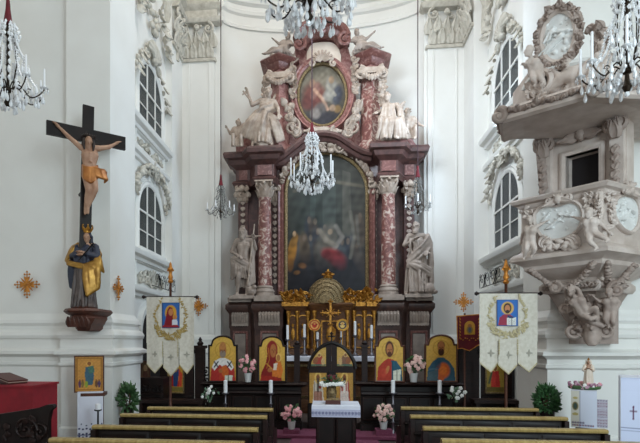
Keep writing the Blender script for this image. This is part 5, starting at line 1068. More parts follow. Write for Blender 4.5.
# ================================================================== banners
def banner(xl, xr, yr, tails, split, Y, icon, polex, ptop, label, seed, kind, emb):
    s = 1/ppm((xl+xr)/2, Y); g = random.Random(seed); pt_ = P(polex, ptop, Y+.06); pb = P(polex, 400, Y+.06)
    rt = empty('church_banner', (pb.x, Y+.06, 0), label, 'banner', 'white church banners')
    # pole, turned foot, crossbar, finial
    b = MB(); b.lathe((pb.x, Y+.06, 0), [(.15, 0), (.15, .03), (.05, .08), (.035, .2), (.03, .5), (.045, .56), (.03, .62), (.022, .8), (.022, pt_.z-.3), (.03, pt_.z-.29), (.02, pt_.z-.27), (.02, pt_.z-.06)], 12); put('pole', b.mesh(), M['wood_brown'], rt)
    rz = P(polex, yr, Y).z; A, B_ = P(xl-3, yr, Y+.03), P(xr+3, yr, Y+.03); b = MB(); b.tube([A, B_], .016, 8); b.ell(A, .035); b.ell(B_, .035); put('crossbar', b.mesh(), M['wood'], rt)
    b = MB(); c = Vector((pb.x, Y+.06, pt_.z)); b.lathe(c-UP*.3, [(.03, 0), (.05, .03), (.03, .06), (.045, .1), (.025, .16), (.035, .2), (.055, .24), (.03, .28), (.02, .34), (.0, .38)], 12)
    b.box(c-UP*.08, (.12, .02, .025)); put('gilt_finial', b.mesh(), M['gold_cross'], rt)
    # cloth: a solid, gently waved sheet cut into three pointed tails
    def cy(x): return Y-.012+.012*math.sin((x-xl)*.32+seed)+.006*math.sin((x-xl)*.9)
    def piece(px_list, top, bots, name, par):
        n = len(px_list); vs = []; m = 9
        for x, bt in zip(px_list, bots):
            for j in range(m):
                y = top+(bt-top)*j/(m-1); p = P(x, y, cy(x)); vs.append(p)
        fs = [(i*m+j, (i+1)*m+j, (i+1)*m+j+1, i*m+j+1) for i in range(n-1) for j in range(m-1)]; N0 = len(vs); vs2 = [v+Vector((0, .008, 0)) for v in vs]; fs += [(N0+i*m+j, N0+i*m+j+1, N0+(i+1)*m+j+1, N0+(i+1)*m+j) for i in range(n-1) for j in range(m-1)]
        for i in range(n-1): fs += [(i*m, N0+i*m, N0+(i+1)*m, (i+1)*m), (i*m+m-1, (i+1)*m+m-1, N0+(i+1)*m+m-1, N0+i*m+m-1)]
        for i in (0, n-1): fs += [(i*m+j, i*m+j+1, N0+i*m+j+1, N0+i*m+j) for j in range(m-1)]
        b = MB(); b.add(vs+vs2, fs); return put(name, b.mesh(True, 50), M['banner'], par)
    xsn = list(np.linspace(xl, xr, 25)); cloth = piece(xsn, yr, [split]*25, 'cloth', rt)
    for (ta, tb_, tip, tx) in tails:
        xx = [ta+.35, ta+(tx-ta)*.33, ta+(tx-ta)*.66, tx, tx+(tb_-tx)*.33, tx+(tb_-tx)*.66, tb_-.35]; ys_ = [tip-9, tip-6, tip-3, tip, tip-3, tip-6, tip-9]
        tl = piece(xx, split-.2, ys_, 'tail', rt)
        b = MB(); b.stroke([P(x, y, cy(x)-.006) for x, y in zip(xx, ys_)], [(-.01, -.004), (-.01, .006), (.006, .006), (.006, -.004)], FR); put('tail_fringe', b.mesh(), M['gold_fade'], tl)
        cx_, cy_ = tx, tip-19; b = MB(); c = P(cx_, cy_, cy(cx_)-.008)
        for d in ((1, 0, 0), (-1, 0, 0), (0, 0, 1), (0, 0, -1)):
            d = Vector(d); b.leaf(c, c+d*.06, .02, .004, FR, .05); b.leaf(c, c+(d+d.cross(FR)).normalized()*.03, .01, .003, FR, .05)
        put('tail_cross', b.mesh(), M['thread'], tl)
    # embroidered wreath
    ix0, ix1, iy0, iy1 = icon; icx, icy = (ix0+ix1)/2, (iy0+iy1)/2
    for nm, a0, a1, n in (('embroidered_wreath', 205, 335, 70),):
        b = MB()
        for i in range(n):
            a = math.radians(a0+(a1-a0)*(i+.5)/n); k = rc(.85, 1.12); x = icx+(ix1-ix0)*.98*math.cos(a)*k; y = icy+1-(iy1-iy0)*.82*math.sin(a)*k; p = P(x, y, cy(x)-.008); d = Vector((rc(-1, 1), 0, rc(-1, 1))).normalized()*.055; b.leaf(p-d*.5, p+d, .022, .005, FR, .08)
        put(nm, b.mesh(), M[emb], cloth)
    for sg in (-1, 1):
        b = MB()
        for i in range(22):
            t = i/21; x = icx+sg*((ix1-ix0)*(.72+.16*math.sin(t*5))); y = icy+8-24*t; p = P(x, y, cy(x)-.008); d = Vector((sg*rc(-.6, 1), 0, rc(-.3, 1))).normalized()*.05; b.leaf(p, p+d, .02, .005, FR, .08)
        put('embroidered_spray', b.mesh(), M[emb], cloth)
    for sx in ((xl+xr)/2-(xr-xl)*.16, (xl+xr)/2+(xr-xl)*.16):
        b = MB(); b.tube([P(sx, split-2, cy(sx)-.008), P(sx, split+14, cy(sx)-.008)], .006, 5); 
        for i in range(6): p = P(sx, split+i*2.4, cy(sx)-.008); b.ell(p, (.014, .006, .01))
        put('embroidered_stem', b.mesh(), M['gold_fade'], cloth)
    # icon on the cloth
    A, B_ = P(ix0, iy1, Y-.034), P(ix1, iy0, Y-.034); p = Paint(B_.x-A.x, B_.z-A.z, 40, 54)
    if kind == 'm':
        p.fill('#2f5fa0'); p.el(.5, .4, .33, .3, '#c9952f', 0, .15); p.poly([(.08, 1), (.2, .65), (.3, .3), (.42, .16), (.58, .2), (.66, .4), (.64, .65), (.7, 1)], '#7d1a24'); p.el(.5, .38, .13, .14, '#b8764a'); p.el(.74, .56, .12, .1, '#c9952f'); p.el(.73, .57, .08, .08, '#b8764a'); p.poly([(.58, .68), (.86, .66), (.9, .9), (.58, .9)], '#cfd0d8'); p.poly([(.0, .9), (.9, .88), (1, 1), (0, 1)], '#8f1f2a')
    else:
        p.fill('#1f62ad'); p.el(.5, .32, .3, .24, '#c9a050', 0, .15); p.poly([(.05, 1), (.12, .68), (.34, .55), (.6, .55), (.82, .68), (.9, 1)], '#8f1f3a'); p.poly([(.5, .58), (.8, .66), (.9, 1), (.5, 1)], '#16305a'); p.el(.5, .32, .19, .19, '#2f1a10'); p.el(.5, .34, .125, .14, '#b8764a'); p.el(.5, .46, .1, .07, '#2f1a10'); p.poly([(.48, .68), (.7, .72), (.92, .66), (.92, .96), (.7, 1), (.48, .96)], '#d8d8d2'); p.line([(.7, .72), (.7, 1)], .02, '#6a6a66')
        for i in range(4):
            p.line([(.53, .77+.05*i), (.65, .79+.05*i)], .008, '#606060', .8); p.line([(.75, .79+.05*i), (.88, .77+.05*i)], .008, '#606060', .8)
    p.line([(.02, .01), (.98, .01), (.98, .99), (.02, .99), (.02, .01)], .02, '#24406a' if kind == 'm' else '#1c4a86'); ic = put('sewn_icon', p.mesh((A.x, Y-.034, A.z), (1, 0, 0), UP, .012, FR), M['paint'], cloth)
    return rt
banner(146.5, 194, 297, [(146.5, 163, 373, 155), (163, 179, 376, 171), (179, 194, 373.5, 187)], 343, 8.5, (162, 179.5, 302.5, 328), 170.5, 266, 'white banner at left with an icon of a mother and child in red', 1, 'm', 'gold_thread')
banner(479.5, 537.5, 293.5, [(479.5, 498, 372, 491), (498, 517.5, 374, 508.5), (517.5, 537.5, 372, 529)], 341, 7.75, (497, 518, 299.5, 326), 506, 264, 'white banner at right with an icon of a bearded man holding a book', 4, 'c', 'gold_fade')
# thin white rod beside the right side door
b = MB(); p = P(480, 392, 9.6); t_ = P(479.5, 358, 9.6); b.lathe((p.x, 9.6, 0), [(.05, 0), (.05, .02), (.013, .04), (.013, t_.z)], 8); put('white_staff', b.mesh(), M['pot'], None, 'thin white staff standing beside the right side door', 'staff')
# red banner with gold cross on its pole
Y = 9.25; bp = P(465, 400, Y); rt = empty('red_banner', (bp.x, Y, 0), 'small dark red banner with a gilt icon hanging from a gold cross pole', 'banner')
c = P(463.5, 302, Y); b = MB(); b.lathe((bp.x, Y+.02, 0), [(.13, 0), (.13, .02), (.03, .06), (.018, .1), (.018, c.z-.2)], 10); put('pole', b.mesh(), M['wood_brown'], rt)
ol = [(456.5, 316), (481, 314), (481.5, 344), (477, 346), (469.5, 351), (462, 348.5), (457.5, 349)]
b = MB(); b.prism([P(x, y, Y-.03) for x, y in ol], (0, .012, 0)); cloth = put('cloth', b.mesh(), M['redcloth'], rt)
b = MB(); b.stroke([P(x, y, Y-.035) for x, y in ol], [(-.004, 0), (-.004, .006), (.012, .006), (.012, 0)], FR, True); put('cloth_border', b.mesh(), M['gold_cross'], cloth)
A, B_ = P(464.5, 334.5, Y-.04), P(475, 321, Y-.04); p = Paint(B_.x-A.x, B_.z-A.z, 24, 30, top=lambda u: .6+.4*math.sqrt(max(0, 1-4*u*u))); p.fill('#b8862f'); p.el(.5, .65, .3, .3, '#7d6a34'); p.el(.5, .36, .2, .14, '#8f5a34'); p.el(.5, .65, .15, .2, '#4a4a5a'); put('sewn_icon', p.mesh((A.x, Y-.04, A.z), (1, 0, 0), UP, .012, FR), M['paint'], cloth)
b = MB()
for sg in (-1, 1):
    for i in range(7): q_ = P(469.5+sg*9, 320+i*3.2, Y-.04); b.leaf(q_, q_+Vector((sg*.02, 0, .05)), .02, .004, FR, .1)
for i in range(9): q_ = P(461+i*2.1, 339+1.2*math.sin(i*2), Y-.04); b.ell(q_, (.015, .006, .012))
put('embroidery', b.mesh(), M['gold_cross'], cloth)
def cross_on(rt, c, A, th, rot=0, m='gold_cross'):
    R = Matrix.Rotation(rot, 3, 'Z'); u = R @ Vector((1, 0, 0)); o = R @ FR; b = MB()
    for d in (UP, u, -u, -UP):
        sd = d.cross(o); b.tube([c, c+d*A*.8], [th*.9, th*.7], 6); e = c+d*A*.78
        for k in (d*.2*A, sd*.2*A, -sd*.2*A): b.ell(e+k, (th*1.5, th*.9, th*1.5))
        b.ell(e, th*1.5); b.leaf(c+d*A*.3, c+d*A*.62+sd*A*.24, A*.2, th*.5, o, .05); b.leaf(c+d*A*.3, c+d*A*.62-sd*A*.24, A*.2, th*.5, o, .05)
    me = put('cross_body', b.mesh(True, 60), M[m], rt); b = MB()
    for i in range(12): a = 2*PI*(i+.5)/12; d = u*math.cos(a)+UP*math.sin(a); b.leaf(c+d*A*.12, c+d*A*(.72 if i % 3 == 1 else .55), A*.12, th*.5, o, .05)
    b.ell(c+o*th, (th*1.8, th, th*1.8)); put('rays', b.mesh(), M[m], rt)
cross_on(rt, c, .165, .012)
# gilt crosses fixed on the walls
c = P(27, 284.5, 8.2-.05); rt = empty('wall_cross', c, 'large gilt floriated cross fixed on the left pier at the picture edge', 'wall cross', 'gilt crosses on the walls'); cross_on(rt, c, .225, .014)
c = PX(118.5, LX+.05, 288); rt = empty('wall_cross', c, 'slender gilt cross on the bright narrow side of the left pier', 'wall cross', 'gilt crosses on the walls'); cross_on(rt, c, .2, .013, PI/2)
c = P(198.5, 306, YC-.06); rt = empty('wall_cross', c, 'gilt floriated cross on the chancel pilaster just right of the left banner', 'wall cross', 'gilt crosses on the walls'); cross_on(rt, c, .24, .015)
# ================================================================== the crucifix on the left pier
pl_, pr_ = P(46.5, 126.8, 7.2), P(125.5, 143.3, 7.95); ax = (pr_-pl_); ax.z = 0; ax = ax.normalized(); fn = Vector((ax.y, -ax.x, 0)); zc_ = (pl_.z+pr_.z)/2
cc = PP(87.5, 136, pl_, fn); L_ = (pl_-cc).length; R_ = (pr_-cc).length
ztop = PP(88.8, 105.5, cc, fn); zbot = PP(84, 300, cc, fn)
rt = empty('crucifix', (cc.x, cc.y, zbot.z), 'large black wooden crucifix with painted corpus hanging on the left pier', 'crucifix')
rotm = Matrix((ax, fn, UP)).transposed(); wd = .085
b = MB(); top = Vector((ztop.x, ztop.y, ztop.z)); bot = Vector((zbot.x, zbot.y, zbot.z)); d = (top-bot); b.stroke([bot, top], [(-wd, -.05), (-wd, .0), (wd, .0), (wd, -.05)], fn)
put('cross_post', b.mesh(), M['wood_black'], rt)
b = MB(); hb = .105; b.stroke([Vector((pl_.x, pl_.y, zc_)), Vector((pr_.x, pr_.y, zc_))], [(-hb, -.055), (-hb, .005), (hb, .005), (hb, -.055)], fn); put('cross_beam', b.mesh(), M['wood_black'], rt)
bk = Vector((cc.x, cc.y, zbot.z+.5))-fn*.06; b = MB(); b.tube([bk, bk-fn*.5], .03, 6); b.tube([bk+UP*1.3, bk+UP*1.3-fn*.5], .03, 6); put('wall_bracket', b.mesh(), M['iron'], rt)
def cp(px, py, o): return PP(px, py, cc+fn*o, fn)
J = dict(pel=cp(89, 174, .12), chest=cp(90, 154.5, .12), neck=cp(90, 147.5, .11), head=cp(88.5, 141, .16), sl=cp(81.5, 148, .1), sr=cp(99, 148.5, .1), el=cp(69.5, 137.5, .07), er=cp(109.5, 147, .07), hl=cp(59.5, 127.5, .05), hr=cp(115, 144, .05),
         hipl=cp(86, 175, .12), hipr=cp(93, 175, .12), kl=cp(88.5, 190, .2), kr=cp(95.5, 189.5, .22), fl=cp(85.5, 208, .1), fr=cp(88, 207, .14), tl=cp(85, 214, .14), tr=cp(88, 213.5, .18))
pr = person(J, .74, fn+Vector((-.12, 0, -.55)), None, True, False, True, UP+fn*.4)
for i in range(4):
    for sg in (-1, 1): pr.append(cap(cp(90, 153+i*2.6, .2), cp(90+sg*5, 154.5+i*3, .14), .018))
put('corpus', sculpt(pr, .012, 1), M['skin'], rt)
hd = cp(88.5, 139.5, .16); b = []
for i in range(60):
    a, e = rnd.uniform(-PI, PI), rnd.uniform(-.2, 1.4); dd = (ax*math.cos(a)+(-fn)*abs(math.sin(a))*.9)*math.cos(e)+UP*math.sin(e); b.append(el(hd+dd*.075, rc(.018, .028)))
for sg in (-1, 1): b += chain([hd+ax*sg*.065-fn*.01, hd+ax*sg*.075+UP*-.09, hd+ax*sg*.065-UP*.17+fn*.03], [.025, .026, .014])
put('hair', sculpt(b, .011, 1), M['hair'], rt)
b = MB(); ring = [hd+UP*.035+fn*.01+(ax*math.cos(a)+fn*math.sin(a))*.088 for a in np.linspace(0, 2*PI, 17)[:-1]]; b.tube(ring, .013, 6, False, True)
for i in range(18): a = 2*PI*i/18; q_ = hd+UP*.035+(ax*math.cos(a)+fn*math.sin(a))*.09; b.tube([q_, q_+(ax*math.cos(a)+fn*math.sin(a))*.04+UP*rc(-.02, .05)], [.008, .002], 5)
put('crown_of_thorns', b.mesh(), M['hair'], rt)
g = random.Random(2); b = []
for i in range(9):
    y0 = 166+i*1.4; b += chain([cp(82.5, y0-1, .1), cp(84.5, y0+1.2, .2), cp(90, y0+2.2+.35*i, .225), cp(95, y0+1.5+.3*i, .2), cp(97.5, y0, .12)], [.02, .024, .027, .025, .02])
for i in range(7): b += chain([cp(96, 168+i*1.2, .2), cp(100+i*.3, 170+i*1.3, .2), cp(104+i*.5, 170.5+i*1.5, .16), cp(106.5-i*.35, 173+i*1.6, .12)], [.026, .028, .026, .018])
put('loincloth', sculpt(b, .014, 1), M['gilt_cloth'], rt)
# the sorrowful mother on her console
bp = P(84.5, 309, 7.62); rz = math.atan2(ax.y, ax.x)*.5
rt = empty('console_bracket', P(84.5, 331, 7.62), 'red brown carved console bracket under the crowned statue', 'console')
zt_, zb_ = bp.z, P(84, 331, 7.62).z; H = zt_-zb_
b = MB(); hw = 16/ppm(84, 7.62)*.95; ctr = Vector((bp.x, bp.y, 0)); sq = lambda k: [(ctr.x-hw*k, 8.02), (ctr.x-hw*k, ctr.y-hw*.4*k), (ctr.x-hw*.55*k, ctr.y-hw*.85*k), (ctr.x+hw*.55*k, ctr.y-hw*.85*k), (ctr.x+hw*k, ctr.y-hw*.4*k), (ctr.x+hw*k, 8.02)]
b.mould(sq(.8), [(-.3, zt_), (.07, zt_), (.1, zt_-.04), (.06, zt_-.08), (.0, zt_-.11), (.02, zt_-.15), (-.02, zt_-.22), (-.06, zt_-.26), (-.07, zb_+.04), (-.1, zb_), (-.3, zb_)]); put('console_body', b.mesh(True, 30), M['console'], rt)
b = MB()
for i in range(5): x = ctr.x-hw*.6+hw*1.2*i/4; b.leaf((x, ctr.y-hw*.72, zb_+.06), (x, ctr.y-hw*.85, zt_-.12), .1, .03, FR, .2)
put('carved_leaves', b.mesh(), M['console'], rt)
rt = empty('madonna_statue', (bp.x, bp.y, bp.z), 'painted statue of a crowned woman in gilt mantle pierced by a sword', 'statue')
k = 78/ppm(84, 7.62)/1.0/1.0; Hs = P(84.5, 231, 7.62).z-bp.z; s_ = Hs/1.72
J = stand(lean=.06, head=(.08, -.06, 1.57), neck=(.07, -.02, 1.45), el=(-.26, -.06, 1.16), hl=(-.04, -.2, 1.16), er=(.32, -.04, 1.14), hr=(.1, -.22, 1.2), kl=(-.1, -.04, .5), fl=(-.1, 0, .06), fr=(.1, 0, .06), kr=(.1, -.06, .5))
g = random.Random(12); body = person(J, 1, (.3, -1, -.25), None)
def sub(prims, name, m, vox=.014):
    me = sculpt(prims, vox, 1, Matrix.Scale(s_, 4)); o = put(name, me, M[m], None, world=False, loc=(0, 0, 0)); o.parent = rt; return o
sub(body, 'figure', 'skin', .012)
hp = []
for i in range(26): a, e = g.uniform(-PI, PI), g.uniform(-.1, 1.3); d = Vector((math.cos(a)*math.cos(e), abs(math.sin(a))*math.cos(e), math.sin(e))); hp.append(el(Vector((.08, -.05, 1.58))+d*.088, .034))
hp += drape(g, (.0, .04, 1.6), (.16, .04, 1.6), (-.1, .06, 1.3), (.22, .04, 1.3), 5, .04, .05, -.03); sub(hp, 'veil', 'blue_robe')
pr = skirt(g, (0, 0, .98), (0, .0, .03), .19, .25, 15, .038); sub(pr, 'gown', 'grey_robe')
pr = [cap((.02, 0, 1.0), (.06, 0, 1.3), .15, .17)]+drape(g, (-.16, -.12, 1.3), (.2, -.12, 1.3), (-.14, -.15, .95), (.16, -.15, .95), 6, .04, .045, .03)+[cap((-.16, -.02, 1.36), (-.27, -.06, 1.16), .085, .08), cap((-.27, -.06, 1.16), (-.1, -.2, 1.16), .075, .06), cap((.26, -.02, 1.36), (.32, -.04, 1.14), .085, .08), cap((.32, -.04, 1.14), (.16, -.2, 1.18), .075, .06)]+drape(g, (-.34, .02, 1.05), (-.22, -.04, 1.05), (-.36, .04, .5), (-.2, .0, .46), 5, .06, .06, .02); sub(pr, 'blue_tunic', 'blue_robe')
pr = drape(g, (-.14, .02, 1.45), (-.27, .02, 1.38), (-.3, -.12, 1.12), (-.42, -.02, 1.06), 6, .05, .05, .06)+drape(g, (-.38, -.06, 1.06), (-.3, -.17, .96), (.28, -.17, .92), (.34, -.1, .74), 5, .042, .045, .08)+drape(g, (.22, .04, 1.42), (.38, .02, 1.2), (.36, -.08, .9), (.44, .02, .8), 5, .05, .06, .05)+drape(g, (.08, -.2, .94), (.38, -.04, 1.1), (.14, -.2, .26), (.38, -.05, .46), 7, .045, .05, .05); sub(pr, 'gilt_mantle', 'gilt_mantle')
b = MB(); c = Vector((.08, -.05, 1.66))*s_; b.lathe(c, [(.075*s_, 0), (.085*s_, .03*s_), (.08*s_, .05*s_), (.1*s_, .09*s_)], 14)
for i in range(7): a = 2*PI*i/7; d = Vector((math.cos(a), math.sin(a), 0)); b.leaf(c+d*.085*s_+UP*.04*s_, c+d*.12*s_+UP*.15*s_, .06*s_, .014, d, .2); b.ell(c+d*.12*s_+UP*.16*s_, .014)
o = put('crown', b.mesh(), M['gold'], None, world=False); o.parent = rt
b = MB(); b.tube([Vector((.0, -.28, 1.02))*s_, Vector((.34, -.26, 1.4))*s_], [.008, .013], 6); q_ = Vector((.3, -.26, 1.36))*s_; dd = Vector((.38, 0, -.34)).normalized(); b.tube([q_-dd*.06, q_+dd*.06], .01, 6); o = put('sword', b.mesh(), M['iron'], None, world=False); o.parent = rt
b = MB(); b.lathe((0, 0, -.0), [(.25*s_, 0), (.27*s_, .02), (.22*s_, .04)], 10); o = put('plinth', b.mesh(), M['console'], None, world=False); o.parent = rt
# ================================================================== lower left: chest, bench end, icon and towel stand
Y = 6.3; a, c = P(-12, 388, Y), P(33, 384.5, Y); z1 = P(20, 385.5, Y).z
rt = empty('red_chest', ((a.x+c.x)/2, Y+.3, 0), 'red covered box table at the left edge with a dark object lying on it', 'box table')
b = MB(); b.box(((a.x+c.x)/2, Y+.3, z1/2), (c.x-a.x, .6, z1)); put('chest_body', b.mesh(), M['redbox'], rt)
b = MB(); b.box(((a.x+c.x)/2, Y+.3, z1-.012), (c.x-a.x+.03, .64, .03)); put('chest_lid', b.mesh(), M['redbox'], rt)
p = P(9, 384, 6.55); rt = empty('closed_book', (p.x, p.y, z1+.004), 'dark brown leather book lying on the red covered box table', 'book')
R = Matrix.Rotation(-.35, 3, 'Z') @ Matrix.Rotation(.22, 3, 'Y'); b = MB(); b.box((p.x, p.y, z1+.09), (.4, .3, .02), R); b.box((p.x-.01, p.y, z1+.06), (.4, .3, .02), R); put('cover', b.mesh(), M['book'], rt); b = MB(); b.box((p.x, p.y, z1+.075), (.38, .28, .02), R); put('pages', b.mesh(), M['cream'], rt)
b = MB(); R2 = Matrix.Rotation(-.35, 3, 'Z'); b.box((p.x-.05, p.y, z1+.022), (.36, .26, .036), R2); put('dark_folder', b.mesh(), M['wood_black'], None, 'flat dark folder lying under the leather book on the red box table', 'folder')
# dark bench end with curved top
Y = 5.3; ol = [(-14, 416), (0, 414), (20, 411), (38, 408), (46, 405), (52, 404.5), (54, 407), (50, 411), (48, 420), (48, 452), (-14, 452)]
w3 = [P(x, y, Y) for x, y in smooth_px(ol, 1)]; 
for i, v in enumerate(w3):
    if v.z < .6: v.z = 0.0
rt = empty('carved_bench', (sum(v.x for v in w3)/len(w3), Y, 0), 'black carved bench with scrolled arm in the lower left corner', 'bench')
b = MB(); b.prism(w3, (0, .07, 0)); put('bench_end', b.mesh(), M['wood_black'], rt)
b = MB()
for i in range(12): q_ = P(rc(2, 42), rc(421, 440), Y-.01); b.leaf(q_, q_+Vector((rc(-.12, .12), 0, rc(-.1, .1))), .07, .015, FR, .1)
b.scroll(P(25, 430, Y-.012), .14, (1, 0, 0), UP, 1.5, .02, 0); b.scroll(P(40, 432, Y-.012), .1, (-1, 0, 0), UP, 1.5, .018, 0); put('carving', b.mesh(True, 60), M['wood'], rt)
b = MB(); b.box((w3[0].x+.2, Y+.35, .44), (1.1, .5, .05)); b.box((w3[0].x+.2, Y+.3, .22), (1.0, .4, .42)); put('bench_seat', b.mesh(), M['wood_black'], rt)
# towel-draped stand with an icon leaning on it
Y = 7.5; ta, tb_ = P(79.5, 392, Y), P(101.5, 391, Y); zt_ = ta.z
rt = empty('icon_stand', ((ta.x+tb_.x)/2, Y+.12, 0), 'slim dark lectern covered by the white embroidered towel under the orange icon', 'lectern')
b = MB(); b.box(((ta.x+tb_.x)/2, Y+.14, zt_-.04), (tb_.x-ta.x, .3, .05)); put('stand_top', b.mesh(), M['wood_brown'], rt)
b = MB(); b.box(((ta.x+tb_.x)/2, Y+.16, zt_/2-.03), (tb_.x-ta.x-.1, .2, zt_-.06)); b.box(((ta.x+tb_.x)/2, Y+.16, .03), (tb_.x-ta.x, .3, .06)); put('stand_column', b.mesh(), M['wood_brown'], rt)
w, h = tb_.x-ta.x+.02, zt_-P(90, 441, Y).z
rt = empty('embroidered_towel', (ta.x+w/2, Y, zt_), 'long white towel with dark blue embroidery draped over the slim lectern', 'towel')
p = Paint(w, h, 44, 90); p.fill('#dcdee8')
for r_, y in enumerate((.74, .84, .9)):
    for i in range(7): p.el((i+.5)/7, y+.015*(i % 2), .045, .018, '#26305c', 0, .3)
for i in range(5): p.el((i+.5)/5+.05, .65+.03*(i % 2), .03, .014, '#26305c', 0, .3)
for i in range(9): p.poly([((i)/9, .93), ((i+.5)/9, .96), ((i+1)/9, .93), ((i+1)/9, 1), (i/9, 1)], '#3a2c4a')
p.line([(.0, .87), (1, .87)], .018, '#26305c'); put('towel_front', p.mesh((ta.x-.01, Y-.012, zt_-h), (1, 0, 0), UP, .008, FR), M['paint'], rt)
b = MB(); b.box((ta.x-.01+w/2, Y+.14, zt_+.002), (w, .31, .006)); put('towel_top', b.mesh(), M['white'], rt)
p = Paint(.26, h*.9, 20, 60); p.fill('#d2d4de')
for i in range(6): p.el(.5, .35+.11*i, .3, .03, '#26305c', 0, .3); p.el(.2, .4+.11*i, .12, .02, '#26305c', 0, .3); p.el(.8, .4+.11*i, .12, .02, '#26305c', 0, .3)
put('towel_side', p.mesh((ta.x-.015, Y+.27, zt_-h*.9), (0, -1, 0), UP, .006, (-1, 0, 0)), M['paint'], rt)
A, B_ = P(76.5, 391, Y+.06), P(101.5, 356.5, Y+.14); w = P(101.5, 391, Y+.06).x-A.x; h = B_.z-zt_-.01
rt = empty('orange_icon', (A.x+w/2, Y+.08, zt_+.006), 'orange icon of a blue robed figure leaning upright on the slim lectern', 'icon')
p = Paint(w, h, 44, 60); p.fill('#b5823f'); p.poly([(.06, .05), (.94, .05), (.94, .95), (.06, .95)], '#c08a45'); p.poly([(.36, .3), (.6, .28), (.68, .55), (.62, .82), (.38, .82), (.34, .55)], '#3f6070'); p.poly([(.44, .28), (.66, .26), (.7, .45), (.5, .5)], '#4a7060'); p.el(.5, .2, .11, .08, '#d0a050'); p.el(.5, .2, .07, .06, '#8a5530')
for i, x in enumerate((.16, .26, .76, .86)): p.el(x, .78, .05, .12, ('#5a3a5a', '#7a6a3a', '#6a4a30', '#4a3a5a')[i]); p.el(x, .68, .03, .03, '#8a5a38')
p.el(.4, .8, .06, .1, '#8a9a3a'); p.line([(.06, .05), (.94, .05), (.94, .95), (.06, .95), (.06, .05)], .015, '#8a5a28'); p.noise(.1, 9, 4)
put('icon_painting', p.mesh((A.x, Y+.05, zt_+.008), (1, 0, 0), UP, .02, FR), M['paint'], rt)
b = MB(); b.stroke([(A.x, Y+.05, zt_+.008), (A.x+w, Y+.05, zt_+.008), (A.x+w, Y+.05, zt_+.008+h), (A.x, Y+.05, zt_+.008+h)], [(0, -.02), (0, .01), (.018, .01), (.018, -.02)], FR, True); put('icon_frame', b.mesh(), M['wood_brown'], rt)
p0 = P(98, 405, 7.1); pt_ = P(98, 404, 7.1); pm = P(98, 409.5, 7.1); rt = empty('candle_stand', (p0.x, 7.1, 0), 'thin black candle stand with short candle before the embroidered towel', 'candle stand')
b = MB(); b.lathe((p0.x, 7.1, 0), [(.1, 0), (.1, .02), (.015, .05), (.013, pm.z-.03), (.055, pm.z-.015), (.055, pm.z)], 12); put('stand_body', b.mesh(), M['iron'], rt); b = MB(); b.lathe((p0.x, 7.1, pm.z), [(.038, 0), (.038, pt_.z-pm.z), (.005, pt_.z-pm.z+.008)], 12); put('candle', b.mesh(), M['candle'], rt)
# plants by the piers
def bush(name, px, ya, yb, hw, Y, m, label, n, potm, dense=1.0):
    top, base = P(px, ya, Y), P(px, yb, Y); W_ = hw/ppm(px, Y); H = top.z-base.z; rt = empty(name, (base.x, Y, 0), label, 'plant'); b = MB()
    for i in range(n):
        d = unit((rnd.gauss(0, 1), rnd.gauss(0, 1), rnd.gauss(0, 1))); r_ = rc(.6, 1.0)*(1+.12*math.sin(5*d.x+4*d.z)); q_ = Vector((base.x, Y, base.z+H*.5))+Vector((d.x*W_*r_, d.y*W_*r_, d.z*H*.5*r_)); e = q_+(d+Vector((rc(-.7, .7), rc(-.7, .7), rc(-.3, .9))))*.05*dense; b.leaf(q_, e, .035*dense, .008, (d.x, d.y-.3, d.z+.3), .3)
    put('foliage', b.mesh(True, 60), M[m], rt)
    zb = base.z+.05; b = MB(); b.lathe((base.x, Y, 0), [(W_*.45, 0), (W_*.5, .02), (W_*.62, zb*.9), (W_*.66, zb*.92), (W_*.66, zb), (W_*.5, zb)], 16); put('pot', b.mesh(), M[potm], rt)
    b = MB(); 
    for i in range(5): b.tube([(base.x+rc(-.03, .03), Y+rc(-.03, .03), zb-.05), (base.x+rc(-.5, .5)*W_, Y+rc(-.5, .5)*W_, zb+H*.6)], [.012, .006], 5)
    put('stem', b.mesh(), M['wood_brown'], rt)
bush('green_plant', 128.5, 386, 412, 8, 8.2, 'leaf', 'small green leafy plant in dark pot beside the left pier', 240, 'wood_black', 1.3)
bush('boxwood_bush', 547, 385.5, 414, 10.5, 7.5, 'leaf_box', 'dense round boxwood bush in dark pot beside the right pier', 900, 'wood_black', .8)
# ================================================================== lower right: little shrine and white lectern
Y = 6.9; a, c = P(581, 391, Y), P(603, 391, Y); zt_ = a.z; xc = (a.x+c.x)/2; w = c.x-a.x
rt = empty('shrine_stand', (xc, Y+.18, 0), 'square wooden stand under white cloth carrying the little statue and wreath', 'stand')
b = MB(); b.box((xc, Y+.2, zt_-.03), (w-.02, .38, .05)); put('stand_top', b.mesh(), M['wood_brown'], rt); b = MB(); b.box((xc, Y+.2, zt_/2-.03), (w-.06, .32, zt_-.06)); put('stand_body', b.mesh(), M['wood_brown'], rt)
rt = empty('shrine_cloth', (xc, Y+.2, zt_), 'white cloth with oval picture and dark red embroidered side over the shrine stand', 'cloth')
h = zt_-P(588, 428, Y).z
p = Paint(w+.02, h, 50, 64); p.fill('#d5dae8'); p.poly([(0, 0), (.34, 0), (.34, 1), (0, 1)], '#d2cfc2'); p.el(.17, .42, .12, .12, '#8a7a4a'); p.el(.17, .42, .08, .09, '#3f5048'); p.el(.17, .64, .12, .04, '#b5a66a'); p.el(.17, .2, .1, .03, '#b5a66a')
p.line([(.35, 0), (.35, 1)], .02, '#a5a8b8')
for i in range(14): p.el(.08+.06*i, .94, .025, .025, ('#4a3a6a', '#7a3a4a')[i % 2], 0, .4)
for i in range(5): p.el(.08+.1*i, .87, .05, .03, '#5a4a6a', 0, .4, .8)
put('cloth_front', p.mesh((a.x-.01, Y-.012, zt_-h), (1, 0, 0), UP, .008, FR), M['paint'], rt)
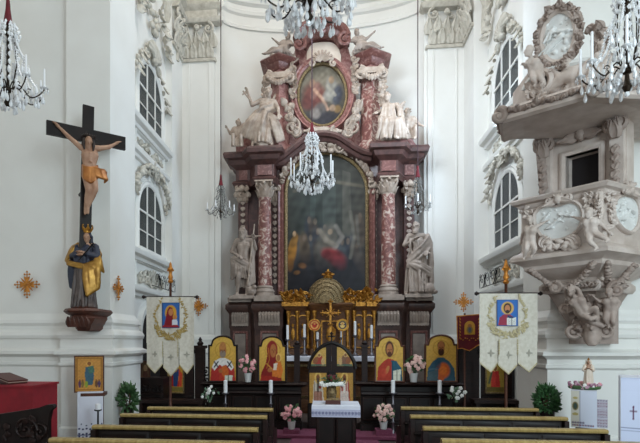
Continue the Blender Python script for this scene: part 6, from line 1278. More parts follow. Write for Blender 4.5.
b = MB(); b.box((xc, Y+.2, zt_+.003), (w+.02, .43, .008)); put('cloth_top', b.mesh(), M['white'], rt)
rr_ = PP(607, 400, Vector((c.x+.012, Y, 0)), Vector((-1, .0, 0))) if False else None
x2 = P(611, 400, Y+.02).x; h2 = P(603, 399, Y+.03).z-P(603, 427, Y+.03).z
p = Paint(x2-c.x+.01, h2, 24, 50); p.fill('#b9b2be')
for j in range(10):
    for i in range(4): p.poly([((i+.0)/4, j/10), ((i+.5)/4, (j+.35)/10), ((i+1)/4, j/10), ((i+.5)/4, (j+.75)/10)], '#6a2438' if j % 3 else '#3a2a4a', .85)
p.line([(0, .33), (1, .33)], .03, '#d5d5de'); p.line([(0, .66), (1, .66)], .03, '#d5d5de')
put('embroidered_side', p.mesh((c.x+.008, Y+.03, P(603, 427, Y+.03).z), (1, 0, 0), UP, .008, FR), M['paint'], rt)
# wreath
base = Vector((xc, Y+.2, zt_+.008)); rt = empty('flower_wreath', base, 'mauve and white flower wreath lying around the little statue on the shrine stand', 'wreath')
b = MB(); b.tube([base+Vector((math.cos(t)*.165, math.sin(t)*.14, .03)) for t in np.linspace(0, 2*PI, 21)[:-1]], .03, 7, False, True); put('wreath_ring', b.mesh(), M['leaf'], rt)
for i in range(46):
    t = 2*PI*i/46; q_ = base+Vector((math.cos(t)*.17*rc(.85, 1.15), math.sin(t)*.145*rc(.85, 1.15), rc(.03, .08))); b = MB()
    for k in range(5): b.ell(q_+Vector((math.cos(k*1.26)*.014, -.004, math.sin(k*1.26)*.014)), (.015, .011, .015))
    b.ell(q_+FR*.008, .012); put('blossom', b.mesh(), M[('purple', 'pink', 'purple', 'whitepetal')[i % 4]], rt)
# little statue of a veiled woman
Hs = P(588, 359.5, Y+.2).z-zt_-.01; s_ = Hs/1.72; rt = empty('small_statue', (P(588.5, 388, Y+.2).x, Y+.2, zt_+.008), 'small cream statue of a veiled praying woman standing inside the flower wreath', 'statue')
J = stand(el=(-.24, -.06, 1.1), er=(.24, -.06, 1.1), hl=(-.05, -.22, 1.22), hr=(.05, -.22, 1.22)); g = random.Random(4); b = person(J, 1, (0, -1, -.2), None)
me = sculpt(b, .018, 1, Matrix.Scale(s_, 4)) if False else sculpt([('e', p[1]*s_, [x*s_ for x in p[2]] if not isinstance(p[2], (int, float)) else p[2]*s_, p[3]) if p[0] == 'e' else ('c', p[1]*s_, p[2]*s_, p[3]*s_, p[4]*s_) for p in b], .0045, 1); o = put('figure', me, M['skin'], None, world=False); o.parent = rt
pr = skirt(g, (0, 0, 1.2), (0, 0, .05), .18, .24, 14, .04)+[cap((-.17, 0, 1.36), (-.24, -.05, 1.1), .1), cap((.17, 0, 1.36), (.24, -.05, 1.1), .1)]+drape(g, (-.12, .06, 1.66), (.12, .06, 1.66), (-.26, .08, .2), (.26, .08, .2), 7, .06, .07, -.06)+[el((0, .04, 1.62), (.12, .1, .13))]
pr = [('e', p[1]*s_, [x*s_ for x in p[2]] if not isinstance(p[2], (int, float)) else p[2]*s_, p[3]) if p[0] == 'e' else ('c', p[1]*s_, p[2]*s_, p[3]*s_, p[4]*s_) for p in pr]
o = put('robe', sculpt(pr, .0055, 1), M['cream'], None, world=False); o.parent = rt
b = MB(); b.lathe((0, 0, 0), [(.09, 0), (.09, .015), (.07, .025)], 12); o = put('plinth', b.mesh(), M['gold_pale'], None, world=False); o.parent = rt
b = MB(); b.lathe((0, -.01*s_, 1.68*s_), [(.05*s_, 0), (.08*s_, .06*s_), (.04*s_, .12*s_), (.0, .16*s_)], 10); o = put('crown', b.mesh(), M['gold'], None, world=False); o.parent = rt
# white draped lectern at the right edge
Y = 5.6; n0 = P(634, 378, Y); n1 = P(660, 377, Y); zt_ = n0.z; xc = (n0.x+n1.x)/2; w = n1.x-n0.x
rt = empty('lectern', (xc, Y+.2, 0), 'lectern under the white cloth with a red cross at the right edge', 'lectern')
b = MB(); b.box((xc, Y+.2, zt_-.04), (w-.02, .4, .05), Matrix.Rotation(.0, 3, 'X')); put('desk_top', b.mesh(), M['wood_brown'], rt); b = MB(); b.box((xc, Y+.2, zt_/2-.03), (w*.5, .25, zt_-.06)); b.box((xc, Y+.2, .03), (w, .4, .06)); put('desk_column', b.mesh(), M['wood_brown'], rt)
rt = empty('lectern_cloth', (xc, Y+.2, zt_), 'white cloth with a small dark red cross hanging over the lectern at the right edge', 'cloth')
h = zt_-P(632, 460, Y).z; p = Paint(w+.02, h, 60, 90); p.fill('#cdd4ea'); p.line([(0, .13), (1, .13)], .008, '#8f97b8'); p.line([(0, .155), (1, .155)], .005, '#9aa2c0'); p.line([(0, .62), (1, .62)], .01, '#6a7090'); p.line([(0, .65), (1, .65)], .006, '#7a80a0')
p.line([(.4, .36), (.4, .5)], .022, '#5a2a4a'); p.line([(.3, .41), (.5, .41)], .022, '#5a2a4a'); p.el(.4, .355, .03, .012, '#5a2a4a'); p.el(.4, .505, .03, .012, '#5a2a4a')
put('cloth_front', p.mesh((n0.x-.01, Y-.012, zt_-h), (1, 0, 0), UP, .008, FR), M['paint'], rt); b = MB(); b.box((xc, Y+.2, zt_+.003), (w+.02, .44, .008)); put('cloth_top', b.mesh(), M['white'], rt)
b = MB(); b.box((n0.x-.016, Y+.2, zt_-h*.48), (.008, .4, h*.96)); put('cloth_side', b.mesh(), M['white'], rt)
for n_ in ('shrine_stand', 'shrine_cloth', 'flower_wreath', 'small_statue', 'lectern', 'lectern_cloth'): bpy.data.objects[n_].rotation_euler.z = -.47
for n_ in ('icon_stand', 'embroidered_towel', 'orange_icon'): bpy.data.objects[n_].rotation_euler.z = .3
# ================================================================== pews
def pew(pxa, pxb, py, side, label):
    mid = (pxa+pxb)/2; r = ray(mid, py); Y = (.9-EYE)/r.z*r.y; xa, xb = XX(pxa, Y), XX(pxb, Y); w = xb-xa; xc = (xa+xb)/2
    rt = empty('church_pew', (xc, Y+.2, 0), label, 'pew', f'dark pews {side} of the aisle'); W_ = lambda n, b, m: put(n, b.mesh(), M[m], rt)
    b = MB(); b.mould([(xa, Y-.02), (xb, Y-.02)], [(-.07, .905), (.0, .905), (.015, .89), (.01, .87), (-.01, .86), (-.07, .86)]); W_('top_rail', b, 'honey')
    b = MB(); b.box((xc, Y+.035, .52), (w-.06, .035, .7)); W_('backrest', b, 'wood')
    b = MB(); n = 3
    for i in range(n): k = (w-.1)/n; pan(b, xa+.05+k*i+.04, xa+.05+k*(i+1)-.04, .3, .8, Y+.018, .015)
    W_('back_panels', b, 'wood_black')
    b = MB(); b.box((xc, Y+.26, .43), (w-.06, .4, .035)); W_('seat', b, 'wood')
    b = MB(); b.box((xc, Y-.02, .7), (w-.08, .14, .02)); W_('book_shelf', b, 'wood_black')
    b = MB(); b.box((xc, Y-.12, .18), (w-.08, .12, .05)); W_('kneeler', b, 'wood')
    for x in (xa+.02, xb-.02):
        b = MB(); pf = [(-.05, .86), (.06, .86), (.1, .75), (.14, .62), (.42, .58), (.47, .54), (.48, .48), (.44, .42), (.46, .06), (.48, 0), (-.06, 0), (-.05, .06)]
        b.prism([Vector((x-.025, Y+u, z)) for u, z in pf], (.05, 0, 0)); W_('end_panel', b, 'wood')
    return rt
ordn = ['front row', 'second row from the front', 'third row from the front', 'nearest row']
for i, (a, c, y) in enumerate(((148, 273, 408), (121, 267, 415), (93, 258, 427), (50, 244, 440.5))): pew(a, c, y, 'left', f'dark wooden pew with honey top rail left of the aisle, {ordn[i]}')
for i, (a, c, y) in enumerate(((401, 538, 408), (410.5, 567, 416.5), (423, 607, 428.5), (441.5, 650, 441.5))): pew(a, c, y, 'right', f'dark wooden pew with honey top rail right of the aisle, {ordn[i]}')
# ================================================================== the pulpit on the right pier
V1, V2, V3 = Vector((2.77, 7.75, 0)), Vector((3.55, 6.9, 0)), Vector((4.27, 7.38, 0))
uA = (V2-V1).normalized(); nA = Vector((uA.y, -uA.x, 0)); uB = (V3-V2).normalized(); nB = Vector((uB.y, -uB.x, 0))
V0 = Vector((3.02, 8.0, 0)); V4 = Vector((4.9, 8.02, 0))
ctr = Vector((3.86, 7.95, 0)); zr = P(604, 181, 6.9).z
pul = empty('pulpit', (3.86, 7.6, 1.75), 'carved pinkish grey baroque pulpit body with white oval reliefs on the right pier', 'pulpit')
def pq(name, b, m, parent=None, ang=45): return put(name, b.mesh(True, ang), M[m], parent or pul)
def ring(k, dz=0): return [(ctr.x+(v.x-ctr.x)*k, ctr.y+(v.y-ctr.y)*k) for v in (V0, V1, V2, V3, V4)]
zl0 = P(604, 246, 6.9).z
b = MB(); b.mould(ring(.94), [(-.5, zr-.02), (-.1, zr-.02), (-.1, zr), (.1, zr), (.13, zr-.03), (.1, zr-.07), (.05, zr-.09), (.03, zr-.13), (0, zr-.15), (0, zl0+.08), (.03, zl0+.05), (.08, zl0+.03), (.12, zl0-.02), (.12, zl0-.07), (.05, zl0-.1), (-.02, zl0-.15), (-.5, zl0-.15)]); pq('parapet', b, 'pulpit', None, 30)
# tapering underside with bands
def level(k, z): return [Vector((x, y, z)) for x, y in ring(k)]
def loft(levels, name, m):
    b = MB(); n = 5; vs = [p for L in levels for p in L]; fs = []
    for i in range(len(levels)-1):
        for j in range(n): k = (j+1) % n; fs.append((i*n+j, i*n+k, (i+1)*n+k, (i+1)*n+j))
    fs.append(tuple(range(n))); fs.append(tuple((len(levels)-1)*n+j for j in range(n))); b.add(vs, fs); return pq(name, b, m, None, 30)
zb1, zb2, zb3 = P(604, 262, 7.0).z, P(592, 286, 7.2).z, P(594, 340, 7.75).z
loft([level(.93, zl0-.12), level(.9, zl0-.2), level(.78, zb1-.08), level(.62, zb2+.14), level(.6, zb2+.08)], 'bowl', 'pulpit')
b = MB(); b.mould(ring(.6), [(-.3, zb2+.1), (.03, zb2+.1), (.07, zb2+.06), (.07, zb2+.0), (.03, zb2-.05), (-.3, zb2-.05)]); pq('lower_band', b, 'pulpit')
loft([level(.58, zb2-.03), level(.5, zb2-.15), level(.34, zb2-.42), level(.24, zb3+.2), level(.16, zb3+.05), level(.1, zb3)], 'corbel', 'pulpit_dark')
def along(a, c, t, o, n, z): p = a.lerp(c, t)+n*o; return Vector((p.x, p.y, z))
rg = [Vector((x, y, 0)) for x, y in ring(.62)]
b = MB()                                                  # leaf garland on the band
for a, c, n_ in ((rg[1], rg[2], nA), (rg[2], rg[3], nB)):
    for i in range(16):
        p = along(a, c, (i+.5)/16, .05, n_, zb2+.03); b.leaf(p-n_*.02, p+n_*.03+(c-a).normalized()*.08+UP*rc(-.04, .05), .08, .035, n_, .2); b.ell(p, (.04, .04, .05))
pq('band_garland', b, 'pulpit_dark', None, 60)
rg = [Vector((x, y, 0)) for x, y in ring(.86)]
for a, c, n_ in ((rg[1], rg[2], nA), (rg[2], rg[3], nB)):
    b = MB()
    for i in range(22):
        t = i/21; p = along(a, c, .08+.84*t, .05-.12*math.sin(PI*t), n_, zl0-.2-.28*math.sin(PI*t)); b.ell(p, (rc(.04, .065), rc(.04, .06), rc(.04, .065)))
        if i % 2: b.leaf(p, p+n_*.05+UP*rc(-.08, .05), .08, .03, n_, .3)
    pq('swag', b, 'pulpit_dark', None, 60)
# reliefs on the parapet faces
def on(px, py, o, p0, n_): return PP(px, py, p0+n_*o, n_)
pA0 = Vector((ctr.x+(V1.x-ctr.x)*.94, ctr.y+(V1.y-ctr.y)*.94, 0)); pB0 = Vector((ctr.x+(V3.x-ctr.x)*.94, ctr.y+(V3.y-ctr.y)*.94, 0))
Rn = lambda n_: Matrix((n_.cross(UP)*-1, n_, UP)).transposed()
def relief(name, opx, p0, n_, seedv, fm, parent, fw=.05):
    pts = [on(x, y, .0, p0, n_) for x, y in opx]; b = MB(); b.prism([p+n_*.0 for p in pts], n_*.03); r = pq(name, b, 'relief', parent, 40)
    b = MB(); b.stroke(pts, [(-fw*.4, 0), (-fw*.4, .05), (0, .07), (fw*.5, .05), (fw*.6, 0)], n_, True); pq(name.split('_')[0]+'_frame', b, fm, r)
    g = random.Random(seedv); c = sum(pts, Vector())/len(pts); w_ = max((p-c).dot(n_.cross(UP)) for p in pts); h_ = max(p.z for p in pts)-c.z; sd = n_.cross(UP); R = Rn(n_); k = []
    # shallow carved scene: a reclining draped group with clouds, each figure head, torso and limbs
    for (fx, fz, ang, s) in ((.1, -.15, 35, 1.0), (-.35, .1, -20, .7), (.45, .25, 60, .6)):
        a = math.radians(ang); d = sd*math.cos(a)*-1+UP*math.sin(a); o = c+sd*(fx*w_)+UP*(fz*h_)+n_*.04; q_ = h_*.62*s
        k += [cap(o-d*q_*.45, o+d*q_*.35, .13*q_, .2*q_), el(o+d*q_*.66, .13*q_), cap(o+d*q_*.3, o+d*q_*.35+sd*q_*.5+UP*q_*.2, .07*q_, .05*q_), cap(o+d*q_*.3, o+d*q_*.1-sd*q_*.5-UP*q_*.1, .07*q_, .05*q_), cap(o-d*q_*.4, o-d*q_*.9+sd*q_*.3, .13*q_, .07*q_), cap(o-d*q_*.4, o-d*q_*1.0-sd*q_*.15, .13*q_, .07*q_)]
        for i in range(5): e = g.uniform(-.3, .3); k.append(cap(o+d*q_*.2+sd*e*q_+n_*.03, o-d*q_*.9+sd*(e*1.8)*q_+n_*.02, .045*q_, .055*q_))
    for i in range(26): k.append(el(c+sd*w_*g.uniform(-.72, .72)+UP*h_*g.uniform(-.68, .68)+n_*.02, h_*g.uniform(.05, .12)))
    me = sculpt(k, .009, 1); put(name.split('_')[0]+'_carving', me, M['relief'], r); return r
opx = smooth_px([(535.5, 215), (541, 208), (551, 204.5), (558, 206), (566, 203), (575, 202), (582, 207), (584.5, 216), (582, 226), (576, 233.5), (566, 239), (554, 241), (544, 238), (538, 230), (535.5, 222)], 3)
relief('oval_relief', opx, pA0, nA, 3, 'pulpit', pul)
opx = smooth_px([(610, 206), (614, 199), (621, 195.5), (629, 196), (635, 203), (637, 214), (635, 226), (629, 233), (622, 231), (615, 224), (610.5, 215)], 3)
relief('oval_relief', opx, pB0, nB, 7, 'pulpit', pul)
# crest cartouches, corner scrolls, corner garland
b = MB()
for cx_, cy_, p0, n_ in ((558.5, 199, pA0, nA), (630, 190, pB0, nB)):
    sd = n_.cross(UP); b = MB(); c = on(cx_, cy_, .08, p0, n_); b.ell(c, (.07, .06, .09)); 
    for s_ in (-1, 1): b.scroll(c+sd*s_*.12, .09, sd*s_, UP, 1.4, .028, PI/2); b.leaf(c, c+sd*s_*.2+UP*-.08, .08, .03, n_, .2)
    for i in range(3): b.leaf(c+UP*.02, c+UP*.1+sd*(i-1)*.07, .06, .03, n_, .3)
    pq('crest', b, 'pulpit', None, 60)
b = MB()
for px in (598.5, 601.5):
    for i in range(9): c = on(px-1+rc(-1, 1), 194+i*3.4, .05, pA0, nA); b.ell(c, (.05, .045, .05)); b.leaf(c, c+nA*.04+UP*-.09+uA*rc(-.06, .06), .07, .03, nA, .3)
pq('corner_garland', b, 'pulpit', None, 60); b = MB()
for i in range(30):
    if i == 12: pq('corner_carving', b, 'pulpit', None, 60); b = MB()
    px, py = (rc(521, 532), rc(205, 222)) if i < 12 else (rc(586, 597), rc(192, 205)); c = on(px, py, .02, pA0, nA); b.leaf(c, c+nA*.03+uA*rc(-.08, .08)+UP*rc(-.08, .08), .06, .025, nA, .2)
pq('corner_carving', b, 'pulpit', None, 60); b = MB()
for i in range(22):
    px, py = rc(605, 613), rc(190, 232); c = on(px, py, .02, pB0, nB); b.leaf(c, c+nB*.03+uB*rc(-.08, .08)+UP*rc(-.08, .08), .06, .025, nB, .2)
pq('face_carving', b, 'pulpit', None, 60); b = MB()
for cx_, s_ in ((545, 1), (572, -1)):
    b2 = MB()
    for j in range(3): b2.scroll(on(cx_+j*s_*3, 243+j*1.5, .1, pA0, nA), .09, uA*s_, UP, 1.4, .03, PI/2)
    pq('scroll', b2, 'pulpit', None, 60)
for i in range(14): c = on(rc(541, 580), rc(241, 250), .1, pA0, nA); b.ell(c, (rc(.04, .08), .05, rc(.03, .05)))
pq('lower_carving', b, 'pulpit', None, 60)
def putto(jpx, p0, n_, s, facev, name, m, parent, headup=(0, 0, 1)):
    J = {k: on(x, y, o, p0, n_) for k, (x, y, o) in jpx.items()}
    pr = person(J, s, facev, 'cap', False, True, True, headup); return put(name, sculpt(pr, .011, 1), M[m], parent)
putto(dict(pel=(530, 240, .2), chest=(530.5, 230, .22), neck=(530.5, 225, .22), head=(530, 220.5, .26), sl=(526, 228, .18), sr=(534.5, 227.5, .18), el=(522.5, 234, .16), er=(540, 225, .14), hl=(521, 241, .14), hr=(545, 222, .12), hipl=(528, 241, .2), hipr=(532, 241, .2), kl=(526.5, 249, .26), kr=(535, 249, .24), fl=(524, 258, .2), fr=(531.5, 256, .2)), pA0, nA, .42, nA+Vector((0, 0, -.2))+uA*.4, 'left_putto', 'pulpit', pul)
putto(dict(pel=(591, 232, .22), chest=(590, 222, .24), neck=(589.8, 217, .25), head=(589, 213, .28), sl=(585, 220.5, .2), sr=(595, 219.5, .2), el=(580, 219, .18), er=(601, 224, .2), hl=(575, 217.5, .14), hr=(606, 229, .2), hipl=(588.5, 233, .22), hipr=(594, 232.5, .22), kl=(590, 242, .28), kr=(602, 237, .26), fl=(597.5, 248, .22), fr=(609, 240, .22)), pA0, nA, .45, nA+Vector((0, 0, -.2))-uA*.5, 'right_putto', 'pulpit', pul)
# figures under the pulpit
nC = Vector((-.5, -.866, 0)); pC = Vector((3.45, 7.35, 0))
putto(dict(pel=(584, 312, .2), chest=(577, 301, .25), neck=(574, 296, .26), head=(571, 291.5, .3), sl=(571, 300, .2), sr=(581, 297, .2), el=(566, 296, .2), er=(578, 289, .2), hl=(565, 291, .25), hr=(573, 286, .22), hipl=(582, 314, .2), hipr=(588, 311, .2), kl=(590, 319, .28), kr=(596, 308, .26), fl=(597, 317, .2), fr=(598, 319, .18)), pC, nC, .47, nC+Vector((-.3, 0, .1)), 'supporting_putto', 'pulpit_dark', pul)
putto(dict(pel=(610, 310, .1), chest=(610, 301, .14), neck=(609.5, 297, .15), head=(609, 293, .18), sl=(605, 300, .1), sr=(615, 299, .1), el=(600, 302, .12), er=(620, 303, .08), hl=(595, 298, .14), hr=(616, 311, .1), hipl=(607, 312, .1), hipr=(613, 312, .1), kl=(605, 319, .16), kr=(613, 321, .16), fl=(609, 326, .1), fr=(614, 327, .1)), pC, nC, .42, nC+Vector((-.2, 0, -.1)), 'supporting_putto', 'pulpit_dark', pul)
c = on(592.5, 327, .02, pC, nC); hd = head((0, 0, 0), (0, -1, 0), 1.0, 'short', True); Mt = Matrix.Translation(c) @ Matrix.Rotation(math.atan2(nC.y, nC.x)+PI/2, 4, 'Z') @ Matrix.Scale(1.5, 4); me = sculpt(hd, .016, 1, Mt); put('bearded_mask', me, M['pulpit_dark'], pul)
b = MB()
for i in range(50):
    t = rnd.random(); px = 572+rc(-6, 34)*(1-.4*t); py = 296+t*38; p = on(px, py, rc(-.06, .08)-.1*t, pC, nC); b.leaf(p, p+nC*rc(.02, .06)+Vector((rc(-.14, .14), 0, rc(-.12, .1))), .11, .05, nC, .35)
for cx_, cy_, r_, s_ in ((573, 331, .13, -1), (606, 331, .12, 1), (565, 308, .1, -1), (616, 290, .1, 1), (555, 288, .08, -1)): b.scroll(on(cx_, cy_, .02, pC, nC), r_, Vector((s_, -s_*.2, 0)).normalized(), UP, 1.5, .04, PI/2)
pq('corbel_foliage', b, 'pulpit_dark', None, 60)
k = []
for i in range(8): k += chain([on(575+i*1.5, 302+i*1.5, .06, pC, nC), on(578+i*2, 312+i*1.4, .15, pC, nC), on(586+i*2.4, 322+i*.6, .1, pC, nC)], [.04, .055, .035])
put('corbel_drapery', sculpt(k, .016, 1), M['pulpit_dark'], pul)
# back wall with the dark doorway, pilasters
pBk = V1-nA*.62; zc0 = 4.84
def ob(px, py, o=0): return PP(px, py, pBk+nA*o, nA)
def bkpoly(b, pts, o0, o1): b.prism([ob(x, y, o0) for x, y in pts], nA*(o1-o0))
e0, e1 = ob(541, 190), ob(627, 180); zlo, zhi = 3.0, 5.35
b = MB(); dr = [ob(566, 157), ob(599.5, 149.5)]
def panel(xa_, xb_, z0, z1, o0=-.25, o1=0.0):
    A = Vector((xa_.x, xa_.y, 0)); B_ = Vector((xb_.x, xb_.y, 0)); b.prism([A+UP*z0+nA*o0, B_+UP*z0+nA*o0, B_+UP*z1+nA*o0, A+UP*z1+nA*o0], nA*(o1-o0))
panel(e0, dr[0], zlo, zhi); panel(dr[1], e1, zlo, zhi); zd = dr[0].z; panel(dr[0], dr[1], zd, zhi)
pq('back_panel', b, 'pulpit', None, 30)
b = MB(); panel(dr[0], dr[1], zlo, zd, -.24, -.2); pq('dark_opening', b, 'darkvoid')
b = MB(); A, B_ = dr[0], dr[1]; z_ = zd; b.stroke([Vector((A.x, A.y, zlo)), Vector((A.x, A.y, z_)), Vector((B_.x, B_.y, z_)), Vector((B_.x, B_.y, zlo))], [(0, -.1), (0, .03), (-.04, .05), (-.08, .03), (-.08, -.1)], nA); pq('opening_frame', b, 'pulpit')
b = MB(); c = ob(581, 134, .05)
for s_ in (-1, 1): b.scroll(c+uA*s_*.14, .11, uA*s_, UP, 1.5, .035, PI/2); b.leaf(c, c+uA*s_*.3-UP*.06, .12, .04, nA, .25); b.leaf(c+UP*.04, c+uA*s_*.2+UP*.14, .1, .04, nA, .25)
b.ell(c, (.09, .07, .12)); pq('cartouche', b, 'pulpit_dark', None, 60)
for pa, pb_, yb_ in ((542, 553, 0), (612, 626, 0)):
    A, B_ = ob(pa, 160), ob(pb_, 160); b = MB(); panel(A, B_, zlo, zhi, -.02, .09); pil = pq('pilaster', b, 'pulpit', None, 30)
    b = MB(); w_ = (B_-A).length; m_ = (A+B_)/2; 
    for i in range(9): c = Vector((m_.x, m_.y, 4.45-i*.11))+nA*.12; b.ell(c, (.05, .05, .05)); b.leaf(c, c-UP*.12+nA*.03+uA*rc(-.03, .03), .11, .04, nA, .3)
    pq('husk_garland', b, 'pulpit_dark', pil, 60)
    b = MB(); c = Vector((m_.x, m_.y, 4.78))+nA*.12; 
    for s_ in (-1, 1): b.scroll(c+uA*s_*w_*.32, .13, uA*s_, UP, 1.5, .045, PI/2); b.leaf(c-UP*.2, c+uA*s_*w_*.3+UP*.05, .12, .05, nA, .35)
    b.leaf(c-UP*.2, c+UP*.02, .16, .06, nA, .4)
    for i in range(3): b.prism([c+uA*(-w_*.6-.02*i)+UP*(.14+.07*i)-nA*.12, c+uA*(w_*.6+.02*i)+UP*(.14+.07*i)-nA*.12, c+uA*(w_*.6+.02*i)+UP*(.21+.07*i)-nA*.12, c+uA*(-w_*.6-.02*i)+UP*(.21+.07*i)-nA*.12], nA*(.14+.04*i))
    pq('pilaster_capital', b, 'pulpit_dark', pil, 60)
b = MB()                                                 # side bracket scroll and husks hanging left of the opening
for i in range(10): c = ob(541.5+.4*i, 146+i*4.5, .1); b.ell(c, (.05, .05, .07)); b.leaf(c, c-UP*.13-uA*.05, .1, .04, nA, .3)
b.scroll(ob(541, 141, .12), .16, -uA, UP, 1.5, .05, PI/2); pq('bracket_scroll', b, 'pulpit_dark', None, 60)
# the canopy
C1, C2, C3, C4, C5, C0 = Vector((2.36, 7.17, 0)), Vector((3.24, 6.5, 0)), Vector((3.88, 6.61, 0)), Vector((4.7, 7.1, 0)), Vector((4.8, 8.0, 0)), Vector((2.62, 7.85, 0))
can = empty('pulpit_canopy', (3.4, 7.4, zc0), 'carved sounding board above the pulpit with garland rim and white oval relief', 'pulpit canopy')
def cq(name, b, m, parent=None, ang=45): return put(name, b.mesh(True, ang), M[m], parent or can)
cpth = [(v.x, v.y) for v in (C0, C1, C2, C3, C4, C5)]
b = MB(); b.mould(cpth, [(-.6, zc0+.17), (-.12, zc0+.17), (-.06, zc0+.16), (.0, zc0+.15), (.02, zc0+.12), (-.03, zc0+.1), (-.03, zc0+.05), (.03, zc0+.03), (.04, zc0-.02), (.0, zc0-.05), (-.06, zc0-.03), (-.6, zc0+.05)])
b.prism([Vector((v.x, v.y, zc0-.0)) for v in (C0, C1, C2, C3, C4, C5)], (0, 0, .16)); cq('sounding_board', b, 'pulpit', None, 25)
b = MB(); cc_ = [C0, C1, C2, C3, C4]
for a, c_ in zip(cc_[:-1], cc_[1:]):
    d = (c_-a); n_ = Vector((d.y, -d.x, 0)).normalized(); n = max(4, int(d.length/.055))
    for i in range(n):
        p = a.lerp(c_, (i+.5)/n)+n_*.01+UP*(zc0+.08+.02*math.sin(i*.9)); b.ell(p, (rc(.035, .06), rc(.035, .06), rc(.04, .06)))
        if i % 2: b.leaf(p, p+n_*.05+d.normalized()*.07+UP*rc(-.06, .08), .08, .03, n_, .3)
for v in (C1, C2): c = v+UP*(zc0+.08); b.ell(c, (.12, .12, .14)); b.scroll(c+Vector((-.08, -.08, -.06)), .1, Vector((-1, 0, 0)), UP, 1.4, .04, PI/2)
cq('rim_garland', b, 'pulpit_dark', None, 60)
# upper base with white moulding and reclining relief
pO = (C1+C2)/2+Vector((.55, .6, 0))*.55
def oc_(px, py, o=0): return PP(px, py, pO+nA*o, nA)
base_px = smooth_px([(527, 92), (531, 84), (539, 76.5), (551, 71), (566, 67.5), (581, 64.5), (592, 64), (598, 70), (600, 84)], 3)
b = MB(); pts = [oc_(x, y) for x, y in base_px]; lowz = zc0+.12; b.prism([Vector((pts[0].x, pts[0].y, lowz))]+pts+[Vector((pts[-1].x, pts[-1].y, lowz))], nA*-.5); up_ = cq('upper_base', b, 'pulpit', None, 30)
b = MB(); b.stroke(pts, [(-.05, -.1), (-.05, .08), (.0, .11), (.04, .08), (.04, -.1)], nA); put('white_moulding', b.mesh(True, 30), M['relief'], up_)
k = []
for (fx, fy, d) in ((560, 80, 1), (575, 76, -1)):
    o = oc_(fx, fy, .06); k += [cap(o, o+uA*.2*d+UP*.05, .08, .07), el(o+uA*.1*d+UP*.18, .07), cap(o, o-uA*.25*d-UP*.04, .07, .05), cap(o+UP*.05, o-uA*.1*d+UP*.16, .045, .035), cap(o+uA*.2*d, o+uA*.45*d-UP*.08, .06, .04)]
for i in range(14): k.append(el(oc_(rc(540, 592), rc(76, 90), .02), rc(.05, .09)))
put('reclining_figures', sculpt(k, .016, 1), M['pulpit'], up_)
for cx_, cy_, s_ in ((534, 92, -1), (541, 84, -1), (597, 84, 1), (592, 74, 1)): b = MB(); b.scroll(oc_(cx_, cy_, .1), .15, uA*s_, UP, 1.5, .05, PI/2); cq('base_scroll', b, 'pulpit', None, 60)
b = MB()
for i in range(24): c = oc_(rc(528, 546), rc(82, 100), rc(.02, .14)); b.leaf(c, c+nA*.04+uA*rc(-.12, .12)+UP*rc(-.08, .12), .1, .04, nA, .3)
cq('base_foliage', b, 'pulpit', None, 60)
# oval relief of the canopy with leafy gilt-beige frame
opx = [(560+17.5*math.cos(t)+4*math.sin(t)*.4, 37.5-26*math.sin(t)-3*math.cos(t)) for t in np.linspace(0, 2*PI, 37)[:-1]]
r = relief('crowning_relief', opx, pO+nA*.02, nA, 11, 'pulpit', can, .09)
b = MB(); b.prism([oc_(560+(x-560)*1.18, 37.5+(y-37.5)*1.15, -.12) for x, y in opx], nA*.12); put('frame_back', b.mesh(), M['pulpit'], r)
b = MB()
for i in range(64):
    t = 2*PI*i/64; x, y = 560+22*math.cos(t)+1.6*math.sin(t), 37.5-30.5*math.sin(t)-3*math.cos(t); c = oc_(x, y, .04); dd = uA*rc(-.1, .1)+UP*rc(-.1, .1); b.leaf(c, c+dd+nA*.05, .09, .04, nA, .35)
    if i % 2: b.ell(c+nA*.03, (rc(.03, .05),)*3)
put('leaf_wreath', b.mesh(True, 60), M['pulpit_dark'], r)
putto(dict(pel=(535, 71, .14), chest=(532.5, 63, .16), neck=(531, 58, .16), head=(529, 51.5, .2), sl=(528, 62, .14), sr=(537, 61, .14), el=(526, 67, .14), er=(541, 66, .14), hl=(524.5, 65, .2), hr=(543, 72, .14), hipl=(532.5, 72, .14), hipr=(538, 72, .14), kl=(533, 79, .22), kr=(541, 78, .2), fl=(538, 84, .14), fr=(545, 84, .14)), pO, nA, .5, nA-uA*.8, 'seated_putto', 'pulpit', can)
putto(dict(pel=(602, 66, .05), chest=(602, 56, .08), neck=(602, 51, .08), head=(602, 46, .1), sl=(597, 55, .05), sr=(607, 54, .05), el=(594, 50, .05), er=(610, 60, .05), hl=(597, 44, .05), hr=(607, 67, .06), hipl=(599, 67, .05), hipr=(605, 67, .05), kl=(598, 75, .12), kr=(606, 75, .12), fl=(602, 81, .06), fr=(608, 81, .06)), pO, nA, .5, nA+uA*.3, 'seated_putto', 'pulpit', can)
b = MB()
for i in range(26): c = oc_(rc(590, 612), rc(28, 66), rc(-.05, .06)); b.leaf(c, c+uA*rc(-.1, .14)+UP*rc(-.04, .14)+nA*.04, .1, .04, nA, .35)
cq('side_foliage', b, 'pulpit_dark', None, 60)
b = MB(); 
b.mould([(2.9, 8.3), (2.9, 7.7), (4.6, 7.7), (4.6, 8.3)], [(-.3, zc0+.2), (0, zc0+.2), (0, zc0+.9), (-.3, zc0+1.1)]); cq('canopy_mount', b, 'pulpit')
# wall bracket that carries the pulpit
b = MB(); b.box((3.9, 8.02, 2.4), (.6, .5, 1.3)); pq('wall_mount', b, 'pulpit_dark')
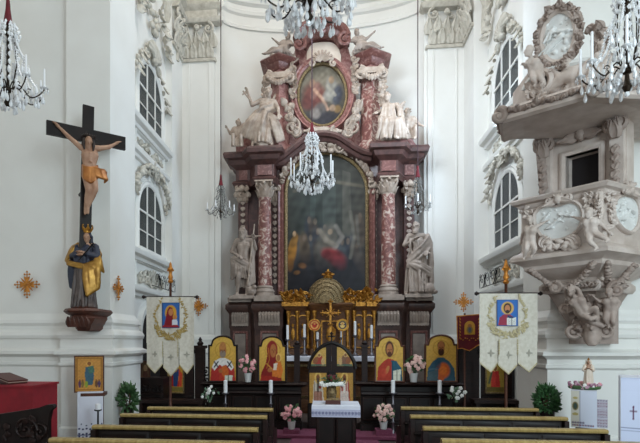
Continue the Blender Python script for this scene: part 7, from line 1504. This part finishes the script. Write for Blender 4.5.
# ================================================================== crystal chandeliers
def octa(b, c, r, h):
    c = Vector(c); vs = [c+Vector((r, 0, 0)), c+Vector((0, r, 0)), c-Vector((r, 0, 0)), c-Vector((0, r, 0)), c+UP*h*.45, c-UP*h*.55]
    b.add(vs, [(0, 1, 4), (1, 2, 4), (2, 3, 4), (3, 0, 4), (1, 0, 5), (2, 1, 5), (3, 2, 5), (0, 3, 5)])
def drop_mesh(s):
    b = MB(); b.lathe((0, 0, 0), [(.002, 0), (.006*s, -.012*s), (.012*s, -.03*s), (.016*s, -.048*s), (.012*s, -.066*s), (.002, -.076*s)], 6); octa(b, (0, 0, .008*s), .007*s, .02*s); return b.mesh(False)
def chandelier(loc, R, H, n_arms, label, candle=.18, drops=60, seed=1, sleeve=.32, cm='crystal', gr=None, metal='bronze', rods=True, swag=2, beads=1.0):
    """loc: lowest point; R: arm radius; H: height of the crystal body up to the cord sleeve"""
    g = random.Random(seed); x, y, z0 = loc; rt = empty('crystal_chandelier', (x, y, z0), label, 'chandelier', gr)
    def pt(name, me, m, par=rt, l=(0, 0, 0)):
        o = put(name, me, M[m], None, world=False, loc=l); o.parent = par; return o
    za_ = H*.2; s = max(.6, R/.45)
    b = MB(); b.lathe((0, 0, 0), [(.004, .02), (.03*s, .05), (.05*s, .09), (.03*s, .13), (.02*s, za_), (.06*s, za_+.02), (.06*s, za_+.05), (.02*s, za_+.09), (.014, H*.5), (.03*s, H*.52), (.014, H*.55), (.014, H*.85), (.05*s, H*.88), (.03*s, H*.93), (.012, H)], 12); pt('stem', b.mesh(), metal)
    b = MB()                                            # upper crown of crystals
    for k in range(10):
        a = 2*PI*k/10; d = Vector((math.cos(a), math.sin(a), 0))
        for j in range(4): octa(b, d*(R*.2+R*.12*math.sin(j*.8))+UP*(H*.99-j*H*.05), .016*s*beads, .05*s*beads)
    pt('crystal_crown', b.mesh(False), cm)
    zt_ = H*.9
    for lev, (r0, zz0, r1, zz1) in enumerate(((R*.2, H*.96, R*.46, H*.62), (R*.46, H*.64, R*.74, za_+H*.1))[:swag]):
        for k in range(8):
            a = 2*PI*k/8+lev*.3; d = Vector((math.cos(a), math.sin(a), 0)); b = MB(); n = int(14)
            for j in range(n):
                t = j/(n-1); rr = r0+(r1-r0)*t**1.6; zz = zz0+(zz1-zz0)*t-.03*math.sin(PI*t); octa(b, d*rr+UP*zz, .013*s*beads, .036*s*beads)
            pt('crystal_strand', b.mesh(False), cm)
    if rods:
        for k in range(6):
            a = 2*PI*k/6+.2; d = Vector((math.cos(a), math.sin(a), 0)); b = MB(); zc = [d*R*.17+UP*H*.9, d*R*.34+UP*H*.72, d*R*.25+UP*H*.45, d*R*.12+UP*(za_+.06)]; b.tube([zc[0].lerp(zc[1], t) if False else zc[0]*(1-t)**3+zc[1]*3*t*(1-t)**2+zc[2]*3*t*t*(1-t)+zc[3]*t**3 for t in np.linspace(0, 1, 10)], .007*s, 5); pt('curved_bar', b.mesh(), metal)
            b = MB()
            for j in range(7): octa(b, d*(R*.2+.1*R*math.sin(j*.5))+UP*(H*.86-j*H*.085), .02*s*beads, .06*s*beads)
            pt('crystal_spray', b.mesh(False), cm)
    # arms
    b = MB(); pts = [Vector((0.03*s, 0, za_+.03)), Vector((R*.3, 0, za_+H*.1)), Vector((R*.6, 0, za_-H*.03)), Vector((R*.85, 0, za_-H*.0)), Vector((R, 0, za_+H*.07))]; b.tube(smooth3(pts, 4), .0085*s, 6); b.scroll((R*.55, 0, za_+H*.03), R*.1, (1, 0, 0), UP, 1.2, .006*s, 0); arm_me = b.mesh()
    b = MB(); b.lathe((R, 0, za_+H*.07), [(.012*s, 0), (.05*s, .012), (.055*s, .018), (.02*s, .014), (.022*s, .045), (.016*s, .05)], 10); pan_me = b.mesh()
    b = MB(); b.lathe((R, 0, za_+H*.07+.04), [(.0135*max(1, s*.8), 0), (.0125*max(1, s*.8), candle), (.004, candle+.012)], 8); can_me = b.mesh()
    b = MB()
    for k in range(7): a = 2*PI*k/7; octa(b, (R+.05*s*math.cos(a), .05*s*math.sin(a), za_+H*.07-.022*s), .009*s*beads, .045*s*beads)
    fr_me = b.mesh(False)
    for k in range(n_arms):
        a = 2*PI*(k+.35)/n_arms; arm = pt('arm', arm_me, metal); arm.rotation_euler = (0, 0, a); lift = 0
        for nm, me, m in (('drip_pan', pan_me, 'crystal'), ('candle', can_me, 'candle'), ('pan_fringe', fr_me, cm)): o = put(nm, me, M[m], None, world=False, loc=(0, 0, 0)); o.parent = arm
    dm = drop_mesh(1.15*s*beads)
    for k in range(drops):
        t = k/drops; a = g.uniform(0, 2*PI); 
        if t < .55: rr, zz = R*g.uniform(.55, 1.02), za_+H*.02+g.uniform(-.05, .05)*s
        elif t < .8: rr, zz = R*g.uniform(.15, .5), za_*g.uniform(.5, 1.1)
        else: rr, zz = R*g.uniform(.15, .6), H*g.uniform(.3, .6)
        pt('crystal_drop', dm, cm, rt, (rr*math.cos(a), rr*math.sin(a), zz))
    b = MB(); b.ell((0, 0, .02), (.03*s, .03*s, .035*s)); pt('bottom_ball', b.mesh(), cm)
    b = MB(); b.tube([(0, 0, H), (0, 0, ZT-z0)], .011, 6); pt('cord', b.mesh(), 'cord')
    b = MB(); b.lathe((0, 0, H), [(.03, 0), (.055, .01), (.05, .03), (.03, sleeve*.6), (.022, sleeve), (.01, sleeve+.02)], 12); pt('red_sleeve', b.mesh(), 'redcloth'); return rt
def smooth3(pts, k):
    out = []
    for i in range(len(pts)-1):
        p0, p1, p2, p3 = pts[max(i-1, 0)], pts[i], pts[i+1], pts[min(i+2, len(pts)-1)]
        for j in range(k):
            t = j/k; out.append((p1*2+(p2-p0)*t+(p0*2-p1*5+p2*4-p3)*t*t+(p1*3-p0-p2*3+p3)*t**3)*.5)
    return out+[pts[-1]]
def hang(px, ylow, ytop, hw, Y): a, c = P(px, ylow, Y), P(px, ytop, Y); return a, hw/ppm(px, Y), c.z-a.z
a, R, H = hang(312, 195, 134, 21.5, 9.2); chandelier(a, R, H, 8, 'crystal chandelier hanging before the large dark altar painting', .31, 90, 2, .2, beads=1.35)
a, R, H = hang(220.8, 220, 186, 13.5, 11.4); chandelier(a, R, H, 6, 'small crystal chandelier hanging left of the altar beside the cross bearing saint', .12, 30, 3, .25, 'crystal_dark', 'small chandeliers beside the altar', 'bronze', True, 2, 1.0)
a, R, H = hang(417.8, 216, 178, 13.5, 11.2); chandelier(a, R, H, 6, 'small crystal chandelier hanging right of the altar before the outer column', .14, 30, 4, .25, 'crystal_dark', 'small chandeliers beside the altar', 'bronze', True, 2, 1.0)
a, R, H = hang(308.5, 25, -70, 44, 5.6); chandelier(a, R, H, 10, 'crystal chandelier cut by the top edge above the altar crown', .18, 100, 5, .3, beads=1.3)
a, R, H = hang(8, 110, 24, 34, 6.0); chandelier(a, R, H, 8, 'crystal chandelier with red sleeve hanging at the upper left edge', .22, 90, 6, .3, beads=1.3)
a, R, H = hang(627, 96, -12, 40, 5.3); chandelier(a, R, H, 8, 'crystal chandelier hanging before the pulpit canopy at the upper right edge', .26, 100, 8, .3, beads=1.3)
